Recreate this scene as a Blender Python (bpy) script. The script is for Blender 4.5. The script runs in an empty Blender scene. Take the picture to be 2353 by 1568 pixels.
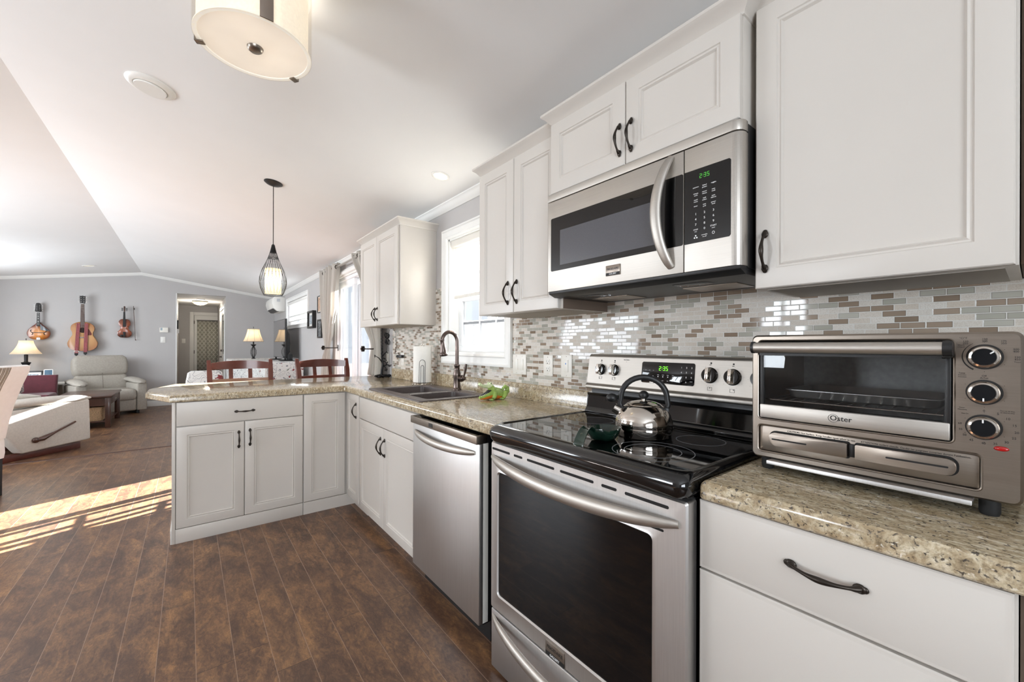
import bpy, bmesh, math, random
from mathutils import Vector, Matrix
random.seed(7)
PI = math.pi
S = bpy.context.scene
COL = S.collection

# ---------------------------------------------------------------- camera
YAW, ROLL = math.radians(38.144), math.radians(0.174)
cam_data = bpy.data.cameras.new('camera')
cam = bpy.data.objects.new('camera', cam_data); COL.objects.link(cam)
F = Vector((math.cos(YAW), -math.sin(YAW), 0)); R0 = Vector((-math.sin(YAW), -math.cos(YAW), 0)); U0 = Vector((0, 0, 1))
R1 = R0 * math.cos(ROLL) + U0 * math.sin(ROLL); U1 = U0 * math.cos(ROLL) - R0 * math.sin(ROLL)
cam.matrix_world = Matrix(((R1.x, U1.x, -F.x, 0.0), (R1.y, U1.y, -F.y, 1.5457), (R1.z, U1.z, -F.z, 1.2256), (0, 0, 0, 1)))
cam_data.sensor_width = 36; cam_data.lens = 36 * 945.55 / 2353
cam_data.shift_y = 9.86 / 2353
cam_data.clip_start = 0.02; cam_data.clip_end = 400
S.camera = cam

# ---------------------------------------------------------------- world, sun, daylight
w = bpy.data.worlds.new('world'); S.world = w; w.use_nodes = True
bg = w.node_tree.nodes['Background']
bg.inputs[0].default_value = (0.80, 0.89, 1.0, 1); bg.inputs[1].default_value = 1.9

def light(name, kind, loc, energy, color=(1, 1, 1), direction=None, size=None, size_y=None, radius=None):
    d = bpy.data.lights.new(name, kind); d.energy = energy; d.color = color
    o = bpy.data.objects.new(name, d); COL.objects.link(o); o.location = loc
    if kind == 'AREA':
        d.shape = 'RECTANGLE'; d.size = size; d.size_y = size_y or size
    if radius is not None: d.shadow_soft_size = radius
    if direction is not None:
        o.rotation_euler = Vector(direction).to_track_quat('-Z', 'Y').to_euler()
    o['kind'] = 'helper'
    return o
EL = math.radians(20.5)
sun_dir = Vector((-0.351, 0.936, 0)).normalized() * math.cos(EL) + Vector((0, 0, -math.sin(EL)))
sun = light('sun', 'SUN', (4, -8, 5), 115.0, (1.0, 0.965, 0.93), sun_dir)
sun.data.angle = math.radians(0.6)
# added daylight fill outside unseen left and end windows, tilted up for the ceiling
light('daylight_fill_left', 'AREA', (2.05, 4.66, 1.5), 50, (0.88, 0.94, 1.0), (0, -1, 0.35), 0.62, 1.1)
light('daylight_fill_dining', 'AREA', (5.2, 4.66, 1.5), 100, (0.87, 0.935, 1.0), (0, -1, 0.35), 1.9, 1.15)
light('daylight_fill_living', 'AREA', (8.6, 4.66, 1.5), 75, (0.90, 0.95, 1.0), (0, -1, 0.2), 1.9, 1.15)
light('daylight_fill_end', 'AREA', (-2.32, 2.6, 1.45), 90, (0.88, 0.94, 1.0), (1, 0, 0.35), 1.9, 1.3)

# ---------------------------------------------------------------- colour management
S.view_settings.view_transform = 'Standard'; S.view_settings.look = 'None'
S.view_settings.gamma = 1.0; S.view_settings.use_curve_mapping = False
S.view_settings.exposure = 0.10
S.cycles.use_denoising = True
S.cycles.max_bounces = 10; S.cycles.diffuse_bounces = 6; S.cycles.glossy_bounces = 5
S.cycles.transmission_bounces = 6; S.cycles.transparent_max_bounces = 12
S.cycles.sample_clamp_indirect = 6.0; S.cycles.caustics_reflective = False; S.cycles.caustics_refractive = False

# ---------------------------------------------------------------- materials
def lin(c):
    return tuple((v / 255 / 12.92) if v / 255 <= 0.04045 else ((v / 255 + 0.055) / 1.055) ** 2.4 for v in c)
def new_mat(name):
    m = bpy.data.materials.new(name); m.use_nodes = True
    nt = m.node_tree
    return m, nt, nt.nodes['Principled BSDF']
def N(nt, t, **kw):
    n = nt.nodes.new(t)
    for k, v in kw.items():
        setattr(n, k, v)
    return n
def ramp(nt, fac, stops, interp='LINEAR'):
    r = N(nt, 'ShaderNodeValToRGB'); r.color_ramp.interpolation = interp
    e = r.color_ramp.elements
    while len(e) < len(stops): e.new(0.5)
    for el, (p, c) in zip(e, stops):
        el.position = p; el.color = (*c, 1)
    nt.links.new(fac, r.inputs[0]); return r
def coords(nt, scale=(1, 1, 1), rot=(0, 0, 0)):
    g = N(nt, 'ShaderNodeNewGeometry'); mp = N(nt, 'ShaderNodeMapping')
    mp.inputs['Scale'].default_value = scale; mp.inputs['Rotation'].default_value = rot
    nt.links.new(g.outputs['Position'], mp.inputs['Vector']); return mp.outputs[0]
def ocoords(nt, scale=(1, 1, 1)):
    g = N(nt, 'ShaderNodeTexCoord'); mp = N(nt, 'ShaderNodeMapping'); mp.inputs['Scale'].default_value = scale
    nt.links.new(g.outputs['Object'], mp.inputs['Vector']); return mp.outputs[0]
def noise(nt, vec, scale, detail=3, rough=0.5, dist=0.0):
    n = N(nt, 'ShaderNodeTexNoise'); n.inputs['Scale'].default_value = scale; n.inputs['Detail'].default_value = detail
    n.inputs['Roughness'].default_value = rough; n.inputs['Distortion'].default_value = dist
    nt.links.new(vec, n.inputs['Vector']); return n.outputs['Fac']
def bump(nt, b, h, strength=0.1, dist=0.01):
    bn = N(nt, 'ShaderNodeBump'); bn.inputs['Strength'].default_value = strength; bn.inputs['Distance'].default_value = dist
    nt.links.new(h, bn.inputs['Height']); nt.links.new(bn.outputs[0], b.inputs['Normal'])
def mixc(nt, fac, a, b, blend='MIX'):
    m = N(nt, 'ShaderNodeMix', data_type='RGBA', blend_type=blend)
    for k, v in ((0, fac), (6, a), (7, b)):
        if hasattr(v, 'is_linked'): nt.links.new(v, m.inputs[k])
        elif k == 0: m.inputs[0].default_value = v
        else: m.inputs[k].default_value = (*v, 1)
    return m.outputs[2]
def mth(nt, op, a, b=None, c=None):
    m = N(nt, 'ShaderNodeMath', operation=op)
    for k, v in enumerate((a, b, c)):
        if v is None: continue
        if hasattr(v, 'is_linked'): nt.links.new(v, m.inputs[k])
        else: m.inputs[k].default_value = v
    return m.outputs[0]
def plain(name, rgb, rough=0.5, metal=0.0, var=0.03, nscale=8.0, bmp=0.0, coat=0.0, emis=None, estr=0.0, spec=None, sheen=0.0):
    m, nt, b = new_mat(name); c = lin(rgb)
    v = ocoords(nt); n = noise(nt, v, nscale, 3)
    lo = tuple(max(0, x * (1 - var)) for x in c); hi = tuple(min(1, x * (1 + var)) for x in c)
    r = ramp(nt, n, [(0.3, lo), (0.7, hi)])
    nt.links.new(r.outputs[0], b.inputs['Base Color'])
    b.inputs['Roughness'].default_value = rough; b.inputs['Metallic'].default_value = metal
    if coat: b.inputs['Coat Weight'].default_value = coat; b.inputs['Coat Roughness'].default_value = 0.05
    if spec is not None: b.inputs['Specular IOR Level'].default_value = spec
    if sheen: b.inputs['Sheen Weight'].default_value = sheen
    if emis: b.inputs['Emission Color'].default_value = (*lin(emis), 1); b.inputs['Emission Strength'].default_value = estr
    if bmp: bump(nt, b, noise(nt, v, nscale * 12, 2), bmp, 0.002)
    return m
def brushed(name, rgb, rough=0.3, axis=0, amt=0.06):
    m, nt, b = new_mat(name); c = lin(rgb)
    sc = [6, 6, 6]
    for i in range(3):
        if i != axis: sc[i] = 420
    n = noise(nt, ocoords(nt, tuple(sc)), 1.0, 3, 0.6)
    n2 = noise(nt, ocoords(nt), 5.0, 3)
    r = ramp(nt, n, [(0.2, tuple(x * 0.9 for x in c)), (0.8, tuple(min(1, x * 1.06) for x in c))])
    nt.links.new(mixc(nt, mth(nt, 'MULTIPLY', n2, 0.25), r.outputs[0], tuple(x * 0.82 for x in c)), b.inputs['Base Color'])
    b.inputs['Metallic'].default_value = 1.0
    rr = N(nt, 'ShaderNodeMapRange'); nt.links.new(n, rr.inputs[0]); rr.inputs[3].default_value = rough - amt; rr.inputs[4].default_value = rough + amt
    nt.links.new(rr.outputs[0], b.inputs['Roughness'])
    bump(nt, b, n, 0.04, 0.0005)
    return m
def thin_glass(name, tint=(1, 1, 1), refl=0.08, rough=0.0):
    m = bpy.data.materials.new(name); m.use_nodes = True; nt = m.node_tree; nt.nodes.clear()
    o = N(nt, 'ShaderNodeOutputMaterial'); t = N(nt, 'ShaderNodeBsdfTransparent'); g = N(nt, 'ShaderNodeBsdfGlossy'); mx = N(nt, 'ShaderNodeMixShader')
    t.inputs[0].default_value = (*tint, 1); g.inputs['Roughness'].default_value = rough
    fr = N(nt, 'ShaderNodeFresnel'); fr.inputs[0].default_value = 1.45
    f = mth(nt, 'MULTIPLY', fr.outputs[0], refl * 10.0)
    nt.links.new(f, mx.inputs[0]); nt.links.new(t.outputs[0], mx.inputs[1]); nt.links.new(g.outputs[0], mx.inputs[2]); nt.links.new(mx.outputs[0], o.inputs[0])
    return m
def fabric_thin(name, rgb, trans=0.5, emis=0.0, holes=0.0, nscale=300):
    m = bpy.data.materials.new(name); m.use_nodes = True; nt = m.node_tree; nt.nodes.clear()
    o = N(nt, 'ShaderNodeOutputMaterial'); d = N(nt, 'ShaderNodeBsdfDiffuse'); t = N(nt, 'ShaderNodeBsdfTranslucent'); mx = N(nt, 'ShaderNodeMixShader')
    c = lin(rgb); n = noise(nt, ocoords(nt), nscale, 2)
    r = ramp(nt, n, [(0.3, tuple(x * 0.93 for x in c)), (0.7, c)])
    nt.links.new(r.outputs[0], d.inputs[0]); nt.links.new(r.outputs[0], t.inputs[0])
    mx.inputs[0].default_value = trans
    nt.links.new(d.outputs[0], mx.inputs[1]); nt.links.new(t.outputs[0], mx.inputs[2]); last = mx.outputs[0]
    if holes:
        tr = N(nt, 'ShaderNodeBsdfTransparent'); m2 = N(nt, 'ShaderNodeMixShader'); m2.inputs[0].default_value = holes
        nt.links.new(last, m2.inputs[1]); nt.links.new(tr.outputs[0], m2.inputs[2]); last = m2.outputs[0]
    if emis:
        e = N(nt, 'ShaderNodeEmission'); nt.links.new(r.outputs[0], e.inputs[0]); e.inputs[1].default_value = emis
        a = N(nt, 'ShaderNodeAddShader'); nt.links.new(last, a.inputs[0]); nt.links.new(e.outputs[0], a.inputs[1]); last = a.outputs[0]
    nt.links.new(last, o.inputs[0]); return m

def floor_mat():
    m, nt, b = new_mat('laminate_planks')
    g = N(nt, 'ShaderNodeNewGeometry'); sp = N(nt, 'ShaderNodeSeparateXYZ'); nt.links.new(g.outputs[0], sp.inputs[0])
    X, Y = sp.outputs[0], sp.outputs[1]
    PW, PL = 0.1195, 1.21
    yy = mth(nt, 'DIVIDE', mth(nt, 'ADD', Y, 0.032), PW); row = mth(nt, 'FLOOR', yy); fy = mth(nt, 'FRACT', yy)
    wn = N(nt, 'ShaderNodeTexWhiteNoise', noise_dimensions='1D'); nt.links.new(row, wn.inputs['W'])
    xo = mth(nt, 'ADD', mth(nt, 'DIVIDE', X, PL), mth(nt, 'MULTIPLY', wn.outputs['Value'], 3.7))
    col = mth(nt, 'FLOOR', xo); fx = mth(nt, 'FRACT', xo)
    cb = N(nt, 'ShaderNodeCombineXYZ'); nt.links.new(row, cb.inputs[0]); nt.links.new(col, cb.inputs[1])
    w2 = N(nt, 'ShaderNodeTexWhiteNoise', noise_dimensions='2D'); nt.links.new(cb.outputs[0], w2.inputs['Vector'])
    pv = w2.outputs['Value']
    # per-plank shifted coordinates
    mp = N(nt, 'ShaderNodeCombineXYZ')
    nt.links.new(mth(nt, 'ADD', X, mth(nt, 'MULTIPLY', pv, 37.0)), mp.inputs[0]); nt.links.new(Y, mp.inputs[1]); nt.links.new(mth(nt, 'MULTIPLY', pv, 11.0), mp.inputs[2])
    def st(sx, sy):
        q = N(nt, 'ShaderNodeMapping'); q.inputs['Scale'].default_value = (sx, sy, 1); nt.links.new(mp.outputs[0], q.inputs[0]); return q.outputs[0]
    blot = mth(nt, 'ADD', mth(nt, 'MULTIPLY', noise(nt, st(4.5, 11.0), 1.0, 6, 0.68, 0.6), 0.62), mth(nt, 'MULTIPLY', noise(nt, st(30, 60), 1.0, 5, 0.72, 1.2), 0.38))
    grain = noise(nt, st(9, 150), 1.0, 4, 0.6, 0.6)
    mark = noise(nt, st(38, 120), 1.0, 4, 0.65, 2.6)
    base = ramp(nt, blot, [(0.36, lin((66, 49, 40))), (0.46, lin((96, 70, 54))), (0.54, lin((130, 96, 68))), (0.66, lin((180, 134, 88)))])
    c = mixc(nt, mth(nt, 'MULTIPLY', grain, 0.40), base.outputs[0], lin((72, 50, 38)))
    dm = ramp(nt, mark, [(0.57, (0, 0, 0)), (0.66, (1, 1, 1))])
    c = mixc(nt, mth(nt, 'MULTIPLY', dm.outputs[0], 0.55), c, lin((46, 31, 24)))
    c = mixc(nt, mth(nt, 'MULTIPLY', pv, 0.25), c, lin((84, 62, 50)))
    # seams: light bevelled long seam, dark end seam
    ey = mth(nt, 'MINIMUM', fy, mth(nt, 'SUBTRACT', 1.0, fy)); sy_ = mth(nt, 'LESS_THAN', ey, 0.0095)
    ex = mth(nt, 'MINIMUM', fx, mth(nt, 'SUBTRACT', 1.0, fx)); sx_ = mth(nt, 'LESS_THAN', ex, 0.0011)
    c = mixc(nt, mth(nt, 'MULTIPLY', sx_, 0.8), c, lin((38, 27, 22)))
    c = mixc(nt, mth(nt, 'MULTIPLY', sy_, 0.75), c, lin((158, 134, 116)))
    nt.links.new(c, b.inputs['Base Color'])
    rr = N(nt, 'ShaderNodeMapRange'); nt.links.new(grain, rr.inputs[0]); rr.inputs[3].default_value = 0.24; rr.inputs[4].default_value = 0.42
    nt.links.new(rr.outputs[0], b.inputs['Roughness'])
    h = mth(nt, 'SUBTRACT', mth(nt, 'MULTIPLY', grain, 0.3), mth(nt, 'MAXIMUM', sx_, sy_))
    bump(nt, b, h, 0.18, 0.002)
    return m
def granite_mat():
    m, nt, b = new_mat('speckled_laminate_stone')
    v = coords(nt); v2 = coords(nt, (1, 2.4, 1), (0, 0, 0.5))
    big = noise(nt, v2, 7, 4, 0.6, 0.8); mid = noise(nt, v2, 42, 4, 0.7, 0.4); fine = noise(nt, v, 150, 3, 0.7); spk = noise(nt, v, 135, 2, 0.5, 0.5)
    c = ramp(nt, mid, [(0.30, lin((112, 98, 76))), (0.44, lin((166, 149, 120))), (0.56, lin((198, 185, 158))), (0.70, lin((222, 213, 192)))]).outputs[0]
    c = mixc(nt, ramp(nt, big, [(0.42, (0, 0, 0)), (0.62, (0.55, 0.55, 0.55))]).outputs[0], c, lin((158, 138, 106)))
    c = mixc(nt, ramp(nt, fine, [(0.35, (0.5, 0.5, 0.5)), (0.5, (0, 0, 0))]).outputs[0], c, lin((108, 96, 80)))
    c = mixc(nt, ramp(nt, spk, [(0.60, (0, 0, 0)), (0.67, (0.9, 0.9, 0.9))]).outputs[0], c, lin((58, 54, 52)))
    c = mixc(nt, ramp(nt, noise(nt, v, 85, 2, 0.5, 0.8), [(0.66, (0, 0, 0)), (0.72, (0.7, 0.7, 0.7))]).outputs[0], c, lin((232, 226, 212)))
    nt.links.new(c, b.inputs['Base Color']); b.inputs['Roughness'].default_value = 0.13; b.inputs['Specular IOR Level'].default_value = 0.6
    return m
def mosaic_mat():
    m, nt, b = new_mat('mosaic_tiles')
    g = N(nt, 'ShaderNodeNewGeometry'); sp = N(nt, 'ShaderNodeSeparateXYZ'); nt.links.new(g.outputs[0], sp.inputs[0])
    TW, TH = 0.0500, 0.01685
    zz = mth(nt, 'DIVIDE', mth(nt, 'ADD', sp.outputs[2], 0.006), TH); row = mth(nt, 'FLOOR', zz); fz = mth(nt, 'FRACT', zz)
    odd = mth(nt, 'MULTIPLY', mth(nt, 'FLOORED_MODULO', row, 2.0), 0.5)
    sh = mth(nt, 'MULTIPLY', mth(nt, 'FLOORED_MODULO', mth(nt, 'FLOOR', mth(nt, 'DIVIDE', row, 7.0)), 3.0), 0.25)
    xx = mth(nt, 'ADD', mth(nt, 'ADD', mth(nt, 'DIVIDE', mth(nt, 'ADD', sp.outputs[0], mth(nt, 'MULTIPLY', sp.outputs[1], 1.0)), TW), odd), sh)
    col = mth(nt, 'FLOOR', xx); fx = mth(nt, 'FRACT', xx)
    cb = N(nt, 'ShaderNodeCombineXYZ'); nt.links.new(row, cb.inputs[0]); nt.links.new(col, cb.inputs[1])
    wn = N(nt, 'ShaderNodeTexWhiteNoise', noise_dimensions='2D'); nt.links.new(cb.outputs[0], wn.inputs['Vector'])
    # type: brown glass / pale grey-green glass / stone
    brown = mth(nt, 'LESS_THAN', wn.outputs['Value'], 0.27); glass = mth(nt, 'LESS_THAN', wn.outputs['Value'], 0.54)
    w3 = N(nt, 'ShaderNodeTexWhiteNoise', noise_dimensions='3D'); nt.links.new(cb.outputs[0], w3.inputs['Vector'])
    stone = ramp(nt, w3.outputs['Value'], [(0.0, lin((203, 196, 185))), (0.5, lin((216, 211, 203))), (1.0, lin((200, 189, 175)))]).outputs[0]
    v = coords(nt); fn = noise(nt, v, 420, 3, 0.6)
    stone = mixc(nt, ramp(nt, fn, [(0.45, (0, 0, 0)), (0.65, (0.5, 0.5, 0.5))]).outputs[0], stone, lin((176, 163, 148)))
    gl = mixc(nt, w3.outputs['Value'], lin((166, 164, 152)), lin((186, 183, 172)))
    br = mixc(nt, w3.outputs['Value'], lin((132, 115, 98)), lin((160, 143, 126)))
    c = mixc(nt, glass, stone, gl); c = mixc(nt, brown, c, br)
    # darker edge inside a glass tile (its thickness), then grout
    dx = mth(nt, 'MULTIPLY', mth(nt, 'MINIMUM', fx, mth(nt, 'SUBTRACT', 1.0, fx)), TW); dz = mth(nt, 'MULTIPLY', mth(nt, 'MINIMUM', fz, mth(nt, 'SUBTRACT', 1.0, fz)), TH)
    d = mth(nt, 'MINIMUM', dx, dz)
    rim = mth(nt, 'MULTIPLY', mth(nt, 'MULTIPLY', mth(nt, 'LESS_THAN', d, 0.0022), glass), 0.45)
    c = mixc(nt, rim, c, lin((80, 72, 62)))
    gr = mth(nt, 'LESS_THAN', d, 0.0010)
    c = mixc(nt, gr, c, lin((214, 212, 206)))
    nt.links.new(c, b.inputs['Base Color'])
    rg = mth(nt, 'SUBTRACT', 0.55, mth(nt, 'MULTIPLY', mth(nt, 'MULTIPLY', glass, mth(nt, 'SUBTRACT', 1.0, gr)), 0.50))
    nt.links.new(rg, b.inputs['Roughness'])
    hh = mth(nt, 'ADD', mth(nt, 'MULTIPLY', mth(nt, 'MINIMUM', d, 0.0016), 600.0), mth(nt, 'MULTIPLY', w3.outputs['Value'], 0.15))
    bump(nt, b, hh, 0.35, 0.0008)
    return m
def fiddle_mat(name, inner, outer, radius, cx=0, cz=0):
    m, nt, b = new_mat(name)
    tc = N(nt, 'ShaderNodeTexCoord'); mp = N(nt, 'ShaderNodeMapping'); mp.inputs['Location'].default_value = (-cx, 0, -cz)
    nt.links.new(tc.outputs['Object'], mp.inputs[0])
    ln = N(nt, 'ShaderNodeVectorMath', operation='LENGTH'); nt.links.new(mp.outputs[0], ln.inputs[0])
    f = mth(nt, 'DIVIDE', ln.outputs['Value'], radius)
    gr = noise(nt, ocoords(nt, (60, 1, 3)), 3, 3)
    c = ramp(nt, f, [(0.45, lin(inner)), (1.0, lin(outer))]).outputs[0]
    c = mixc(nt, mth(nt, 'MULTIPLY', gr, 0.2), c, lin(outer))
    nt.links.new(c, b.inputs['Base Color']); b.inputs['Roughness'].default_value = 0.22; b.inputs['Coat Weight'].default_value = 0.3
    return m
def pattern_mat(name, base, lines, scale=9.0, width=0.05, rough=0.85, blots=None):
    """printed fabric: swirling line drawing over a plain ground, optional small coloured blots"""
    m, nt, b = new_mat(name); v = ocoords(nt)
    n = noise(nt, v, scale, 2, 0.4, 0.8)
    f = mth(nt, 'ABSOLUTE', mth(nt, 'SUBTRACT', mth(nt, 'FRACT', mth(nt, 'MULTIPLY', n, 7.0)), 0.5))
    c = mixc(nt, mth(nt, 'LESS_THAN', f, width), lin(base), lin(lines))
    if blots:
        k = noise(nt, v, 9, 2, 0.5, 0.3); c = mixc(nt, mth(nt, 'GREATER_THAN', k, 0.66), c, lin(blots[0]))
        k2 = noise(nt, ocoords(nt, (1, 1.2, 1)), 13, 2, 0.5, 0.6); c = mixc(nt, mth(nt, 'GREATER_THAN', k2, 0.70), c, lin(blots[1]))
    nt.links.new(c, b.inputs['Base Color']); b.inputs['Roughness'].default_value = rough
    return m
def trellis_mat():
    """ogee lattice curtain print"""
    m = bpy.data.materials.new('trellis_curtain_cloth'); m.use_nodes = True; nt = m.node_tree; b = nt.nodes['Principled BSDF']
    tc = N(nt, 'ShaderNodeTexCoord'); sp = N(nt, 'ShaderNodeSeparateXYZ'); nt.links.new(tc.outputs['Object'], sp.inputs[0])
    x, z = sp.outputs[0], sp.outputs[2]
    P, Q = 0.085, 0.12
    u = mth(nt, 'DIVIDE', x, P); v = mth(nt, 'DIVIDE', z, Q)
    sw = mth(nt, 'MULTIPLY', mth(nt, 'SINE', mth(nt, 'MULTIPLY', v, 2 * PI)), 0.26)
    a = mth(nt, 'ABSOLUTE', mth(nt, 'SUBTRACT', mth(nt, 'FRACT', mth(nt, 'ADD', u, sw)), 0.5))
    c2 = mth(nt, 'ABSOLUTE', mth(nt, 'SUBTRACT', mth(nt, 'FRACT', mth(nt, 'SUBTRACT', mth(nt, 'ADD', u, 0.5), sw)), 0.5))
    ln_ = mth(nt, 'MAXIMUM', mth(nt, 'LESS_THAN', a, 0.075), mth(nt, 'LESS_THAN', c2, 0.075))
    c = mixc(nt, ln_, lin((158, 156, 144)), lin((214, 213, 203)))
    nt.links.new(c, b.inputs['Base Color']); b.inputs['Roughness'].default_value = 0.9
    return m

MT = {}
def M_(k): return MT[k]
MT['wall'] = plain('grey_wall_paint', (184, 182, 181), 0.7, var=0.015, nscale=3, bmp=0.03)
MT['ceiling'] = plain('white_ceiling_paint', (238, 238, 237), 0.8, var=0.01, nscale=3, bmp=0.03)
MT['trim'] = plain('white_trim_paint', (236, 236, 233), 0.4, var=0.01)
MT['cab'] = plain('cream_cabinet_paint', (205, 200, 193), 0.34, var=0.012, nscale=4)
MT['cabin'] = plain('cabinet_underside', (176, 171, 163), 0.6, var=0.02)
MT['cabedge'] = plain('shaded_brown_laminate', (112, 96, 84), 0.6, var=0.04)  # brown cabinet side with shade put into its tone
MT['bronze'] = plain('dark_bronze', (56, 50, 45), 0.34, 0.75, var=0.12, nscale=60)
MT['orb'] = plain('oil_rubbed_bronze', (96, 84, 79), 0.22, 0.85, var=0.18, nscale=30)
MT['floor'] = floor_mat(); MT['granite'] = granite_mat(); MT['mosaic'] = mosaic_mat()
MT['steel'] = brushed('brushed_steel', (194, 189, 182), 0.46)
MT['steelv'] = brushed('satin_steel_panel', (212, 210, 208), 0.42, axis=2)
MT['steeld'] = brushed('worn_dark_steel', (150, 140, 130), 0.34)
MT['chrome'] = plain('polished_steel', (214, 208, 200), 0.07, 1.0, var=0.02, nscale=4)
MT['black'] = plain('gloss_black_enamel', (10, 10, 11), 0.08, var=0.1, coat=0.5)
MT['bglass'] = plain('black_ceramic_glass', (7, 7, 8), 0.03, var=0.0)
MT['blackp'] = plain('black_plastic', (24, 24, 25), 0.42, var=0.1)
MT['rubber'] = plain('black_rubber', (18, 18, 18), 0.7, var=0.1)
MT['dark'] = plain('dark_gap', (22, 20, 19), 0.8, var=0.1)
MT['white'] = plain('white_plastic', (236, 235, 230), 0.35, var=0.01)
MT['ivory'] = plain('ivory_plastic', (232, 229, 221), 0.35, var=0.01)
MT['ink'] = plain('black_ink', (26, 24, 23), 0.6, var=0.0)
MT['wink'] = plain('white_ink', (226, 226, 226), 0.5, var=0.0, emis=(200, 200, 200), estr=0.12)
MT['gink'] = plain('dim_grey_ink', (130, 132, 136), 0.5, var=0.0)
MT['green_led'] = plain('green_display_segments', (60, 190, 20), 0.5, var=0.0, emis=(120, 235, 30), estr=1.3)
MT['green_dim'] = plain('dim_green_segments', (60, 160, 50), 0.5, var=0.0, emis=(90, 190, 70), estr=0.45)
MT['glass'] = thin_glass('window_glass', (0.98, 0.99, 1.0), 0.07)
MT['lampglass'] = thin_glass('lamp_glass', (0.99, 0.98, 0.96), 0.015)
MT['ovenglass'] = thin_glass('smoked_oven_glass', (0.88, 0.89, 0.90), 0.07)
MT['wood'] = plain('cherry_wood', (92, 46, 36), 0.25, var=0.22, nscale=6, coat=0.25)
MT['walnut'] = plain('dark_brown_wood', (74, 48, 38), 0.3, var=0.25, nscale=7, coat=0.2)
MT['cream'] = plain('cream_weave_upholstery', (206, 201, 192), 0.95, var=0.06, nscale=60, bmp=0.25)
MT['beige'] = plain('beige_weave_upholstery', (166, 160, 150), 0.95, var=0.08, nscale=50, bmp=0.25)
MT['slip'] = plain('white_slipcover', (247, 247, 246), 0.9, var=0.02, nscale=30, bmp=0.1)
MT['burgundy'] = plain('burgundy_velour', (88, 34, 44), 0.85, var=0.12, nscale=20, sheen=0.3)
MT['curtain'] = fabric_thin('linen_curtain', (196, 192, 184), 0.22)
MT['shade'] = fabric_thin('roller_shade_cloth', (244, 242, 236), 0.5, 0.0, 0.22)
MT['zebra'] = fabric_thin('blind_cloth', (238, 240, 242), 0.55, 0.35)
MT['paper'] = plain('paper_towel', (240, 238, 232), 0.95, var=0.02, nscale=120, bmp=0.4)
MT['sink'] = plain('brown_composite_sink', (84, 76, 74), 0.38, var=0.12, nscale=90)
MT['vinyl'] = plain('white_vinyl_frame', (240, 242, 244), 0.35, var=0.01)
MT['snow'] = plain('wintry_ground', (92, 90, 86), 0.9, var=0.02)
MT['lattice'] = plain('white_lattice', (205, 210, 215), 0.6, var=0.02)
MT['tree'] = plain('wet_bark', (66, 62, 58), 0.9, var=0.3)
MT['spoon'] = plain('green_glazed_ceramic', (16, 38, 29), 0.08, var=0.35, nscale=14, coat=0.5)
MT['blackiron'] = plain('black_iron', (28, 28, 30), 0.5, 0.4, var=0.2)
MT['red_led'] = plain('red_indicator_lens', (170, 14, 16), 0.12, var=0.15, coat=0.5)
MT['fence'] = plain('grey_boards', (62, 64, 68), 0.9, var=0.1)
MT['capblack'] = plain('matt_black_cap', (14, 15, 18), 0.6, var=0.0, spec=0.15)
MT['deck'] = plain('weathered_deck_boards', (104, 96, 88), 0.85, var=0.15, nscale=12)

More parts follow.
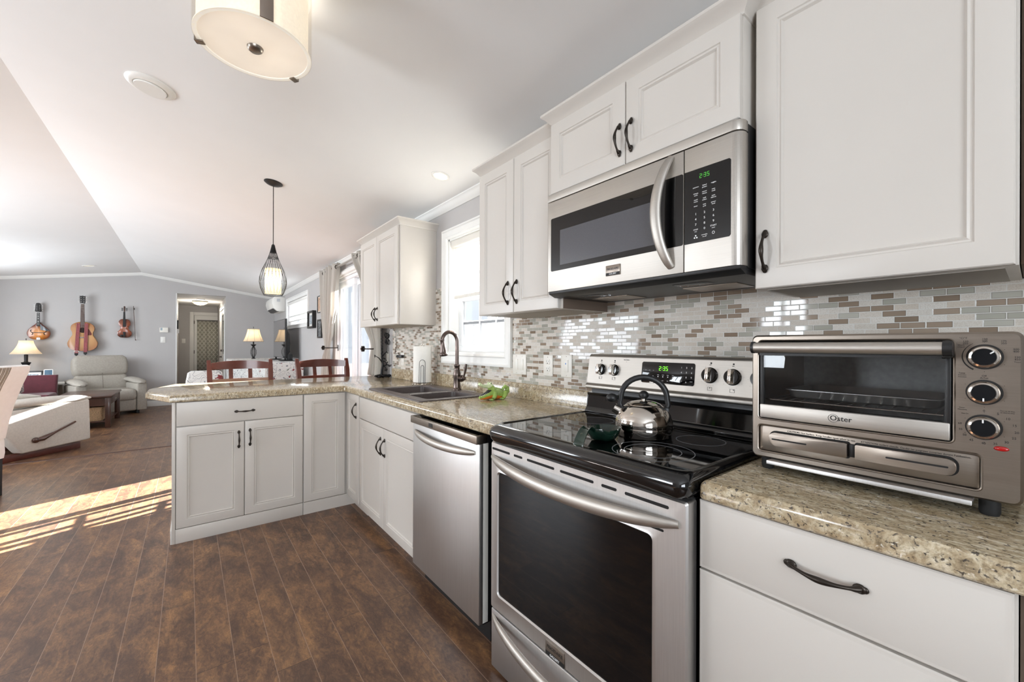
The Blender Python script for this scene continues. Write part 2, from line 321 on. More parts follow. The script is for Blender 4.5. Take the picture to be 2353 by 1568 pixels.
# ---------------------------------------------------------------- mesh helpers
class MB:
    def __init__(s): s.bm = bmesh.new(); s.mi = 0
    def _fin(s, verts, faces, M=None, b=0, seg=2):
        if M is not None: bmesh.ops.transform(s.bm, matrix=M, verts=verts)
        for f in faces: f.material_index = s.mi
        if b > 0:
            es = list({e for f in faces for e in f.edges})
            r = bmesh.ops.bevel(s.bm, geom=es, offset=b, segments=seg, profile=0.5, affect='EDGES', clamp_overlap=True)
            for f in r['faces']: f.material_index = s.mi
    def box(s, x0, x1, y0, y1, z0, z1, b=0, seg=2, M=None):
        x0, x1 = sorted((x0, x1)); y0, y1 = sorted((y0, y1)); z0, z1 = sorted((z0, z1))
        v = [s.bm.verts.new(p) for p in ((x0,y0,z0),(x1,y0,z0),(x1,y1,z0),(x0,y1,z0),(x0,y0,z1),(x1,y0,z1),(x1,y1,z1),(x0,y1,z1))]
        fs = [s.bm.faces.new([v[i] for i in q]) for q in ((3,2,1,0),(4,5,6,7),(0,1,5,4),(1,2,6,5),(2,3,7,6),(3,0,4,7))]
        s._fin(v, fs, M, b, seg); return s
    def prism(s, pts, axis, a0, a1, b=0, seg=2, M=None):
        def P(p, a):
            return {'x': (a, p[0], p[1]), 'y': (p[0], a, p[1]), 'z': (p[0], p[1], a)}[axis]
        A = [s.bm.verts.new(P(p, a0)) for p in pts]; B = [s.bm.verts.new(P(p, a1)) for p in pts]; n = len(pts)
        fs = [s.bm.faces.new(A[::-1]), s.bm.faces.new(B)]
        for i in range(n): fs.append(s.bm.faces.new((A[i], A[(i+1)%n], B[(i+1)%n], B[i])))
        s._fin(A + B, fs, M, b, seg); return s
    def loft(s, loops, closed=False, caps=True, M=None):
        L = [[s.bm.verts.new(p) for p in lp] for lp in loops]; fs = []; n = len(L[0])
        for k in range(len(L) - (0 if closed else 1)):
            a, c = L[k], L[(k+1) % len(L)]
            for i in range(n): fs.append(s.bm.faces.new((a[i], a[(i+1)%n], c[(i+1)%n], c[i])))
        if caps and not closed: fs += [s.bm.faces.new(L[0][::-1]), s.bm.faces.new(L[-1])]
        s._fin([v for l in L for v in l], fs, M); return s
    def sheet(s, rows, M=None):
        L = [[s.bm.verts.new(p) for p in r] for r in rows]; fs = []
        for k in range(len(L)-1):
            for i in range(len(L[0])-1): fs.append(s.bm.faces.new((L[k][i], L[k][i+1], L[k+1][i+1], L[k+1][i])))
        s._fin([v for l in L for v in l], fs, M); return s
    def tube(s, path, r, n=10, M=None, flat=None, closed=False, up=None):
        P = [Vector(p) for p in path]; m = len(P)
        rr = r if isinstance(r, (list, tuple)) else [r] * m
        loops = []; prev = None
        for i in range(m):
            if closed: t = (P[(i+1)%m] - P[i-1])
            else: t = P[min(i+1, m-1)] - P[max(i-1, 0)]
            t.normalize()
            if prev is None:
                u = Vector(up) if up else (Vector((0,0,1)) if abs(t.z) < 0.9 else Vector((1,0,0)))
            else: u = prev
            u = (u - t * u.dot(t)).normalized(); prev = u; w_ = t.cross(u)
            fl = flat if not isinstance(flat, (list, tuple)) else flat[i]
            ra = rr[i]; rb = ra * (fl if fl else 1)
            loops.append([P[i] + u * (math.cos(2*PI*k/n) * rb) + w_ * (math.sin(2*PI*k/n) * ra) for k in range(n)])
        s.loft(loops, closed=closed, M=M); return s
    def lathe(s, prof, n=24, M=None, cx=0, cy=0, cz=0):
        L = []
        for r, z in prof:
            r = max(r, 1e-5)
            L.append([(cx + r*math.cos(2*PI*k/n), cy + r*math.sin(2*PI*k/n), cz + z) for k in range(n)])
        s.loft(L, M=M); return s
    def ball(s, c, r, n=12, M=None):
        if not isinstance(r, (tuple, list)): r = (r, r, r)
        m2 = max(5, n // 2 + 1)
        prof = [(math.sin(PI*i/m2), -math.cos(PI*i/m2)) for i in range(m2+1)]
        L = [[(c[0] + max(p, 1e-4)*r[0]*math.cos(2*PI*k/n), c[1] + max(p, 1e-4)*r[1]*math.sin(2*PI*k/n), c[2] + q*r[2]) for k in range(n)] for p, q in prof]
        s.loft(L, M=M); return s
    def panel(s, x0, x1, z0, z1, yb, yf, rings, M=None):
        """door slab in the XZ plane, front towards -Y; rings = (inset, depth behind the front)"""
        loops = [[(x0,yb,z0),(x1,yb,z0),(x1,yb,z1),(x0,yb,z1)]]
        for ins, d in rings:
            loops.append([(x0+ins,yf+d,z0+ins),(x1-ins,yf+d,z0+ins),(x1-ins,yf+d,z1-ins),(x0+ins,yf+d,z1-ins)])
        s.loft(loops, M=M); return s
    def text(s, items, M=None, depth=0.0006):
        """items: (string, x, z, size[, align]) lying in the XZ plane facing -Y"""
        for it in items:
            st, x, z, size = it[:4]; al = it[4] if len(it) > 4 else 'CENTER'
            sx = it[5] if len(it) > 5 else 1.0
            cu = bpy.data.curves.new('t', 'FONT'); cu.body = st; cu.size = size; cu.align_x = al; cu.align_y = 'CENTER'
            cu.extrude = depth / 2; cu.resolution_u = 2
            o = bpy.data.objects.new('t', cu)
            me = bpy.data.meshes.new_from_object(o)
            T = Matrix.Translation((x, 0, z)) @ Matrix.Rotation(PI/2, 4, 'X') @ Matrix.Diagonal((sx, 1, 1, 1))
            if M is not None: T = M @ T
            me.transform(T)
            k = len(s.bm.faces); s.bm.from_mesh(me); s.bm.faces.ensure_lookup_table()
            for f in s.bm.faces[k:]: f.material_index = s.mi
            bpy.data.meshes.remove(me); bpy.data.objects.remove(o); bpy.data.curves.remove(cu)
        return s
    def build(s, name, mat, parent=None, smooth=35, loc=None, rot=None):
        bmesh.ops.recalc_face_normals(s.bm, faces=s.bm.faces)
        me = bpy.data.meshes.new(name); s.bm.to_mesh(me); s.bm.free()
        for q in (mat if isinstance(mat, (list, tuple)) else [mat]): me.materials.append(MT[q] if isinstance(q, str) else q)
        if smooth and len(me.polygons):
            me.polygons.foreach_set('use_smooth', [True] * len(me.polygons)); me.set_sharp_from_angle(angle=math.radians(smooth))
        o = bpy.data.objects.new(name, me); COL.objects.link(o)
        if parent is not None: o.parent = parent
        if loc is not None: o.location = loc
        if rot is not None: o.rotation_euler = rot
        return o

def tag(o, label, cat, group=None, kind=None):
    o['label'] = label; o['category'] = cat
    if group: o['group'] = group
    if kind: o['kind'] = kind
    return o
def thing(name, label, cat, loc=(0, 0, 0), rz=0.0, group=None):
    o = bpy.data.objects.new(name, None); COL.objects.link(o); o.location = loc; o.rotation_euler = (0, 0, rz); o.empty_display_size = 0.1
    return tag(o, label, cat, group)
def struct(o):
    o['kind'] = 'structure'; return o
def one(mb, name, mat, label, cat, group=None, loc=None, rot=None, smooth=35):
    return tag(mb.build(name, mat, None, smooth, loc, rot), label, cat, group)
def copy_tree(o, parent=None):
    c = o.copy(); COL.objects.link(c)
    if parent is not None: c.parent = parent
    for ch in list(o.children): copy_tree(ch, c)
    return c
FY = PI          # things on the stove wall: local front (-Y) looks to +Y, local x runs towards -X
FX = -PI / 2     # things looking towards -X (peninsula, far wall): local x runs towards -Y
RING = [(0.0, 0.004), (0.0025, 0.001), (0.006, 0.0), (0.052, 0.0), (0.0545, 0.0035), (0.0585, 0.0040), (0.0625, 0.0015), (0.067, 0.0075), (0.072, 0.0085)]
FLATR = [(0.0, 0.004), (0.0025, 0.001), (0.006, 0.0)]
def pull(mb, x, z, y, vertical=True, L=0.108):
    """arched bow pull with lobed feet, on a face at local y (front -Y)"""
    pts, rad, fl = [], [], []
    n = 20
    for i in range(n + 1):
        t = -1 + 2 * i / n; a = abs(t)
        out = 0.006 + 0.024 * max(0.0, math.cos(t * PI / 2)) ** 0.75
        r = 0.0034 + 0.0026 * math.exp(-(t / 0.35) ** 2) + 0.0030 * math.exp(-((a - 0.97) / 0.10) ** 2)
        d = t * (L / 2 - 0.008)
        pts.append((x, y - out, z + d) if vertical else (x + d, y - out, z)); rad.append(r); fl.append(1.0)
    mb.tube(pts, rad, 10)
    for sgn in (-1, 1):
        d = sgn * (L / 2 - 0.008)
        c = (x, y - 0.004, z + d) if vertical else (x + d, y - 0.004, z)
        rr = (0.0088, 0.0042, 0.0105) if vertical else (0.0105, 0.0042, 0.0088)
        mb.ball(c, rr, 12)
        e = (x, y - 0.003, z + d + sgn * 0.007) if vertical else (x + d + sgn * 0.007, y - 0.003, z)
        mb.ball(e, (0.0062, 0.003, 0.0062), 10)
def add_pull(parent, x, z, y, vertical=True, L=0.108):
    mb = MB(); pull(mb, 0, 0, 0, vertical, L); return mb.build('handle', 'bronze', parent, 60, loc=(x, y, z))
def door(parent, x0, x1, z0, z1, yb, th=0.019, name='door', rings=None, hp=None, L=0.108):
    """a framed door; hp = (x, z, vertical) of its pull. Origin at its lower left corner."""
    mb = MB(); mb.panel(0, x1 - x0, 0, z1 - z0, 0, -th, rings or RING)
    d = mb.build(name, 'cab', parent, 30, loc=(x0, yb, z0))
    if hp: add_pull(d, hp[0] - x0, hp[1] - z0, -th, hp[2], L)
    return d
def seven_seg(mb, s, x, z, h, gap=0.0):
    """digital clock digits facing -Y, x = left edge"""
    SEG = {'2': 'abged', '3': 'abgcd', '5': 'afgcd'}
    w_ = h * 0.52; t = h * 0.13
    for ch in s:
        if ch == ':':
            for q in (0.3, 0.7): mb.box(x + t*0.3, x + t*1.1, -0.0004, 0.0002, z + h*q - t/2, z + h*q + t/2)
            x += t * 2.2; continue
        R = {'a': (0, w_, h-t, h), 'g': (0, w_, h/2-t/2, h/2+t/2), 'd': (0, w_, 0, t), 'f': (0, t, h/2, h), 'b': (w_-t, w_, h/2, h), 'e': (0, t, 0, h/2), 'c': (w_-t, w_, 0, h/2)}
        for k in SEG[ch]:
            a, b_, c, d = R[k]; mb.box(x+a+0.0002, x+b_-0.0002, -0.0004, 0.0002, z+c+0.0002, z+d-0.0002)
        x += w_ + t * 1.5

# ---------------------------------------------------------------- room shell
XF, XB, YL = 10.78, -2.2, 4.54          # far wall, end wall behind the camera, left wall
RIDGE, Z0, ZR = 2.27, 2.29, 2.62
SLOPE = (ZR - Z0) / RIDGE
def ceil_z(y): return Z0 + SLOPE * (y if y <= RIDGE else 2 * RIDGE - y)
def wall_with_holes(name, a0, a1, b0, b1, holes, place, mat, th=0.14):
    """wall in local (a, z) with rectangular holes, place(a, t, z) -> world"""
    mb = MB(); As = sorted({a0, a1, *[h[0] for h in holes], *[h[1] for h in holes]}); Zs = sorted({b0, b1, *[h[2] for h in holes], *[h[3] for h in holes]})
    for i in range(len(As)-1):
        for k in range(len(Zs)-1):
            ca, cz = (As[i]+As[i+1])/2, (Zs[k]+Zs[k+1])/2
            if any(h[0] < ca < h[1] and h[2] < cz < h[3] for h in holes): continue
            v = []
            for t in (0, th):
                for (a, z) in ((As[i], Zs[k]), (As[i+1], Zs[k]), (As[i+1], Zs[k+1]), (As[i], Zs[k+1])): v.append(mb.bm.verts.new(place(a, t, z)))
            for q in ((3,2,1,0),(4,5,6,7),(0,1,5,4),(1,2,6,5),(2,3,7,6),(3,0,4,7)): mb.bm.faces.new([v[j] for j in q])
    bmesh.ops.remove_doubles(mb.bm, verts=mb.bm.verts, dist=1e-5)
    seen = {}
    for f in list(mb.bm.faces):                     # drop the internal faces between neighbouring cells
        k = frozenset(f.verts)
        if k in seen: mb.bm.faces.remove(seen[k]); mb.bm.faces.remove(f)
        else: seen[k] = f
    return struct(mb.build(name, mat, None, 0))
# floor: one slab for kitchen, dining and living room and the hall
mb = MB(); mb.box(XB, 14.2, -0.0, YL, -0.12, 0.0); struct(mb.build('floor', 'floor', None, 0))
# stove wall (y = 0) with the sink window, the patio door and the small living room window
WIN = (2.035, 2.745, 1.165, 2.02); PAT = (4.46, 5.75, 0.03, 2.08); LIV = (7.42, 9.16, 1.60, 2.05)
wall_with_holes('wall_right', XB, 14.2, 0, 2.30, [WIN, PAT, LIV], lambda a, t, z: (a, -t, z), 'wall')
LW = [(1.75, 2.35, 0.95, 2.05), (4.2, 6.2, 0.95, 2.05), (7.6, 9.6, 0.95, 2.05)]
wall_with_holes('wall_left', XB, 14.2, 0, 2.30, LW, lambda a, t, z: (a, YL + t, z), 'wall')
wall_with_holes('wall_back', 0, YL, 0, 2.30, [(1.6, 3.6, 0.85, 2.05)], lambda a, t, z: (XB - t, a, z), 'wall')
mb = MB(); mb.prism([(0, 2.30), (YL, 2.30), (YL, ceil_z(YL) + 0.02), (RIDGE, ZR + 0.02), (0, Z0 + 0.02)], 'x', XB - 0.14, XB); struct(mb.build('wall_back_gable', 'wall', None, 0))
# far gable wall with the hallway opening
OPL, OPR, OPH = 1.752, 0.918, 2.262
mb = MB()
mb.prism([(OPL, 0), (YL, 0), (YL, ceil_z(YL) + 0.03), (RIDGE, ZR + 0.03), (OPL, ceil_z(OPL) + 0.03)], 'x', XF, XF + 0.12)
mb.prism([(OPR, OPH), (OPL, OPH), (OPL, ceil_z(OPL) + 0.03), (OPR, ceil_z(OPR) + 0.03)], 'x', XF, XF + 0.12)
mb.prism([(0, 0), (OPR, 0), (OPR, ceil_z(OPR) + 0.03), (0, ceil_z(0) + 0.03)], 'x', XF, XF + 0.12)
struct(mb.build('wall_far', 'wall', None, 0))
# vaulted ceiling
mb = MB(); mb.prism([(-0.14, Z0 - SLOPE*0.14), (RIDGE, ZR), (YL + 0.14, Z0 - SLOPE*0.14), (YL + 0.14, Z0 + 0.15), (RIDGE, ZR + 0.18), (-0.14, Z0 + 0.15)], 'x', XB - 0.14, XF + 0.12)
struct(mb.build('ceiling', 'ceiling', None, 0))
# hallway
mb = MB(); mb.box(XF + 0.12, 14.2, 1.752, 1.86, 0, 2.3); struct(mb.build('wall_hall_left', 'wall', None, 0))
mb = MB(); mb.box(14.0, 14.12, 0.5, 1.752, 0, 2.3); struct(mb.build('wall_hall_end', 'wall', None, 0))
mb = MB(); mb.box(XF + 0.12, 14.2, 0.80, 0.918, 0, 2.3); struct(mb.build('wall_hall_right', 'wall', None, 0))
mb = MB(); mb.box(XF + 0.1205, 14.2, 0.78, 1.9, 2.265, 2.31); struct(mb.build('ceiling_hall', 'ceiling', None, 0))
mb = MB(); mb.box(XF - 0.004, XF + 0.34, 1.738, 1.7525, 0.0, 2.262, 0.002); struct(mb.build('trim_1', 'trim', None))

# crown mouldings
def crown_pts(k=1): return [(0, 0), (0, -0.052), (0.006, -0.052), (0.010, -0.046), (0.016, -0.043), (0.030, -0.022), (0.036, -0.012), (0.044, -0.008), (0.044, 0.004)]
mb = MB(); mb.prism([(y + 0.001, Z0 + z + (SLOPE * y)) for y, z in crown_pts()], 'x', XB, XF); struct(mb.build('trim_crown_right', 'trim', None, 40))
mb = MB(); mb.prism([(YL - 0.001 - y, Z0 + z + SLOPE * y) for y, z in crown_pts()], 'x', XB, XF); struct(mb.build('trim_crown_left', 'trim', None, 40))
mb = MB()
prof = [(XF - 0.001, 0), (XF - 0.001, -0.052), (XF - 0.012, -0.046), (XF - 0.032, -0.020), (XF - 0.044, -0.006), (XF - 0.044, 0.01), (XF - 0.001, 0.01)]
mb.loft([[(x, y, ceil_z(y) + z) for x, z in prof] for y in (0.0, RIDGE, YL)])
struct(mb.build('trim_crown_far', 'trim', None, 40))
# baseboards
def baseboard(name, pts, axis, a0, a1):
    m_ = MB(); m_.prism(pts, axis, a0, a1); struct(m_.build(name, 'trim', None, 40))
BB = [(0, 0), (0.014, 0), (0.014, 0.085), (0.009, 0.10), (0.004, 0.11), (0, 0.11)]
baseboard('baseboard_right', [(y, z) for y, z in BB], 'x', 5.86, XF)
baseboard('baseboard_left', [(YL - y, z) for y, z in BB], 'x', XB, XF)
baseboard('baseboard_far', [(XF - y, z) for y, z in BB], 'y', OPL, YL)
baseboard('baseboard_far_right', [(XF - y, z) for y, z in BB], 'y', 0.0, OPR)
# transition strip across the floor between dining and living room
mb = MB(); mb.prism([(6.41, 0.0), (6.455, 0.0), (6.45, 0.006), (6.432, 0.009), (6.415, 0.006)], 'y', 0.02, YL - 0.02); struct(mb.build('trim_floor_transition', 'walnut', None, 40))

# ---------------------------------------------------------------- sink window
def casing(mb, x0, x1, z0, z1, w_=0.075, y0=0.0, d=0.022, sill=True):
    """picture-frame casing on a wall at y=0, facing +Y (world coordinates)"""
    prof = [(0, 0.0), (0, d), (0.012, d + 0.003), (0.018, d - 0.004), (w_ - 0.022, d - 0.008), (w_ - 0.012, d - 0.003), (w_, d - 0.010), (w_, 0.0)]
    loops = []
    for ins, dep in prof:          # ins from the outer edge inwards
        loops.append([(x0 + ins, y0 + dep, z0 + ins), (x1 - ins, y0 + dep, z0 + ins), (x1 - ins, y0 + dep, z1 - ins), (x0 + ins, y0 + dep, z1 - ins)])
    mb.loft(loops, caps=False)
t = thing('window_1', 'white sash window above the sink with colonial bars', 'window'); del t['label'], t['category']; struct(t)
mb = MB(); casing(mb, 1.958, 2.822, 1.090, 2.095); mb.build('window_casing', 'trim', t, 30)
mb = MB()
for a in ((WIN[0]-0.001, WIN[0]+0.012, -0.14, 0.001, WIN[2], WIN[3]), (WIN[1]-0.012, WIN[1]+0.001, -0.14, 0.001, WIN[2], WIN[3]), (WIN[0], WIN[1], -0.14, 0.001, WIN[3]-0.012, WIN[3]+0.001), (WIN[0], WIN[1], -0.14, 0.006, WIN[2]-0.001, WIN[2]+0.014)):
    mb.box(*a)
mb.build('window_jamb', 'trim', t, 0)
def rect_frame(mb, x0, x1, z0, z1, y0, y1, w_, b=0.003):
    mb.box(x0, x1, y0, y1, z0, z0 + w_, b); mb.box(x0, x1, y0, y1, z1 - w_, z1, b)
    mb.box(x0, x0 + w_, y0, y1, z0 + w_, z1 - w_, b); mb.box(x1 - w_, x1, y0, y1, z0 + w_, z1 - w_, b)
mb = MB(); rect_frame(mb, 2.047, 2.733, 1.179, 1.60, -0.112, -0.082, 0.045); mb.build('lower_sash', 'vinyl', t)
mb = MB(); rect_frame(mb, 2.047, 2.733, 1.565, 2.008, -0.142, -0.114, 0.045); mb.build('upper_sash', 'vinyl', t)
mb = MB()
for x in (2.265, 2.465): mb.box(x - 0.009, x + 0.009, -0.106, -0.094, 1.224, 1.556)
mb.box(2.092, 2.688, -0.105, -0.095, 1.381, 1.399)
for x in (2.265, 2.465): mb.box(x - 0.009, x + 0.009, -0.134, -0.122, 1.61, 1.964)
mb.box(2.092, 2.688, -0.133, -0.123, 1.761, 1.779); mb.build('muntin', 'vinyl', t, 0)
mb = MB(); mb.box(2.09, 2.69, -0.099, -0.095, 1.222, 1.558); mb.build('pane', 'glass', t, 0)
mb = MB(); mb.box(2.09, 2.69, -0.130, -0.126, 1.608, 1.966); mb.build('pane', 'glass', t, 0)
# roller shade
t = thing('roller_shade', 'cream roller shade half lowered over the sink window', 'window shade', (2.39, -0.035, 1.58))
mb = MB(); mb.prism([(-0.022, 0.375), (0.018, 0.375), (0.026, 0.385), (0.026, 0.425), (0.018, 0.435), (-0.022, 0.435)], 'x', -0.335, 0.335, 0.002); mb.build('roller_cassette', 'ivory', t)
mb = MB(); mb.box(-0.325, 0.325, -0.003, -0.0015, 0.012, 0.40); mb.build('shade_cloth', 'shade', t, 0)
mb = MB(); mb.box(-0.328, 0.328, -0.008, 0.004, -0.006, 0.018, 0.003); mb.build('bottom_rail', 'ivory', t)

# ---------------------------------------------------------------- patio door
t = thing('door_1', 'x', 'door', (0.13, 0, 0)); del t['label'], t['category']; struct(t)
mb = MB(); casing(mb, 4.235, 5.715, -0.06, 2.165, 0.085); mb.build('door_casing', 'trim', t, 30)
mb = MB()
rect_frame(mb, 4.332, 5.618, 0.031, 2.078, -0.14, 0.0, 0.035, 0.002); mb.build('door_frame', 'vinyl', t)
mb = MB(); rect_frame(mb, 4.95, 5.582, 0.07, 2.04, -0.062, -0.022, 0.078, 0.004); pnl = mb.build('sliding_panel', 'vinyl', t)
mb = MB(); mb.box(5.022, 5.51, -0.045, -0.039, 0.145, 1.965); mb.build('pane', 'glass', pnl, 0)
mb = MB(); rect_frame(mb, 4.368, 5.03, 0.07, 2.04, -0.115, -0.075, 0.078, 0.004); pnl2 = mb.build('fixed_panel', 'vinyl', t)
mb = MB(); mb.box(4.44, 4.958, -0.098, -0.092, 0.145, 1.965); mb.build('pane', 'glass', pnl2, 0)
mb = MB(); mb.box(5.535, 5.56, -0.022, 0.004, 1.0, 1.16, 0.006); mb.box(5.541, 5.554, 0.0, 0.03, 0.96, 1.19, 0.006); mb.build('handle', 'white', pnl)
# horizontal valance rail / track over the door
mb = MB(); mb.box(4.39, 5.85, 0.012, 0.05, 2.10, 2.135, 0.004); struct(mb.build('trim_2', 'trim', None))

# ---------------------------------------------------------------- living room window with its blind
t = thing('window_2', 'x', 'window'); del t['label'], t['category']; struct(t)
mb = MB(); casing(mb, 7.345, 9.235, 1.525, 2.125, 0.075); mb.build('window_casing', 'trim', t, 30)
mb = MB(); rect_frame(mb, 7.42, 9.16, 1.60, 2.05, -0.13, -0.08, 0.045); mb.box(8.27, 8.31, -0.125, -0.085, 1.62, 2.03); mb.build('window_frame', 'vinyl', t)
mb = MB(); mb.box(7.46, 9.12, -0.108, -0.103, 1.64, 2.01); mb.build('pane', 'glass', t, 0)
t = thing('window_blind', 'white striped blind filling the high living room window', 'window blind', (8.29, -0.02, 1.62))
mb = MB(); mb.box(-0.86, 0.86, -0.03, 0.03, 0.365, 0.425, 0.006); mb.build('head_rail', 'white', t)
mb = MB(); mb.box(-0.85, 0.85, -0.001, 0.001, 0.16, 0.37); mb.box(-0.85, 0.85, -0.001, 0.001, 0.06, 0.135); mb.build('blind_cloth', 'zebra', t, 0)
mb = MB(); mb.box(-0.85, 0.85, -0.004, 0.004, 0.130, 0.162, 0.001); mb.box(-0.85, 0.85, -0.007, 0.007, 0.045, 0.062, 0.002); mb.build('band', 'white', t)

# windows behind and left of the camera (they light the room and show in reflections)
for k, (a0, a1, z0, z1) in enumerate(LW):
    t = thing('window_%d' % (k + 3), 'x', 'window'); del t['label'], t['category']; struct(t)
    mb = MB(); rect_frame(mb, a0, a1, z0, z1, YL + 0.03, YL + 0.09, 0.05); xm = (a0+a1)/2; mb.box(xm-0.02, xm+0.02, YL+0.03, YL+0.09, z0+0.05, z1-0.05); mb.build('window_frame', 'vinyl', t, 0)
    mb = MB(); rect_frame(mb, a0-0.075, a1+0.075, z0-0.075, z1+0.075, YL - 0.02, YL, 0.076); mb.build('window_casing', 'trim', t, 0)
t = thing('window_6', 'x', 'window'); del t['label'], t['category']; struct(t)
mb = MB()
for (a, b_, c, d) in ((1.6, 3.6, 0.85, 0.9), (1.6, 3.6, 2.0, 2.05), (1.6, 1.65, 0.9, 2.0), (3.55, 3.6, 0.9, 2.0), (2.58, 2.62, 0.9, 2.0)): mb.box(XB - 0.09, XB - 0.03, a, b_, c, d)
mb.build('window_frame', 'vinyl', t, 0)

# ---------------------------------------------------------------- outside
mb = MB(); mb.box(-30, 40, -40, -0.2, -0.75, -0.55); struct(mb.build('ground', 'snow', None, 0))
mb = MB()
for i in range(20): mb.box(3.4 + i*0.142, 3.4 + i*0.142 + 0.136, -2.6, -0.16, -0.10, -0.06)
struct(mb.build('floor_deck', 'deck', None, 0))
# privacy lattice outside the sink window
t = thing('lattice_screen', 'white diagonal lattice screen outside the sink window', 'lattice screen', (3.36, -1.25, 0.45))
mb = MB()
W_, H_ = 1.28, 1.03
def clip_strip(mb, c, sgn, y, w_=0.0165, W=W_, H=H_):
    # strip along direction (1, sgn) clipped to the panel, line x - sgn*z = c
    pts = []
    for z in (0, H):
        x = c + sgn * z; pts.append((x, z))
    (x0, z0), (x1, z1) = pts
    def cl(x0, z0, x1, z1):
        t0, t1 = 0, 1; dx, dz = x1-x0, z1-z0
        for p, q in ((-dx, x0), (dx, W-x0)):
            if abs(p) < 1e-9: continue
            r = q / p
            if p < 0: t0 = max(t0, r)
            else: t1 = min(t1, r)
        return None if t0 >= t1 else (x0+dx*t0, z0+dz*t0, x0+dx*t1, z0+dz*t1)
    r = cl(x0, z0, x1, z1)
    if not r: return
    ax, az, bx, bz = r; d = Vector((bx-ax, 0, bz-az)); 
    if d.length < 0.02: return
    d.normalize(); n_ = Vector((-d.z, 0, d.x)) * w_
    P = [(ax+n_.x, az+n_.z), (ax-n_.x, az-n_.z), (bx-n_.x, bz-n_.z), (bx+n_.x, bz+n_.z)]
    mb.prism(P, 'y', y, y + 0.006)
c = -H_
while c < W_ + H_:
    clip_strip(mb, c, 1, 0.0); clip_strip(mb, c, -1, 0.006); c += 0.062
mb.build('lattice_slats', 'lattice', t, 0)
mb = MB(); mb.box(-0.05, W_+0.05, -0.02, 0.03, -0.05, 0.0); mb.box(-0.05, W_+0.05, -0.02, 0.03, H_, H_+0.05); mb.box(-0.09, 0.0, -0.045, 0.045, -0.9, H_+0.1); mb.box(W_, W_+0.09, -0.045, 0.045, -0.9, H_+0.1); mb.build('frame', 'lattice', t)
mb = MB(); mb.box(3.38, 4.78, -1.50, -1.44, -0.6, 1.50)
one(mb, 'board_fence', 'fence', 'grey board fence right behind the white lattice screen', 'fence', smooth=0)
# deck railing outside the patio door
t = thing('deck_railing', 'white deck railing with square balusters outside the patio door', 'railing', (3.3, -2.5, -0.08))
mb = MB(); mb.box(0, 3.0, -0.03, 0.03, 0.92, 0.97, 0.004); mb.box(0, 3.0, -0.02, 0.02, 0.10, 0.14); mb.build('rail', 'lattice', t)
for i in range(24):
    mb = MB(); mb.box(-0.016, 0.016, -0.016, 0.016, 0.14, 0.92); mb.build('baluster', 'lattice', t, 0, loc=(0.06 + i*0.125, 0, 0))
for x in (0, 1.5, 3.0):
    mb = MB(); mb.box(-0.045, 0.045, -0.045, 0.045, 0.0, 1.05, 0.004); mb.build('post', 'lattice', t, loc=(x, 0, 0))
# bare trees beyond
def bare_tree(x, y, h, seed, label):
    rnd = random.Random(seed); m_ = MB()
    def br(p, d, L, r, k):
        q = p + d * L; m_.tube([p, (p + q) / 2 + Vector((rnd.uniform(-.04, .04), 0, 0)) * L, q], [r, r * 0.8, r * 0.6], 5)
        if k == 0: return
        for _ in range(4):
            dd = (d + Vector((rnd.uniform(-.8, .8), rnd.uniform(-.8, .8), rnd.uniform(-.1, .5)))).normalized(); br(p + d * L * rnd.uniform(.45, 1), dd, L * .62, r * .5, k - 1)
    br(Vector((0, 0, 0)), Vector((0, 0, 1)), h * 0.45, 0.07, 3)
    one(m_, 'bare_tree', 'tree', label, 'tree', 'bare trees behind the deck', loc=(x, y, -0.6))
bare_tree(16.5, -12.5, 5.5, 3, 'bare grey tree behind the deck railing seen through patio door')
bare_tree(24.0, -16.5, 7.0, 5, 'taller bare tree standing farther behind the deck')

# ---------------------------------------------------------------- wall cabinets (local frame FY: x runs from the far end towards the camera)
def crown(mb, x0, x1, depth, z, left=True, right=True, proj=0.040, h=0.052):
    """crown moulding around the front and chosen sides of a cabinet top, local frame"""
    prof = [(0.0, 0.0), (0.004, 0.002), (0.007, 0.010), (0.012, 0.014), (0.024, 0.030), (0.032, 0.036), (proj - 0.003, 0.040), (proj, 0.043), (proj, h), (0.0, h)]
    path = []
    if left: path.append((x0, 0.0, -1, 0))
    path.append((x0, -depth, -1 if left else 0, -1)); path.append((x1, -depth, 1 if right else 0, -1))
    if right: path.append((x1, 0.0, 1, 0))
    loops = [[(px + nx * p, py + ny * p, z + q) for p, q in prof] for px, py, nx, ny in path]
    mb.loft(loops)
def wall_cabinet(label, wx, W, D, z0, z1, doors, crown_kw=None, cat='wall cabinet', side=None, cm='cab'):
    t = thing('wall_cabinet', label, cat, (wx, 0, z0), FY)
    H = z1 - z0
    mb = MB(); mb.box(0, W, -(D - 0.020), -0.001, 0, H, 0.0015); mb.build('carcass', cm, t)
    if side: mb = MB(); mb.box(W-0.0005, W+0.0015, -(D - 0.022), -0.008, 0.0, 0.46); mb.build('side_panel', 'cabedge', t, 0)  # brown side sheet; its dark tone includes the microwave's shade
    mb = MB(); mb.box(0.018, W - 0.018, -(D - 0.04), -0.006, -0.0015, 0.0); mb.build('bottom_panel', 'cabin', t, 0)
    for (a, b_, hp) in doors:
        door(t, a, b_, 0.0005, H - 0.004, -(D - 0.019), 0.0185, hp=hp)
    if crown_kw is not None:
        mb = MB(); crown(mb, 0, W, D - 0.019, H - 0.006, **crown_kw); mb.build('crown_moulding', 'cab', t, 40)
    return t
wall_cabinet('cream two-door wall cabinet beyond the sink window, its whole side panel showing', 3.797, 0.857, 0.32, 1.383, 2.132,
             [(0.0, 0.4015, (0.375, 0.098, True)), (0.405, 0.838, (0.432, 0.098, True))], dict(left=True, right=True))
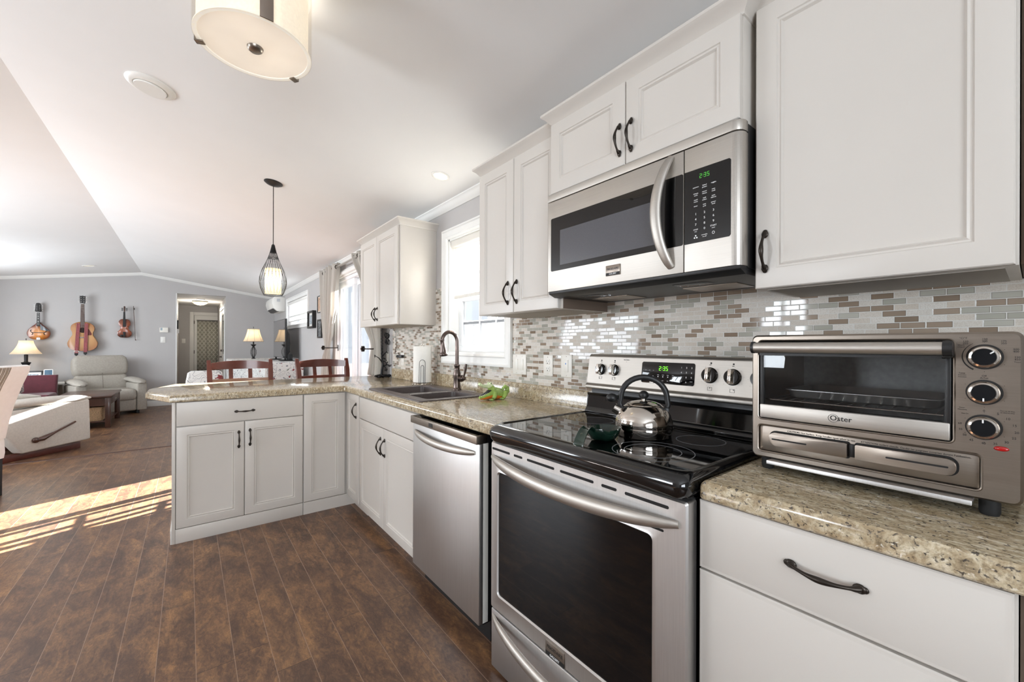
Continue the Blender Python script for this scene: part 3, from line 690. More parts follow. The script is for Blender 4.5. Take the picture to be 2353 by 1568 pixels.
wall_cabinet('cream two-door wall cabinet between the sink window and the microwave', 1.8504, 0.612, 0.32, 1.383, 2.132,
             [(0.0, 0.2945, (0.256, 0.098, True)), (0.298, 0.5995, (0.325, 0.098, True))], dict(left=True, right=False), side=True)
wall_cabinet('short cream two-door wall cabinet directly above the microwave', 1.2525, 0.7515, 0.362, 1.852, 2.1456,
             [(0.0, 0.3715, (0.352, 0.092, True)), (0.375, 0.7495, (0.40, 0.092, True))], dict(left=True, right=True))
wall_cabinet('wide single-door cream wall cabinet above the toaster oven', 0.482, 0.462, 0.312, 1.383, 2.160,
             [(0.0, 0.4575, (0.0265, 0.100, True))], dict(left=False, right=False))
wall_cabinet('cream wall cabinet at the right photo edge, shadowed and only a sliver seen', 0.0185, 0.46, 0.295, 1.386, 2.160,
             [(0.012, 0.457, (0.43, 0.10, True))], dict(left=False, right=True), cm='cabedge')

# ---------------------------------------------------------------- base cabinets
def carcass_box(t, W, D, z0, z1, toe=None, name='carcass'):
    mb = MB(); mb.box(0, W, 0, D, z0, z1, 0.001); mb.build(name, 'cab', t)
    if toe is not None:
        mb = MB(); mb.box(0, W, toe, toe + 0.016, 0.0, z0); mb.build('toe_kick', 'cab', t, 0)
# peninsula drawer cabinet (faces -X)
t = thing('base_cabinet', 'cream base cabinet at the free end of the peninsula, one wide drawer over two doors', 'base cabinet', (3.269, 1.608, 0), FX)
carcass_box(t, 0.710, 0.60, 0.088, 0.868)
mb = MB(); mb.box(0.0, 0.709, -0.017, 0.0, 0.0, 0.087, 0.001); mb.build('toe_kick', 'cab', t)
mb = MB(); mb.box(-0.0185, -0.0005, -0.016, 0.60, 0.0, 0.868, 0.001); mb.box(-0.0195, 0.709, 0.601, 0.617, 0.0, 0.868, 0.001); mb.build('end_panel', 'cab', t)
mb = MB(); mb.box(-0.024, -0.0188, -0.012, 0.60, 0.0, 0.085, 0.001); mb.build('end_baseboard', 'trim', t)
door(t, 0.003, 0.708, 0.7195, 0.8665, 0, name='drawer', rings=FLATR, hp=(0.357, 0.785, False))
door(t, 0.003, 0.3535, 0.090, 0.7145, 0, hp=(0.3235, 0.60, True))
door(t, 0.3575, 0.708, 0.090, 0.7145, 0, hp=(0.386, 0.606, True))
# corner cabinet: one door on the peninsula side, one narrow door on the sink side
t = thing('corner_cabinet', 'cream corner base cabinet with a tall door on each side of the inner corner', 'base cabinet', (3.269, 0.896, 0), FX)
mb = MB(); mb.prism([(0.0, 0.0), (0.322, 0.0), (0.322, -0.308), (0.88, -0.308), (0.88, 0.60), (0.0, 0.60)], 'z', 0.088, 0.868); mb.build('carcass', 'cab', t, 0)
mb = MB(); mb.box(0.0, 0.40, -0.017, 0.0, 0.0, 0.087, 0.001); mb.box(0.362, 0.374, -0.31, -0.017, 0.0, 0.087); mb.build('toe_kick', 'cab', t, 0)
door(t, 0.003, 0.2885, 0.090, 0.8640, 0)
mb = MB(); RN = [(a if a < 0.02 else a * 0.95, b_) for a, b_ in RING]
mb.panel(0, 0.279, 0, 0.776, 0, -0.019, RN); dd = mb.build('door', 'cab', t, 30, loc=(0.3205, -0.018, 0.090), rot=(0, 0, -PI/2))
dd.location = (0.318, -0.0165, 0.0885)
add_pull(dd, 0.232, 0.662, -0.019, True)
# sink cabinet
t = thing('sink_base_cabinet', 'cream sink cabinet with plain false drawer front over two doors, next to the dishwasher', 'base cabinet', (2.958, 0.578, 0), FY)
mb = MB()
mb.box(0, 0.018, 0, 0.55, 0.088, 0.868); mb.box(0.93, 0.948, 0, 0.55, 0.088, 0.868); mb.box(0.018, 0.93, 0, 0.018, 0.088, 0.868); mb.box(0.018, 0.93, 0.0, 0.55, 0.088, 0.106); mb.build('carcass', 'cab', t, 0)
mb = MB(); mb.box(0, 0.948, 0.05, 0.066, 0, 0.088); mb.build('toe_kick', 'cab', t, 0)
door(t, 0.003, 0.945, 0.7085, 0.8575, 0, name='drawer_front', rings=FLATR)
door(t, 0.003, 0.458, 0.078, 0.7035, 0, hp=(0.420, 0.590, True))
door(t, 0.4615, 0.945, 0.078, 0.7035, 0, hp=(0.488, 0.590, True))
# drawer stack right of the range
t = thing('drawer_cabinet', 'cream three-drawer base cabinet right of the range under the toaster oven', 'base cabinet', (0.489, 0.588, 0), FY)
carcass_box(t, 0.474, 0.57, 0.088, 0.868, 0.05)
DR = [(0.0, 0.004), (0.0025, 0.0015), (0.008, 0.0008), (0.0095, 0.0)]
for z0, z1 in ((0.7095, 0.8665), (0.402, 0.7045), (0.092, 0.397)):
    door(t, 0.003, 0.4705, z0, z1, 0, name='drawer', rings=DR, hp=(0.244, (z0 + z1) / 2 + (0.008 if z0 > 0.6 else -0.018), False), L=0.122)
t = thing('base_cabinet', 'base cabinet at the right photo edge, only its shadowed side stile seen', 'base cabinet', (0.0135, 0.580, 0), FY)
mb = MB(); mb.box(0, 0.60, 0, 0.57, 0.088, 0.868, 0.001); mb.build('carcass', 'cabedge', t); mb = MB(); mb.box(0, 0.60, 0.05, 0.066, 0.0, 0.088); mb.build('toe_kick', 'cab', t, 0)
door(t, 0.022, 0.58, 0.092, 0.8665, 0, hp=(0.06, 0.7, True))

# ---------------------------------------------------------------- countertops
def offset_poly(P, d):
    n = len(P); out = []
    for i in range(n):
        a, b_, c = Vector(P[i-1]), Vector(P[i]), Vector(P[(i+1) % n])
        e1, e2 = (b_ - a).normalized(), (c - b_).normalized()
        n1, n2 = Vector((-e1.y, e1.x)), Vector((-e2.y, e2.x))
        k = 1 + n1.dot(n2); out.append(b_ + (n1 + n2) * (d / k))
    return out      # inward for counter-clockwise input
def round_corner(P, idx, r, n=5):
    out = []
    for i, p in enumerate(P):
        if i not in idx: out.append(p); continue
        a, b_, c = Vector(P[i-1]), Vector(p), Vector(P[(i+1) % len(P)])
        u, v = (a - b_).normalized(), (c - b_).normalized(); ang = u.angle(v); d = r / math.tan(ang / 2)
        s, e = b_ + u * d, b_ + v * d
        for k in range(n + 1):
            tt = k / n; q = s.lerp(b_, tt).lerp(b_.lerp(e, tt), tt); out.append((q.x, q.y))
    return out
def slab(name, P, hole, z0, z1, mat, label, cat):
    mb = MB(); bm = mb.bm
    pr = [(0.020, z0), (0.004, z0), (0.0, z0 + 0.004), (0.0, z1 - 0.016), (0.0025, z1 - 0.008), (0.008, z1 - 0.002), (0.016, z1)]
    L = [[bm.verts.new((q[0], q[1], z)) for q in offset_poly(P, d)] for d, z in pr]; n = len(P)
    for k in range(len(L) - 1):
        for i in range(n): bm.faces.new((L[k][i], L[k][(i+1) % n], L[k+1][(i+1) % n], L[k+1][i]))
    for ring, z in ((L[0], z0), (L[-1], z1)):
        es = [bm.edges.get((ring[i], ring[(i+1) % n])) for i in range(n)]
        if hole:
            hv = [bm.verts.new((q[0], q[1], z)) for q in hole]
            es += [bm.edges.new((hv[i], hv[(i+1) % len(hv)])) for i in range(len(hv))]
            if z == z0: h0 = hv
            else:
                for i in range(len(hv)): bm.faces.new((h0[i], h0[(i+1) % len(hv)], hv[(i+1) % len(hv)], hv[i]))
        bmesh.ops.triangle_fill(bm, edges=es, use_beauty=True)
    return one(mb, name, mat, label, cat, smooth=30)
SH = (2.075, 2.865, 0.10, 0.548)       # sink cut-out
P = [(1.292, 0.021), (4.180, 0.001), (4.180, 1.637), (3.820, 1.768), (3.590, 1.768), (3.240, 1.637), (3.240, 0.613), (1.292, 0.613)]
P[0] = (1.292, 0.001)
P = round_corner(P, [6], 0.012, 3)
slab('countertop', P, [(SH[0], SH[2]), (SH[1], SH[2]), (SH[1], SH[3]), (SH[0], SH[3])], 0.870, 0.914, 'granite', 'speckled beige stone-look countertop around the sink and over the peninsula', 'countertop')
P = round_corner([(-0.62, 0.001), (0.484, 0.001), (0.484, 0.613), (-0.62, 0.613)], [2], 0.012, 3)
slab('countertop', P, None, 0.870, 0.914, 'granite', 'short speckled brown countertop right of the range, under the toaster oven', 'countertop')
def lip(x0, x1, label):
    mb = MB(); mb.prism([(0.001, 0.9145), (0.020, 0.9145), (0.020, 0.996), (0.016, 1.003), (0.009, 1.005), (0.001, 1.005)], 'x', x0, x1)
    one(mb, 'backsplash_ledge', 'granite', label, 'backsplash', smooth=50)
lip(1.292, 3.80, 'low speckled stone-look ledge along the wall behind the sink')
lip(-0.62, 0.484, 'low speckled stone-look ledge behind the toaster oven')
# mosaic tile field on the wall
mb = MB()
for a in ((1.25, 1.955, 1.005, 1.384), (2.825, 2.941, 1.005, 1.668), (2.941, 3.812, 1.005, 1.384), (1.955, 2.825, 1.005, 1.088), (0.484, 1.25, 0.93, 1.46), (-0.62, 0.484, 1.005, 1.386)):
    mb.box(a[0], a[1], 0.0005, 0.0065, a[2], a[3])
o = mb.build('trim_3', 'mosaic', None, 0); struct(o)
mb = MB(); mb.box(3.813, 4.36, 0.0005, 0.004, 0.914, 1.384); struct(mb.build('trim_4', 'wall', None, 0))

# ---------------------------------------------------------------- sink and faucet
t = thing('kitchen_sink', 'dark brown double-bowl drop-in sink under the window', 'sink', (2.47, 0.324, 0.914))
mb = MB(); bm = mb.bm
x0, x1, y0, y1 = -0.405, 0.405, -0.238, 0.238
def rr(x0, x1, y0, y1, r, z, n=4):
    pts = []
    for cx, cy, a0 in ((x1-r, y1-r, 0), (x0+r, y1-r, 90), (x0+r, y0+r, 180), (x1-r, y0+r, 270)):
        for k in range(n+1):
            a = math.radians(a0 + 90*k/n); pts.append((cx + r*math.cos(a), cy + r*math.sin(a), z))
    return pts
outer = [rr(x0, x1, y0, y1, 0.015, 0.0005), rr(x0, x1, y0, y1, 0.015, 0.006), rr(x0+0.004, x1-0.004, y0+0.004, y1-0.004, 0.013, 0.009)]
L = [[bm.verts.new(p) for p in l] for l in outer]; n = len(L[0])
for k in range(2):
    for i in range(n): bm.faces.new((L[k][i], L[k][(i+1)%n], L[k+1][(i+1)%n], L[k+1][i]))
edges = [bm.edges.get((L[2][i], L[2][(i+1)%n])) for i in range(n)]
bowls = []
for (bx0, bx1, dz, nm) in ((-0.370, -0.085, 0.165, 'small'), (-0.050, 0.370, 0.19, 'large')):
    by0, by1 = -0.165, 0.175
    top = [bm.verts.new(p) for p in rr(bx0, bx1, by0, by1, 0.03, 0.009)]
    edges += [bm.edges.new((top[i], top[(i+1)%len(top)])) for i in range(len(top))]
    prev = top
    for ins, z, r in ((0.004, 0.004, 0.03), (0.010, -dz + 0.03, 0.035), (0.03, -dz, 0.04)):
        cur = [bm.verts.new(p) for p in rr(bx0+ins, bx1-ins, by0+ins, by1-ins, r, z)]
        for i in range(len(cur)): bm.faces.new((prev[i], prev[(i+1)%len(cur)], cur[(i+1)%len(cur)], cur[i]))
        prev = cur
    bm.faces.new(prev)
bmesh.ops.triangle_fill(bm, edges=edges, use_beauty=True)
mb.build('basin', 'sink', t, 30)
for cx in (-0.228, 0.16):
    mb = MB(); mb.lathe([(0.0, 0), (0.04, 0.0), (0.043, 0.003), (0.036, 0.004), (0.0, 0.002)], 20); mb.build('drain', 'orb', t, loc=(cx, 0.0, -0.158 if cx < 0 else -0.184))
t = thing('faucet', 'bronze gooseneck pull-down faucet with side lever behind the sink', 'faucet', (2.42, 0.118, 0.9235))
mb = MB(); mb.lathe([(0.0, 0.0), (0.031, 0.0), (0.031, 0.006), (0.026, 0.010), (0.0245, 0.016), (0.023, 0.05), (0.0225, 0.075), (0.026, 0.095), (0.0255, 0.11), (0.019, 0.135), (0.0165, 0.155), (0.021, 0.160), (0.021, 0.167), (0.0150, 0.172), (0.0, 0.172)], 28); mb.build('body', 'orb', t, 60)
pts = [(0, 0, 0.16)] + [(0, 0, 0.17 + 0.16 * k / 5) for k in range(6)]
R_ = 0.052
for k in range(1, 15):
    a = PI * k / 15 * 1.06; pts.append((0.018 * k / 15, R_ - R_ * math.cos(a), 0.33 + R_ * 1.15 * math.sin(a)))
mb = MB(); mb.tube(pts, 0.0125, 16); mb.build('spout', 'orb', t, 60)
e = Vector(pts[-1])
M = Matrix.Translation(e) @ Matrix.Rotation(math.radians(-7), 4, 'X')
mb = MB(); mb.lathe([(0.0, 0.012), (0.0150, 0.010), (0.0160, 0.004), (0.0150, -0.002), (0.0140, -0.01), (0.0165, -0.035), (0.0225, -0.07), (0.0240, -0.085), (0.0275, -0.090), (0.0275, -0.099), (0.022, -0.104), (0.0, -0.104)], 24, M=M); mb.build('spray_head', 'orb', t, 50)
MX = Matrix.Translation((0, 0, 0.078)) @ Matrix.Rotation(math.radians(205), 4, 'Z') @ Matrix.Rotation(PI/2, 4, 'Y')
mb = MB(); mb.lathe([(0.0, 0.012), (0.018, 0.014), (0.0185, 0.03), (0.023, 0.033), (0.023, 0.041), (0.017, 0.044), (0.017, 0.054), (0.012, 0.060), (0.011, 0.066), (0.0, 0.069)], 20, M=MX); mb.build('valve', 'orb', t, 50)
b0 = MX @ Vector((0, 0, 0.05)); mb = MB(); mb.tube([b0, b0 + Vector((-0.010, -0.004, 0.03)), b0 + Vector((-0.018, -0.007, 0.062)), b0 + Vector((-0.022, -0.009, 0.098))], [0.006, 0.0065, 0.0085, 0.0085], 10); mb.build('lever', 'orb', t, 60)

# ---------------------------------------------------------------- dishwasher
t = thing('dishwasher', 'stainless steel dishwasher with bowed bar handle left of the range', 'dishwasher', (2.000, 0.606, 0), FY)
W = 0.620
mb = MB(); mb.box(0.004, W-0.004, 0.0, 0.57, 0.09, 0.86); mb.box(0.01, W-0.01, 0.045, 0.06, 0.0, 0.09); mb.build('tub', 'blackp', t, 0)
mb = MB(); mb.box(0.0, W, -0.022, -0.0005, 0.095, 0.826, 0.004, 2); mb.build('door', 'steelv', t)
mb = MB(); mb.box(0.0015, W-0.0015, -0.0008, 0.024, 0.097, 0.826); mb.build('door_edge', 'ivory', t, 0)
mb = MB(); mb.box(-0.001, W+0.001, -0.036, 0.017, 0.826, 0.861, 0.003); mb.build('control_strip', 'steeld', t)
mb = MB(); mb.box(0.01, W-0.01, -0.030, 0.0165, 0.8612, 0.8622); mb.build('control_top', 'black', t, 0)
mb = MB(); mb.box(0.205, 0.243, -0.0368, -0.0362, 0.834, 0.853, 0); mb.build('display_window', 'blackp', t, 0)
def bow_handle(mb, x0, x1, z, y, out, ra, rb, n=24, sag=0.0):
    pts, rr_ = [], []
    for i in range(n + 1):
        u = -1 + 2 * i / n; k = 1 - u * u
        pts.append(((x0+x1)/2 + u*(x1-x0)/2, y - out * k ** 0.8 , z - sag * k)); rr_.append(ra * (0.42 + 0.58 * (max(0, 1 - abs(u) ** 5))))
    mb.tube(pts, rr_, 14, flat=rb / ra, up=(0, 0, 1))
mb = MB(); bow_handle(mb, 0.030, W-0.028, 0.787, -0.024, 0.036, 0.011, 0.017, sag=0.012); mb.build('handle', 'steel', t, 60)

# ---------------------------------------------------------------- range
t = thing('electric_range', 'stainless steel and black glass-top electric range', 'range', (1.2795, 0.0, 0.0), FY)
W = 0.786
mb = MB(); mb.box(0.004, W-0.004, -0.60, -0.03, 0.03, 0.865); mb.build('body', 'black', t, 0)
for x in (0.05, W-0.05):
    for y in (-0.55, -0.08):
        mb = MB(); mb.lathe([(0.0, 0), (0.018, 0), (0.018, 0.006), (0.010, 0.008), (0.010, 0.03), (0, 0.03)], 12); mb.build('foot', 'blackp', t, loc=(x, y, 0.0))
# oven door with window
YD = -0.600
mb = MB(); bm = mb.bm
dx0, dx1, dz0, dz1 = 0.002, W-0.002, 0.236, 0.862
wx0, wx1, wz0, wz1 = 0.050, 0.692, 0.300, 0.754
def rrx(x0, x1, z0, z1, r, y, n=4):
    return [(p[0], y, p[1]) for p in [(q[0], q[1]) for q in rr(x0, x1, z0, z1, r, 0, n)]]
lo = [rrx(dx0, dx1, dz0, dz1, 0.006, YD), rrx(dx0, dx1, dz0, dz1, 0.006, YD-0.036), rrx(dx0+0.004, dx1-0.004, dz0+0.004, dz1-0.004, 0.005, YD-0.042),
      rrx(wx0-0.012, wx1+0.012, wz0-0.012, wz1+0.012, 0.022, YD-0.043), rrx(wx0-0.004, wx1+0.004, wz0-0.004, wz1+0.004, 0.016, YD-0.0455), rrx(wx0, wx1, wz0, wz1, 0.013, YD-0.040)]
mb.loft(lo, caps=False); mb.box(dx0+0.003, dx1-0.003, YD-0.030, YD, dz0+0.003, dz1-0.003)
dr = mb.build('oven_door', 'steelv', t, 30)
mb = MB(); mb.prism([(p[0], p[2]) for p in rrx(wx0-0.003, wx1+0.003, wz0-0.003, wz1+0.003, 0.014, 0)], 'y', YD-0.0395, YD-0.032); mb.build('window', 'bglass', dr, 0)
mb = MB()
for a, b_ in ((0.012, 0.118), (0.142, 0.188), (0.214, 0.345), (0.372, 0.505), (0.534, 0.585), (0.612, 0.738)):
    mb = MB(); mb.prism([(p[0], p[2]) for p in rrx(a, b_, 0.8335, 0.8415, 0.0038, 0)], 'y', YD-0.0432, YD-0.041); mb.build('vent_slot', 'dark', dr, 0)
for a, b_ in ((0.034, 0.07), (0.64, 0.725)): mb = MB(); mb.prism([(p[0], p[2]) for p in rrx(a, b_, 0.7745, 0.7805, 0.0028, 0)], 'y', YD-0.0432, YD-0.041); mb.build('vent_slot', 'dark', dr, 0)
mb = MB(); bow_handle(mb, 0.014, W-0.022, 0.806, YD-0.044, 0.052, 0.014, 0.021, sag=0.016); mb.build('handle', 'steel', dr, 60)
def badge(parent, x, z, y, w_, h):
    mb = MB(); mb.box(-w_/2, w_/2, -0.003, 0, -h/2, h/2, 0.0012); b_ = mb.build('badge', 'steeld', parent, loc=(x, y, z))
    mb = MB(); mb.box(-w_/2+0.001, w_/2-0.001, -0.0034, -0.0028, -h/2+0.001, -h/2+h*0.30); mb.build('badge_band', 'ink', b_, 0)
    mb = MB(); mb.text([('FRIGIDAIRE', 0, h*0.14, w_*0.165)], M=Matrix.Translation((0, -0.0033, 0))); mb.build('lettering', 'blackp', b_, 0)
    mb = MB(); mb.text([('GALLERY', 0, -h*0.335, w_*0.125)], M=Matrix.Translation((0, -0.0037, 0))); mb.build('lettering', 'wink', b_, 0)
badge(dr, 0.353, 0.2625, YD-0.0425, 0.084, 0.046)
mb = MB(); mb.box(dx0+0.001, dx1-0.001, YD-0.040, YD, 0.012, 0.231, 0.004); ds = mb.build('storage_drawer', 'steelv', t)
mb = MB(); bow_handle(mb, 0.016, W-0.018, 0.206, YD-0.040, 0.050, 0.012, 0.019, sag=0.020); mb.build('handle', 'steel', ds, 60)
# cooktop: enamel frame with rounded front and recessed glass
mb = MB()
cx0, cx1, cy0, cy1 = -0.006, W+0.004, -0.660, -0.075
def ring(ins, z, r, dy=0.0): return [(p[0], p[1], z) for p in rr(cx0+ins, cx1-ins, cy0+ins+dy, cy1-min(ins, 0.006), r, 0, 5)]
mb.loft([ring(0.010, 0.868, 0.03), ring(0.004, 0.878, 0.03), ring(0.0, 0.896, 0.032), ring(0.003, 0.914, 0.034), ring(0.010, 0.925, 0.036, 0.010), ring(0.016, 0.929, 0.036, 0.018), ring(0.020, 0.928, 0.034, 0.022), ring(0.024, 0.9235, 0.03, 0.024)], caps=True)
ck = mb.build('cooktop', 'black', t, 50)
mb = MB(); mb.prism([(p[0], p[1]) for p in ring(0.025, 0, 0.03, 0.024)], 'z', 0.9236, 0.9245); mb.build('glass_top', 'bglass', ck, 0)
def circ(mb, x, y, r, z=0.9246, w_=0.0010, n=64):
    mb.loft([[(x + (r+s_)*math.cos(2*PI*k/n), y + (r+s_)*math.sin(2*PI*k/n), z + h_) for k in range(n)] for s_, h_ in ((-w_, 0), (-w_, 0.0002), (w_, 0.0002), (w_, 0))], closed=True)
mb = MB()
for x, y, rs in ((W-0.165, -0.265, (0.072,)), (W-0.185, -0.500, (0.078, 0.112)), (0.185, -0.260, (0.075,)), (0.175, -0.500, (0.088,)), (0.42, -0.17, (0.045,))):
    for r in rs: mb = MB(); circ(mb, x, y, r); mb.build('burner_ring', 'gink', ck, 0)
# backguard
mb = MB(); mb.prism([(-0.030, 0.90), (-0.110, 0.90), (-0.118, 0.93), (-0.104, 0.945), (-0.096, 1.000), (-0.102, 1.012), (-0.030, 1.012)], 'x', 0.002, W-0.002, 0.002); mb.build('lower_backguard', 'black', t, 30)
mb = MB(); mb.prism([(-0.028, 1.010), (-0.080, 1.010), (-0.080, 1.030), (-0.028, 1.030)], 'x', 0.012, W-0.012); mb.build('vent_recess', 'blackp', t, 0)
mb = MB(); mb.prism([(-0.020, 1.0295), (-0.104, 1.0295), (-0.112, 1.034), (-0.112, 1.046), (-0.100, 1.054), (-0.084, 1.176), (-0.074, 1.186), (-0.020, 1.186)], 'x', 0.0, W, 0.003); cp = mb.build('control_panel', 'steel', t, 30)
TILT = math.atan2(0.016, 0.122)
def on_panel(x, z):   # a frame lying on the sloped control face
    y = -0.100 + (z - 1.054) * 0.016 / 0.122
    return Matrix.Translation((x, y, z)) @ Matrix.Rotation(-TILT, 4, 'X')
def cpo(mb, name, mat, x, z, sm=30):
    o = mb.build(name, mat, cp, sm); o.matrix_local = on_panel(x, z); return o
mb = MB(); mb.prism([(p[0], p[2]) for p in rrx(-0.112, 0.112, -0.043, 0.041, 0.008, 0)], 'y', -0.0016, 0.001, 0.0006); disp = cpo(mb, 'display_panel', 'bglass', 0.398, 1.120)
mb = MB(); seven_seg(mb, '2:35', -0.034, 0.008, 0.017); o = mb.build('clock_digits', 'green_led', disp, 0, loc=(0, -0.0018, 0))
T_ = []
for r, row in enumerate(('123', '456', '789')):
    for c, ch in enumerate(row): T_.append((ch, 0.060 + c*0.020, 0.023 - r*0.018, 0.009))
T_ += [('0', 0.080, -0.031, 0.008), ('cook', 0.060, -0.027, 0.004), ('cancel', 0.100, -0.027, 0.004)]
for k, s_ in enumerate(('bake', 'broil', 'keep', 'conv')): T_.append((s_, -0.036 + 0.021*k, -0.009, 0.0042))
for k, s_ in enumerate(('timer', 'clean', 'lock', 'clock')): T_.append((s_, -0.036 + 0.021*k, -0.031, 0.0038))
for k in range(3): T_ += [('set', -0.092 + 0.017*k, 0.008, 0.004), ('on', -0.092 + 0.017*k, -0.014, 0.004)]
mb = MB(); mb.text(T_, M=Matrix.Translation((0, -0.0018, 0)))
for k in range(4): mb.prism([(p[0], p[2]) for p in rrx(-0.038 + 0.021*k, -0.034 + 0.021*k, -0.018, -0.014, 0.0018, 0)], 'y', -0.0022, -0.0016)
mb.build('lettering', 'wink', disp, 0)
def range_knob(x, z, r=0.0215, turn=0.0):
    mb = MB(); MYK = Matrix.Rotation(PI/2, 4, 'X')
    mb.lathe([(0.0, 0.0), (r*1.08, 0.0), (r*1.08, 0.002), (r*0.98, 0.004), (r*0.98, 0.013), (r*0.90, 0.016), (0.0, 0.016)], 32, M=MYK)
    k = cpo(mb, 'knob', 'black', x, z, 40)
    mb = MB(); G = Matrix.Rotation(turn, 4, 'Y')
    mb.prism([(-0.0115, -0.010), (-0.0085, -0.020), (-0.0055, -0.029), (0.0055, -0.029), (0.0085, -0.020), (0.0115, -0.010)], 'z', -r*0.93, r*0.93, 0.0015, M=G); mb.build('knob_grip', 'chrome', k, 40)
    mb = MB(); T2 = [('OFF', 0, r*1.42, 0.0045)]
    for j in range(9):
        a = math.radians(-60 + j*37 + 90); T2.append(('.', r*1.38*math.cos(-a + PI/2 + 1.0), r*1.38*math.sin(-a + PI/2 + 1.0), 0.010))
    mb.text(T2, M=Matrix.Translation((0, -0.0006, 0))); mb.build('dial_marks', 'ink', k, 0)
for x, z in ((0.075, 1.119), (0.148, 1.119), (0.565, 1.121), (0.643, 1.119), (0.728, 1.118)): range_knob(x, z, 0.0262 if x > 0.3 else 0.0232)
mb = MB()
for x, z in ((0.075, 1.160), (0.148, 1.160), (0.567, 1.165), (0.644, 1.164), (0.728, 1.163)):
    mb.prism([(p[0], p[2]) for p in rrx(x-0.003, x+0.003, z-0.003, z+0.003, 0.0027, 0)], 'y', -0.0004, 0.0006)
icons = [((0.075, 1.083), 0), ((0.148, 1.083), 1), ((0.567, 1.074), 2), ((0.644, 1.073), 3)]
for (x, z), k in icons:
    for a in ((-0.008, 0.008, -0.006, -0.0053), (-0.008, 0.008, 0.0053, 0.006), (-0.008, -0.0073, -0.006, 0.006), (0.0073, 0.008, -0.006, 0.006)): mb.box(x+a[0], x+a[1], -0.0004, 0.0006, z+a[2], z+a[3])
    dx, dz = ((-0.004, -0.003), (0.004, 0.003), (0.0, 0.003), (0.004, 0.003))[k]; mb.box(x+dx-0.0014, x+dx+0.0014, -0.0004, 0.0006, z+dz-0.0014, z+dz+0.0014)
mb.text([('Hot Surface', 0.208, 1.166, 0.006), ('>', 0.208, 1.157, 0.006)])
# lay the marks on the sloped face
me_M = Matrix.Translation((0, -0.100, 1.054)) @ Matrix.Rotation(-TILT, 4, 'X') @ Matrix.Translation((0, -0.0003, -1.054))
bmesh.ops.transform(mb.bm, matrix=me_M, verts=mb.bm.verts); mb.build('panel_marks', 'ink', cp, 0)

# ---------------------------------------------------------------- microwave
t = thing('microwave_oven', 'stainless over-the-range microwave with bowed vertical handle and black window', 'microwave', (1.257, 0.0, 1.445), FY)
W, D, H = 0.765, 0.372, 0.402
mb = MB(); mb.box(0.0, W, -0.330, -0.004, -0.002, H-0.006, 0.002); mb.build('body', 'blackp', t)
def rfront(x0, x1, z0, z1, y0, y1, rc, right=True):
    """plan polygon with a rounded right-front corner"""
    P = [(x0, y1), (x0, y0)]
    if right:
        for k in range(7):
            a = -PI/2 + PI/2*k/6; P.append((x1 - rc + rc*math.cos(a), y0 + rc + rc*math.sin(a)))
    else: P.append((x1, y0))
    P.append((x1, y1)); return P
mb = MB(); mb.prism(rfront(0.0, W, 0, 0, -0.372, -0.332, 0.026), 'z', 0.373, H, 0.0015); mb.build('top_trim', 'steel', t, 40)
mb = MB(); mb.prism([(0.0, -0.332), (0.0, -0.368), (0.003, -0.372), (0.599, -0.372), (0.599, -0.332)], 'z', 0.002, 0.369, 0.0008); md = mb.build('door', 'steel', t, 40)
mb = MB(); mb.prism([(p[0], p[2]) for p in rrx(0.022, 0.598, 0.084, 0.300, 0.006, 0)], 'y', -0.3735, -0.3715, 0.0004); gw = mb.build('window', 'bglass', md, 0)
mb = MB(); mb.box(0.075, 0.515, -0.3739, -0.3734, 0.104, 0.244); mb.build('window_mesh', plain('window_screen', (74, 76, 82), 0.12, var=0.05, nscale=400, coat=0.5), gw, 0)
mb = MB(); mb.prism(rfront(0.602, W, 0, 0, -0.372, -0.332, 0.026), 'z', 0.002, 0.369, 0.0008); pc = mb.build('control_panel', 'steel', t, 40)
mb = MB(); mb.prism([(0.603, 0.084), (0.733, 0.084), (0.737, 0.089), (0.737, 0.296), (0.733, 0.300), (0.603, 0.300)], 'y', -0.3735, -0.3715, 0.0004); kp = mb.build('keypad', 'bglass', pc, 0)
mb = MB(); seven_seg(mb, '2:35', 0.649, 0.270, 0.013); mb.build('clock_digits', 'green_dim', kp, 0, loc=(0, -0.3738, 0))
T_ = []
xs = (0.638, 0.664, 0.690)
for r, row in enumerate(('123', '456', '789')):
    for c, ch in enumerate(row): T_.append((ch, xs[c], 0.168 - 0.0155*r, 0.0092))
T_ += [('0', xs[1], 0.1215, 0.0092), ('STOP', xs[0], 0.122, 0.0058), ('clear', xs[0], 0.1165, 0.004), ('START', xs[2], 0.124, 0.0062), ('enter', xs[2], 0.118, 0.0045), ('turntable', xs[1], 0.1035, 0.0048), ('on-off', xs[1], 0.098, 0.0048)]
for r, row in enumerate((('popcorn', 'baked', 'veggies'), ('minute', 'sensor', 'auto'), ('snack', 'melt', 'auto'), ('timer', 'user', 'power'))):
    for c, s_ in enumerate(row): T_.append((s_, xs[c], 0.247 - 0.0185*r, 0.0052))
for r, row in enumerate((('', 'potato', ''), ('cook', 'reheat', 'cook'), ('menu', 'soften', 'defrost'), ('', 'pref', 'level'))):
    for c, s_ in enumerate(row):
        if s_: T_.append((s_, xs[c], 0.2415 - 0.0185*r, 0.0052))
mb = MB(); mb.text(T_, M=Matrix.Translation((0, -0.3737, 0))); mb.build('lettering', 'wink', kp, 0)
mb = MB()
for k in range(3):
    a = k*2*PI/3 + PI/2; mb.prism([(xs[0] + 0.004*math.cos(a) + 0.0024*math.cos(b_), 0.1005 + 0.004*math.sin(a) + 0.0024*math.sin(b_)) for b_ in [j*PI/3 for j in range(6)]], 'y', -0.3740, -0.3734)
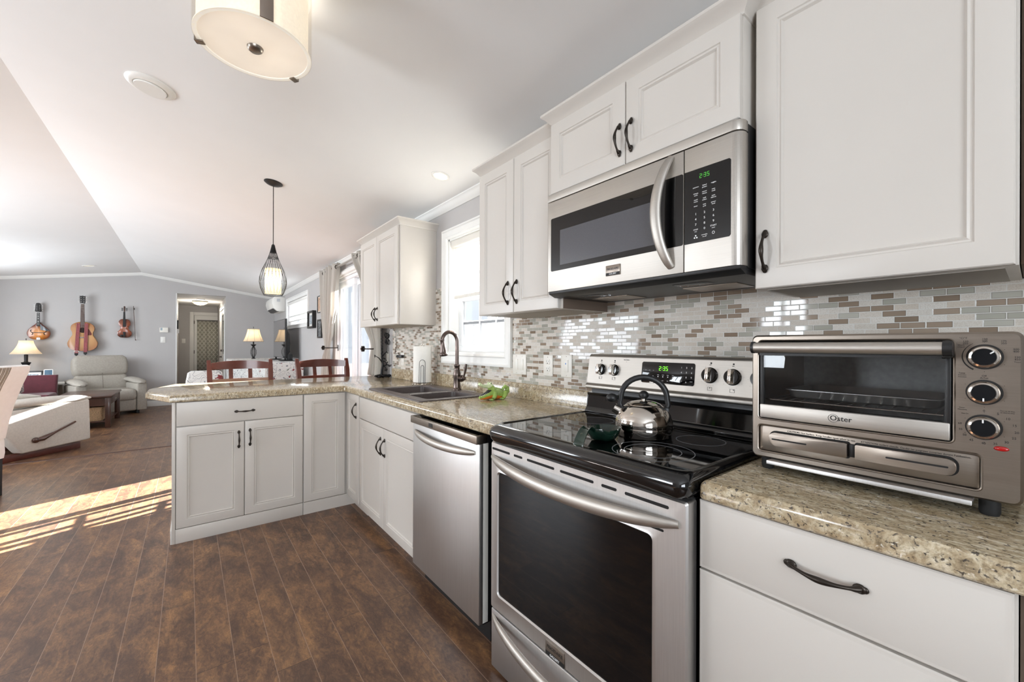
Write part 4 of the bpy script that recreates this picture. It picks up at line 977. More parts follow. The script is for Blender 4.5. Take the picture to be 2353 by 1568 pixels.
mb.loft([[(xs[2] + rr2*math.cos(2*PI*k/16), y_, 0.104 + rr2*1.1*math.sin(2*PI*k/16)) for k in range(16)] for rr2, y_ in ((0.0038, -0.3734), (0.0038, -0.374), (0.0028, -0.374), (0.0028, -0.3734))], closed=True)
mb.build('key_icon', 'wink', kp, 0)
mb = MB(); pts, ra = [], []
for k in range(25):
    u = -1 + 2*k/24; q = 1 - u*u
    pts.append((0.560 - 0.030*q, -0.374 - 0.040*q**0.8, 0.193 + u*0.171)); ra.append(0.0105 + 0.0075*q**0.5)
mb.tube(pts, ra, 14, flat=0.6, up=(0, -1, 0)); mb.build('handle', 'steel', md, 60)
badge(md, 0.338, 0.046, -0.3725, 0.062, 0.037)
mb = MB(); mb.prism([(-0.368, 0.002), (-0.366, -0.008), (-0.335, -0.020), (-0.020, -0.020), (-0.008, -0.010), (-0.008, 0.002)], 'x', 0.004, W-0.004, 0.001); mb.build('base_vent', 'blackp', t)
for x in (0.09, 0.50):
    mb = MB(); mb.box(x, x+0.18, -0.20, -0.07, -0.0225, -0.0195, 0.001); mb.build('grease_filter', 'steeld', t)
    mb = MB(); mb.box(x+0.02, x+0.13, -0.30, -0.235, -0.0225, -0.0195, 0.001); mb.build('lamp_cover', 'ovenglass', t)

# ---------------------------------------------------------------- toaster oven
t = thing('toaster_oven', 'wide worn stainless toaster oven with three round dials on the right counter', 'toaster oven', (0.4545, 0.0, 0.914), FY)
W = 0.442; Zb, Zt = 0.030, 0.339; YF = -0.400
# hollow shell
mb = MB()
mb.box(0.008, W-0.008, -0.386, -0.045, Zt-0.012, Zt-0.006, 0.002); mb.box(0.008, W-0.008, -0.386, -0.045, Zb+0.008, Zb+0.014); mb.box(0.008, 0.014, -0.386, -0.045, Zb+0.014, Zt-0.012); mb.box(W-0.014, W-0.008, -0.386, -0.045, Zb+0.014, Zt-0.012); mb.box(0.014, W-0.014, -0.051, -0.045, Zb+0.014, Zt-0.012)
mb.build('shell', 'steeld', t)
mb = MB(); mb.box(0.345, 0.351, -0.386, -0.051, 0.115, Zt-0.013); mb.box(0.0145, 0.345, -0.386, -0.051, 0.115, 0.119); mb.box(0.0145, 0.345, -0.060, -0.053, 0.119, Zt-0.013)
mb.build('oven_cavity', plain('oven_liner', (176, 174, 170), 0.45, 0.2, var=0.12, nscale=80), t, 0)
# face plate with door and warmer recesses
def frame_loft(mb, out, inn, ys):
    (ox0, ox1, oz0, oz1, orr), (ix0, ix1, iz0, iz1, ir) = out, inn
    mb.loft([rrx(ox0, ox1, oz0, oz1, orr, ys[0]), rrx(ox0, ox1, oz0, oz1, orr, ys[1]), rrx(ox0+0.004, ox1-0.004, oz0+0.004, oz1-0.004, max(orr-0.003, 0.001), ys[2]),
             rrx(ix0-0.0025, ix1+0.0025, iz0-0.0025, iz1+0.0025, ir+0.0025, ys[2]), rrx(ix0-0.001, ix1+0.001, iz0-0.001, iz1+0.001, ir+0.001, ys[2]-0.002), rrx(ix0, ix1, iz0, iz1, ir, ys[2]), rrx(ix0, ix1, iz0, iz1, ir, ys[0])], closed=True)
mb = MB()
bm = mb.bm
# outer rim ring
oz = [rrx(0.0, W, Zb, Zt, 0.012, -0.384), rrx(0.0, W, Zb, Zt, 0.012, -0.394), rrx(0.004, W-0.004, Zb+0.004, Zt-0.004, 0.010, YF)]
LL = [[bm.verts.new(p) for p in l] for l in oz]; n = len(LL[0])
for k in range(2):
    for i in range(n): bm.faces.new((LL[k][i], LL[k][(i+1)%n], LL[k+1][(i+1)%n], LL[k+1][i]))
es = [bm.edges.get((LL[2][i], LL[2][(i+1)%n])) for i in range(n)]
for (a, b_, c, d) in ((0.0165, 0.358, 0.128, 0.325), (0.0165, 0.393, 0.046, 0.1125)):
    prev = None
    for ins, y in ((0.0025, YF), (0.0008, YF-0.0022), (-0.001, YF-0.001), (-0.0015, -0.378 if c > 0.1 else -0.392)):
        cur = [bm.verts.new(p) for p in rrx(a-ins, b_+ins, c-ins, d+ins, 0.008+ins, y)]
        if prev is None: es += [bm.edges.new((cur[i], cur[(i+1)%n])) for i in range(n)]
        else:
            for i in range(n): bm.faces.new((prev[i], prev[(i+1)%n], cur[(i+1)%n], cur[i]))
        prev = cur
bmesh.ops.triangle_fill(bm, edges=es, use_beauty=True)
mb.build('face_plate', 'steeld', t, 30)
mb = MB(); mb.box(0.0185, 0.391, -0.3945, -0.390, 0.048, 0.1105, 0.003); wd = mb.build('warmer_door', 'steeld', t)
mb = MB(); mb.box(0.0165, 0.393, -0.3905, -0.389, 0.046, 0.1125); mb.build('door_gap', 'dark', t, 0)
def capsule(x0, x1, z0, z1, rl, rr_, n=6):
    P = []
    for cx, cz, a0, r in ((x1-rr_, z1-rr_, 0, rr_), (x0+rl, z1-rl, 90, rl), (x0+rl, z0+rl, 180, rl), (x1-rr_, z0+rr_, 270, rr_)):
        for k in range(n+1):
            a = math.radians(a0 + 90*k/n); P.append((cx + r*math.cos(a), cz + r*math.sin(a)))
    return P
for (a, b_, c, d, rl, rr_, sl0, sl1) in ((0.043, 0.198, 0.0655, 0.0975, 0.014, 0.003, 0.050, 0.123), (0.212, 0.362, 0.0655, 0.0975, 0.003, 0.014, 0.262, 0.352)):
    mb = MB(); mb.prism(capsule(a-0.003, b_+0.003, c-0.003, d+0.003, rl+0.002, rr_+0.002), 'y', -0.3952, -0.394); mb.build('handle_recess', 'dark', wd, 0)
    mb = MB(); mb.prism(capsule(a, b_, c, d, rl, rr_), 'y', -0.4085, -0.396, 0.003); h_ = mb.build('handle', 'steeld', wd, 40)
    mb = MB(); mb.prism(capsule(sl0, sl1, 0.0795, 0.0830, 0.0016, 0.0016), 'y', -0.4091, -0.4082); mb.build('slot', 'dark', h_, 0)
mb = MB(); mb.box(0.199, 0.211, -0.3985, -0.3945, 0.067, 0.096, 0.002); mb.build('latch', 'blackp', wd)
mb = MB(); mb.text([('CAUTION: Hot Surface. Keep handles open when in use.', 0.145, 0.1035, 0.0056), ('ATTENTION: surface chaude. Garder les poignees ouvertes durant l\'utilisation.', 0.300, 0.1035, 0.0050)], M=Matrix.Translation((0, -0.3950, 0))); mb.build('lettering', 'ink', wd, 0)
# glass door
mb = MB(); mb.box(0.0195, 0.028, -0.399, -0.388, 0.1295, 0.3215, 0.002); mb.box(0.3465, 0.355, -0.399, -0.388, 0.1295, 0.3215, 0.002); mb.box(0.028, 0.3465, -0.399, -0.388, 0.288, 0.3215, 0.002); gd = mb.build('door', 'blackp', t)
mb = MB(); mb.box(0.021, 0.3535, -0.4035, -0.3905, 0.1315, 0.165, 0.002); mb.build('door_rail', 'steel', gd)
mb = MB(); mb.box(0.027, 0.3475, -0.3975, -0.3935, 0.165, 0.2885); mb.build('pane', 'ovenglass', gd, 0)
mb = MB(); mb.text([('Oster', 0.186, 0.1495, 0.0165)], M=Matrix.Translation((0, -0.4042, 0)), depth=0.001)
mb.loft([[(0.1725 + rr2*math.cos(2*PI*k/24), y_, 0.1495 + rr2*0.95*math.sin(2*PI*k/24)) for k in range(24)] for rr2, y_ in ((0.0096, -0.4036), (0.0096, -0.4044), (0.0090, -0.4044), (0.0090, -0.4036))], closed=True)
mb.build('logo_lettering', 'ink', gd, 0)
Mh = Matrix.Translation((0, -0.438, 0.308)) @ Matrix.Rotation(PI/2, 4, 'Y')
mb = MB(); mb.lathe([(0.0, 0.020), (0.0125, 0.020), (0.0125, 0.350), (0.0, 0.350)], 24, M=Mh); hb = mb.build('handle', 'steel', gd, 40)
mb = MB(); mb.lathe([(0.0, 0.0165), (0.0145, 0.0165), (0.0145, 0.022), (0.0, 0.022)], 24, M=Mh); mb.lathe([(0.0, 0.347), (0.0145, 0.347), (0.0145, 0.360), (0.0, 0.360)], 24, M=Mh)
mb.box(0.018, 0.030, -0.438, -0.398, 0.294, 0.318, 0.003); mb.box(0.345, 0.358, -0.438, -0.398, 0.290, 0.318, 0.003); mb.box(0.03, 0.345, -0.430, -0.3985, 0.2885, 0.2945); mb.build('handle_bracket', 'blackp', gd)
# rack, tray inside
mb = MB()
for y in (-0.375, -0.07): mb.tube([(0.018, y, 0.176), (0.342, y, 0.176)], 0.0016, 6)
for k in range(14): x = 0.03 + k*0.0232; mb.tube([(x, -0.375, 0.177), (x, -0.07, 0.177)], 0.0011, 6)
mb.build('rack', 'chrome', t)
mb = MB(); mb.lathe([(0.0, 0), (0.003, 0), (0.003, 0.3), (0.0, 0.3)], 8, M=Matrix.Translation((0.02, -0.16, 0.135)) @ Matrix.Rotation(PI/2, 4, 'Y')); mb.lathe([(0.0, 0), (0.003, 0), (0.003, 0.3), (0.0, 0.3)], 8, M=Matrix.Translation((0.02, -0.28, 0.30)) @ Matrix.Rotation(PI/2, 4, 'Y')); mb.build('heating_element', 'blackp', t)
# dials
def dial(x, z, turn):
    MYK = Matrix.Rotation(PI/2, 4, 'X'); 
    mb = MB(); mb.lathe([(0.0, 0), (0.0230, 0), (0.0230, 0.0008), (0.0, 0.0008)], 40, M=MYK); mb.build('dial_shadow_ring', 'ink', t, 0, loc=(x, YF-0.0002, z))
    mb = MB(); mb.lathe([(0.0, 0.001), (0.0195, 0.001), (0.0203, 0.004), (0.0198, 0.015), (0.0182, 0.0175), (0.0155, 0.018), (0.0150, 0.0168), (0.0, 0.0168)], 40, M=MYK); k = mb.build('dial', 'chrome', t, 40, loc=(x, YF-0.0002, z))
    mb = MB(); mb.lathe([(0.0, 0.0165), (0.0150, 0.0165), (0.0146, 0.0178), (0.0, 0.0182)], 36, M=MYK); mb.build('dial_cap', 'capblack', k, 40)
    mb = MB(); mb.box(-0.0011, 0.0011, -0.0192, -0.018, 0.0095, 0.0155, 0.0005, M=Matrix.Rotation(turn, 4, 'Y')); mb.build('pointer', 'wink', k)
dial(0.3965, 0.293, math.radians(50)); dial(0.3960, 0.228, math.radians(180)); dial(0.3955, 0.164, 0)
T_ = [('110', 0.373, 0.3215, 0.0046), ('225', 0.373, 0.3175, 0.0046), ('150', 0.3965, 0.3255, 0.0046), ('300', 0.3965, 0.3215, 0.0046), ('175', 0.419, 0.3215, 0.0046), ('350', 0.419, 0.3175, 0.0046), ('200', 0.433, 0.307, 0.0046), ('400', 0.433, 0.303, 0.0046), ('230', 0.4345, 0.293, 0.0046), ('450', 0.4345, 0.289, 0.0046), ('Toast', 0.4345, 0.2845, 0.0034),
      ('°C/°F', 0.370, 0.3275, 0.0046), ('Warm', 0.3672, 0.3145, 0.0034), ('Chaud', 0.3672, 0.3110, 0.0034), ('Temp', 0.3685, 0.262, 0.0036), ('Function', 0.3690, 0.2585, 0.0030), ('Fonction', 0.3690, 0.255, 0.0030), ('Off', 0.396, 0.258, 0.0045), ('Arret', 0.396, 0.254, 0.0045),
      ('Timer', 0.3685, 0.197, 0.0030), ('Minuterie', 0.3690, 0.1935, 0.0030), ('0', 0.396, 0.194, 0.0055), ('5', 0.4125, 0.1905, 0.0055), ('10', 0.424, 0.183, 0.0055), ('15', 0.4315, 0.172, 0.0055), ('20', 0.434, 0.160, 0.0055), ('25', 0.431, 0.1495, 0.0055), ('30', 0.4225, 0.141, 0.0055), ('35', 0.4095, 0.136, 0.0055), ('40', 0.3955, 0.1345, 0.0055), ('45', 0.3805, 0.138, 0.0055), ('50', 0.3720, 0.146, 0.0050), ('55', 0.3670, 0.156, 0.0050), ('60', 0.3660, 0.167, 0.0050),
      ('Turn to 20 then', 0.4235, 0.1965, 0.0026), ('to desired time', 0.4235, 0.1935, 0.0026), ('Stay On', 0.3725, 0.1865, 0.0028)]
for a, lab in ((150, 0), (90, 0), (30, 0), (-30, 0), (210, 0), (270, 0)):
    for zc in (0.293, 0.228, 0.164): T_.append(('.', 0.3963 + 0.0272*math.cos(math.radians(a)), zc + 0.0272*math.sin(math.radians(a)) + 0.002, 0.008))
mb = MB(); mb.text(T_, M=Matrix.Translation((0, YF-0.0003, 0)))
aa = [math.radians(120 + k*8) for k in range(16)]
mb.prism([(0.3965 + 0.0285*math.cos(a), 0.293 + 0.0285*math.sin(a)) for a in aa] + [(0.3965 + (0.0260 + 0.002*k/15)*math.cos(a), 0.293 + (0.0260+0.002*k/15)*math.sin(a)) for k, a in enumerate(aa[::-1])][::1], 'y', YF-0.0008, YF)
mb.build('lettering', 'ink', t, 0)
mb = MB(); mb.ball((0, 0, 0), (0.0095, 0.004, 0.0045), 18); mb.build('indicator_lamp', 'red_led', t, 60, loc=(0.4165, YF, 0.1285))
mb = MB(); mb.prism([(-0.425, 0.0215), (-0.424, 0.0305), (-0.385, 0.0285), (-0.06, 0.0285), (-0.06, 0.0235)], 'x', 0.044, 0.383, 0.001); mb.build('crumb_tray', 'steelv', t)
for x in (0.030, W-0.040):
    for y in (-0.375, -0.08):
        mb = MB(); mb.lathe([(0.0, 0.0), (0.012, 0.0), (0.014, 0.006), (0.014, 0.037), (0, 0.037)], 18); mb.build('foot', 'rubber', t, loc=(x, y, 0.0))
pan = thing('baking_pan', 'shallow aluminium baking pan lying on the rack inside the toaster oven', 'baking pan', (0.4545-0.195, 0.225, 0.914+0.1790), FY)
mb = MB(); mb.loft([[(p[0], p[1], z) for p in rr(-0.135+i, 0.135-i, -0.10+i, 0.10-i, 0.02, 0)] for i, z in ((0.008, 0.0), (0.0, 0.003), (-0.005, 0.020), (-0.010, 0.0205), (-0.010, 0.022), (-0.004, 0.022), (0.002, 0.005), (0.01, 0.0025))]); mb.build('pan', plain('aluminium', (190, 188, 184), 0.3, 0.9, var=0.08), pan, 30)

# ---------------------------------------------------------------- things on the counter and range
t = thing('kettle', 'mirror-polished round kettle with black hoop handle on the glass cooktop', 'kettle', (0.816, 0.340, 0.9247), math.radians(127))
mb = MB(); mb.lathe([(0.0, 0.0), (0.086, 0.0), (0.089, 0.003), (0.089, 0.010), (0.0915, 0.013), (0.093, 0.032), (0.0925, 0.034), (0.0935, 0.036), (0.092, 0.052), (0.086, 0.070), (0.075, 0.087), (0.062, 0.099), (0.054, 0.104), (0.0, 0.104)], 56); mb.build('body', 'chrome', t, 50)
mb = MB(); mb.lathe([(0.0, 0.104), (0.055, 0.103), (0.055, 0.1055), (0.040, 0.112), (0.020, 0.116), (0.0, 0.117)], 40); ld = mb.build('lid', 'chrome', t, 50)
mb = MB(); mb.lathe([(0.0, 0.115), (0.008, 0.115), (0.0075, 0.124), (0.0, 0.124)], 16); mb.build('knob_stem', 'chrome', ld, 40)
mb = MB(); mb.ball((0, 0, 0.135), (0.0165, 0.0165, 0.0145), 20); mb.build('knob', 'blackp', ld, 60)
pts = [(0, -0.068, 0.080), (0, -0.078, 0.105)] + [(0, -0.074*math.cos(a), 0.125 + 0.070*math.sin(a)) for a in [PI*k/16 for k in range(17)]] + [(0, 0.078, 0.105), (0, 0.068, 0.080)]
mb = MB(); mb.tube(pts, [0.008, 0.0085] + [0.0095 if 2 < k < 15 else 0.009 for k in range(17)] + [0.0085, 0.008], 12, flat=0.75, up=(1, 0, 0)); mb.build('handle', 'blackp', t, 60)
mb = MB()
for s_ in (-1, 1): mb.prism([(-0.009, 0.066), (0.009, 0.066), (0.009, 0.094), (0.0, 0.102), (-0.009, 0.094)], 'y', s_*0.066, s_*0.079, 0.002)
mb.build('handle_bracket', 'blackp', t)
d = Vector((0.0, -0.88, 0.47)).normalized(); b0 = Vector((0.0, -0.066, 0.072))
mb = MB(); mb.tube([b0, b0 + d*0.018, b0 + d*0.036], [0.020, 0.0165, 0.0150], 18); mb.build('spout', 'chrome', t, 50)
mb = MB(); mb.ball((0, -0.104, 0.122), (0.017, 0.020, 0.015), 16); mb.tube([(0, -0.088, 0.118), (0, -0.079, 0.112), (0, -0.079, 0.128)], [0.005, 0.0045, 0.003], 8); mb.build('whistle', 'blackp', t, 60)

t = thing('spoon_rest', 'dark green glazed ceramic spoon rest in front of the kettle', 'spoon rest', (0.853, 0.503, 0.9247), math.radians(96))
mb = MB(); n = 28
def egg(r, z, st=1.0): return [((0.062*r)*math.cos(2*PI*k/n)*st, (0.045*r)*math.sin(2*PI*k/n), z + (0.006 if math.cos(2*PI*k/n) > 0.7 else 0)*r) for k in range(n)]
mb.loft([egg(0.45, 0.0), egg(0.75, 0.003), egg(0.98, 0.020), egg(1.08, 0.036), egg(1.06, 0.0385), egg(0.92, 0.024), egg(0.68, 0.0085), egg(0.2, 0.006)])
mb.build('bowl', 'spoon', t, 60)
pts = []
rows = []
for k in range(15):
    u = k / 14; x = 0.052 + 0.082*u; z = 0.031 + 0.026*math.sin(PI*u*0.9)**1.0 - 0.036*u**2.2; hw = 0.0125 + 0.0055*u
    rows.append([(x, -hw, z+0.004), (x, -hw*0.5, z), (x, hw*0.5, z), (x, hw, z+0.004), (x, hw, z-0.001), (x, hw*0.5, z-0.0055), (x, -hw*0.5, z-0.0055), (x, -hw, z-0.001)])
mb = MB(); mb.loft(rows); mb.build('handle', 'spoon', t, 60)

t = thing('paper_towel_holder', 'roll of white paper towel on a chrome wire stand by the sink', 'paper towel holder', (2.945, 0.118, 0.914), FX)
mb = MB(); mb.loft([[((r_)*math.cos(2*PI*k/32), (r_)*math.sin(2*PI*k/32), z) for k in range(32)] for r_, z in ((0.020, 0.024), (0.068, 0.024), (0.070, 0.026), (0.070, 0.300), (0.068, 0.302), (0.020, 0.302))], closed=True); mb.build('paper_roll', 'paper', t, 40)
mb = MB(); mb.tube([(0.074*math.cos(2*PI*k/32), 0.074*math.sin(2*PI*k/32), 0.0145) for k in range(32)], 0.0028, 8, closed=True)
mb.tube([(-0.074, 0, 0.0145), (0.074, 0, 0.0145)], 0.0026, 8); mb.tube([(0, -0.074, 0.0145), (0, 0.074, 0.0145)], 0.0026, 8)
mb.tube([(0, 0, 0.012), (0, 0, 0.306)], 0.0035, 8); mb.tube([(0.009*math.cos(a), 0, 0.316 + 0.012*math.sin(a)) for a in [-PI/2 + 2*PI*k/20 for k in range(20)]], 0.0022, 8, closed=True)
for a in (0.6, 2.7, 4.2, 5.6): mb.ball((0.072*math.cos(a), 0.072*math.sin(a), 0.007), (0.007, 0.007, 0.007), 8)
mb.build('stand', 'chrome', t, 60)
mb = MB()
for hw, zt in ((0.024, 0.195), (0.012, 0.165)):
    mb.tube([(-0.035 - hw, -0.062, 0.016)] + [(-0.035 - hw*math.cos(a), -0.066 - 0.006, zt - 0.02 + hw*math.sin(a)) for a in [PI*k/12 for k in range(13)]] + [(-0.035 + hw, -0.070, 0.016)], 0.0017, 8)
mb.build('tension_wire', 'blackiron', t, 60)

# crocodile figurine
t = thing('crocodile_figurine', 'lime green ceramic crocodile with open mouth on the counter by the sink', 'figurine', (1.925, 0.160, 0.914), FX)
lime = plain('lime_glaze', (152, 182, 92), 0.12, var=0.3, nscale=30, coat=0.6); orange = plain('orange_glaze', (206, 110, 30), 0.12, var=0.15, nscale=30, coat=0.6)
limew = plain('white_green_glaze', (205, 220, 176), 0.12, var=0.3, nscale=40, coat=0.6)
mb = MB()
mb.tube([(-0.105, 0, 0.016), (-0.085, 0, 0.020), (-0.060, 0, 0.028), (-0.035, 0, 0.036), (-0.012, 0, 0.040), (0.012, 0, 0.038), (0.036, 0, 0.032), (0.056, 0, 0.027), (0.076, 0, 0.030), (0.091, 0, 0.044), (0.090, 0, 0.062), (0.074, 0, 0.070), (0.060, 0, 0.060), (0.062, 0, 0.048)], [0.008, 0.012, 0.016, 0.022, 0.027, 0.028, 0.026, 0.023, 0.019, 0.0165, 0.014, 0.012, 0.009, 0.005], 16, flat=0.92)
mb.tube([(-0.010, 0, 0.046), (-0.022, 0, 0.062), (-0.034, 0, 0.078)], [0.024, 0.022, 0.019], 14)
for k in range(8): u = k/7; mb.ball((0.0 + 0.055*u, 0, 0.066 - 0.014*u), (0.006, 0.004, 0.006), 8)
for x, y, q in ((-0.022, -0.024, 1), (0.050, -0.024, 1), (-0.022, 0.024, 1), (0.050, 0.024, 1)):
    mb.tube([(x+0.010, y*0.75, 0.038), (x+0.004, y*1.15, 0.022), (x-0.010, y*1.3, 0.008)], [0.016, 0.013, 0.010], 12)
    for f in (-0.008, 0.0, 0.008): mb.ball((x-0.020, y*1.3+f, 0.0055), (0.010, 0.0048, 0.0052), 8)
mb.build('body', lime, t, 60)
mb = MB(); mb.tube([(-0.022, 0, 0.078), (-0.040, 0, 0.080), (-0.062, 0, 0.078), (-0.084, 0, 0.082), (-0.102, 0, 0.090), (-0.110, 0, 0.093)], [0.017, 0.020, 0.0165, 0.0135, 0.0125, 0.008], 14, flat=0.72)
for y in (-0.011, 0.011): mb.ball((-0.036, y, 0.093), (0.0085, 0.0065, 0.0085), 12)
for y in (-0.006, 0.006): mb.ball((-0.104, y, 0.099), (0.004, 0.003, 0.003), 8)
mb.build('upper_jaw', limew, t, 60)
mb = MB()
for y in (-0.0165, 0.0165): mb.ball((-0.037, y, 0.094), (0.0035, 0.002, 0.0038), 8)
mb.build('eye', 'ink', t, 60)
mb = MB(); mb.tube([(-0.100, 0, 0.010), (-0.075, 0, 0.012), (-0.048, 0, 0.017), (-0.024, 0, 0.021), (0.004, 0, 0.017), (0.040, 0, 0.014)], [0.007, 0.0125, 0.0195, 0.0255, 0.0265, 0.020], 14, flat=0.62); mb.build('belly', orange, t, 60)
mb = MB(); mb.tube([(-0.026, 0, 0.062), (-0.050, 0, 0.044), (-0.075, 0, 0.034), (-0.096, 0, 0.028)], [0.018, 0.0155, 0.0115, 0.007], 12, flat=0.42); mb.build('mouth', 'ink', t, 60)
mb = MB()
for k in range(7):
    for y in (-0.0135, 0.0135):
        x = -0.044 - 0.0085*k; z = 0.0500 - 0.0034*k; mb.lathe([(0.0028, 0.0), (0.0006, 0.0065)], 6, cx=x, cy=y*(1-k*0.07), cz=z-0.006)
mb.build('teeth', 'white', t, 0)

# cord bundle and black metal tree in the far corner
t = thing('metal_tree', 'small black metal tree sculpture at the counter corner by the curtain', 'sculpture', (3.862, 0.088, 0.914), FX)
rnd = random.Random(11); mb = MB()
for k in range(16): a = rnd.uniform(0, 2*PI); r = rnd.uniform(0.01, 0.05); mb.ball((r*1.3*math.cos(a), r*0.8*math.sin(a), 0.010 + rnd.uniform(0, 0.008)), (rnd.uniform(.014, .026), .014, .012), 8)
mb.tube([(-0.07, -0.01, 0.012), (-0.03, 0, 0.02), (0.0, 0, 0.02), (0.07, 0.005, 0.012)], [0.008, 0.012, 0.012, 0.008], 8)
mb.build('base', 'blackiron', t, 60)
mb = MB(); mb.tube([(-0.01, 0, 0.02), (-0.006, 0, 0.07), (0.004, 0, 0.12), (-0.004, 0, 0.18), (-0.01, 0, 0.24)], [0.014, 0.011, 0.009, 0.007, 0.005], 8)
for p, q in (((0, 0, 0.10), (0.075, 0.0, 0.115)), ((0, 0, 0.14), (-0.065, 0.0, 0.205)), ((0, 0, 0.12), (0.035, -0.01, 0.075)), ((0, 0, 0.18), (0.03, 0.01, 0.17)), ((0, 0, 0.15), (0.03, -0.02, 0.14)), ((0, 0, 0.2), (0.045, 0, 0.24))):
    p, q = Vector(p), Vector(q); m_ = (p+q)/2 + Vector((0, 0, 0.012)); mb.tube([p, m_, q], [0.006, 0.0045, 0.003], 7)
    for _ in range(4): c = q + Vector([rnd.uniform(-.012, .012) for _ in range(3)]); mb.ball(c, 0.0055, 6)
mb.build('branches', 'blackiron', t, 60)
mb = MB()
for x0, x1 in ((-0.040, -0.012), (-0.026, 0.002), (-0.012, -0.004)):
    pts = []
    for k in range(190):
        u = k/189; mb.ball((x0*(1-u)**3 + x1*(1-(1-u)**3) + 0.0015*math.sin(k*1.3), 0.030*(1-u) + 0.003*math.sin(k), 1.260 - 1.10*u), 0.0033, 5)
one(mb, 'hanging_chain', 'blackiron', 'black beaded chains hanging from the curtain rod end down to the metal tree', 'chain', loc=(3.880, 0.080, 0.914), rot=(0, 0, FX))
mb = MB(); rnd = random.Random(4)
for j in range(9):
    a = rnd.uniform(-0.5, 0.5); L = rnd.uniform(0.035, 0.06); w2 = rnd.uniform(0.006, 0.02); pts = []
    for s_ in (1, -1): pts += [(w2*math.sin(2*PI*k/14)*(1 if s_ > 0 else -1) + a*L*(1-math.cos(2*PI*k/14))/2*s_, rnd.uniform(-.003, .003), s_*L*(1-math.cos(2*PI*k/14))/2) for k in range(14)]
    mb.tube(pts, 0.0017, 6, closed=True)
mb.tube([(0, 0, 0.0), (0.004, 0, -0.06), (-0.004, 0, -0.12), (-0.025, 0.0, -0.17)], 0.0016, 6)
mb.tube([(0, 0, 0.0), (0.0, -0.03, 0.04), (0.003, -0.055, 0.085), (0.005, -0.08, 0.0955)], 0.0016, 6)
one(mb, 'cord_bundle', 'blackiron', 'bundled loops of thin black cord hanging under the far wall cabinet', 'cord', loc=(3.84, 0.05, 1.285), rot=(0, 0, FX))
mb = MB(); pts = [(3.76, 0.045, 1.379), (3.735, 0.03, 1.372), (3.715, 0.016, 1.34), (3.725, 0.014, 1.28), (3.71, 0.013, 1.22), (3.74, 0.012, 1.165), (3.73, 0.013, 1.145), (3.66, 0.014, 1.150), (3.625, 0.022, 1.128), (3.60, 0.03, 1.118)]
sm = []
for k in range(len(pts)-1):
    for j in range(3): u = j/3; sm.append(tuple(pts[k][i]*(1-u)+pts[k+1][i]*u for i in range(3)))
mb.tube(sm + [pts[-1]], 0.0018, 6); mb.box(3.535, 3.645, 0.012, 0.040, 1.108, 1.134, 0.003)
one(mb, 'power_adapter', 'blackp', 'black plug adapter with thin cord on the tiled wall under the far cabinet', 'power adapter')

# plates on the tiled wall
def plate(name, label, x, z, w_, h, kind, cat, group=None, y=0.0066):
    t = thing(name, label, cat, (x, y, z), FY, group)
    mb = MB(); mb.box(-w_/2, w_/2, -0.006, 0, -h/2, h/2, 0.0025); mb.build('cover_plate', 'ivory', t)
    if 'rocker2' in kind: xs_ = (-w_*0.2, w_*0.2)
    else: xs_ = (0,)
    if 'rocker' in kind:
        for xx in xs_:
            mb = MB(); mb.box(xx-0.017, xx+0.017, -0.0068, -0.005, -0.034, 0.034, 0.0008); mb.box(xx-0.0145, xx+0.0145, -0.0100, -0.006, -0.031, 0.031, 0.001); mb.build('rocker', 'ivory', t)
        if 'led' in kind:
            mb = MB(); mb.ball((0, -0.0102, 0.012), (0.004, 0.0015, 0.004), 10); mb.build('indicator', plain('blue_indicator', (70, 110, 170), 0.3, emis=(90, 140, 220), estr=0.3), t, 60)
    if 'outlet' in kind:
        for zz in (-0.0195, 0.0195):
            mb = MB(); mb.prism([(p[0], p[2]) for p in rrx(-0.0165, 0.0165, zz-0.0145, zz+0.0145, 0.008, 0)], 'y', -0.0085, -0.005, 0.0006); oc = mb.build('receptacle', 'ivory', t)
            mb = MB(); mb.box(-0.0075, -0.0055, -0.0089, -0.0083, zz-0.001, zz+0.008); mb.box(0.0055, 0.0075, -0.0089, -0.0083, zz+0.0, zz+0.008); mb.prism([(0.003*math.cos(2*PI*k/8), zz-0.0075+0.003*math.sin(2*PI*k/8)) for k in range(8)], 'y', -0.0089, -0.0083); mb.build('slot', 'ink', oc, 0)
    mb = MB()
    for xx in (xs_ if 'outlet' not in kind else (0,)):
        for zz in ((-h*0.42, h*0.42) if 'outlet' not in kind else (-0.045, 0.045)): mb.ball((xx, -0.0062, zz), (0.0028, 0.0012, 0.0028), 8)
    mb.build('screw', 'chrome', t, 60)
plate('light_switch', 'ivory double rocker switch on the tiled wall right of the sink window', 1.8835, 1.1130, 0.122, 0.117, 'rocker2', 'light switch')
plate('wall_outlet', 'ivory double socket on the tiled wall between the two switches', 1.637, 1.1165, 0.072, 0.114, 'outlet', 'wall outlet')
plate('light_switch', 'ivory single rocker switch with a blue light on the tiles left of the range', 1.4985, 1.119, 0.076, 0.117, 'rocker led', 'light switch')
plate('wall_outlet', 'small ivory socket on the tiled wall behind the paper towel under the black adapter', 3.578, 1.095, 0.072, 0.114, 'outlet', 'wall outlet')
plate('light_switch', 'tall white switch plate behind the metal tree at the wall corner', 3.944, 1.100, 0.07, 0.117, 'rocker', 'light switch', y=0.0042)

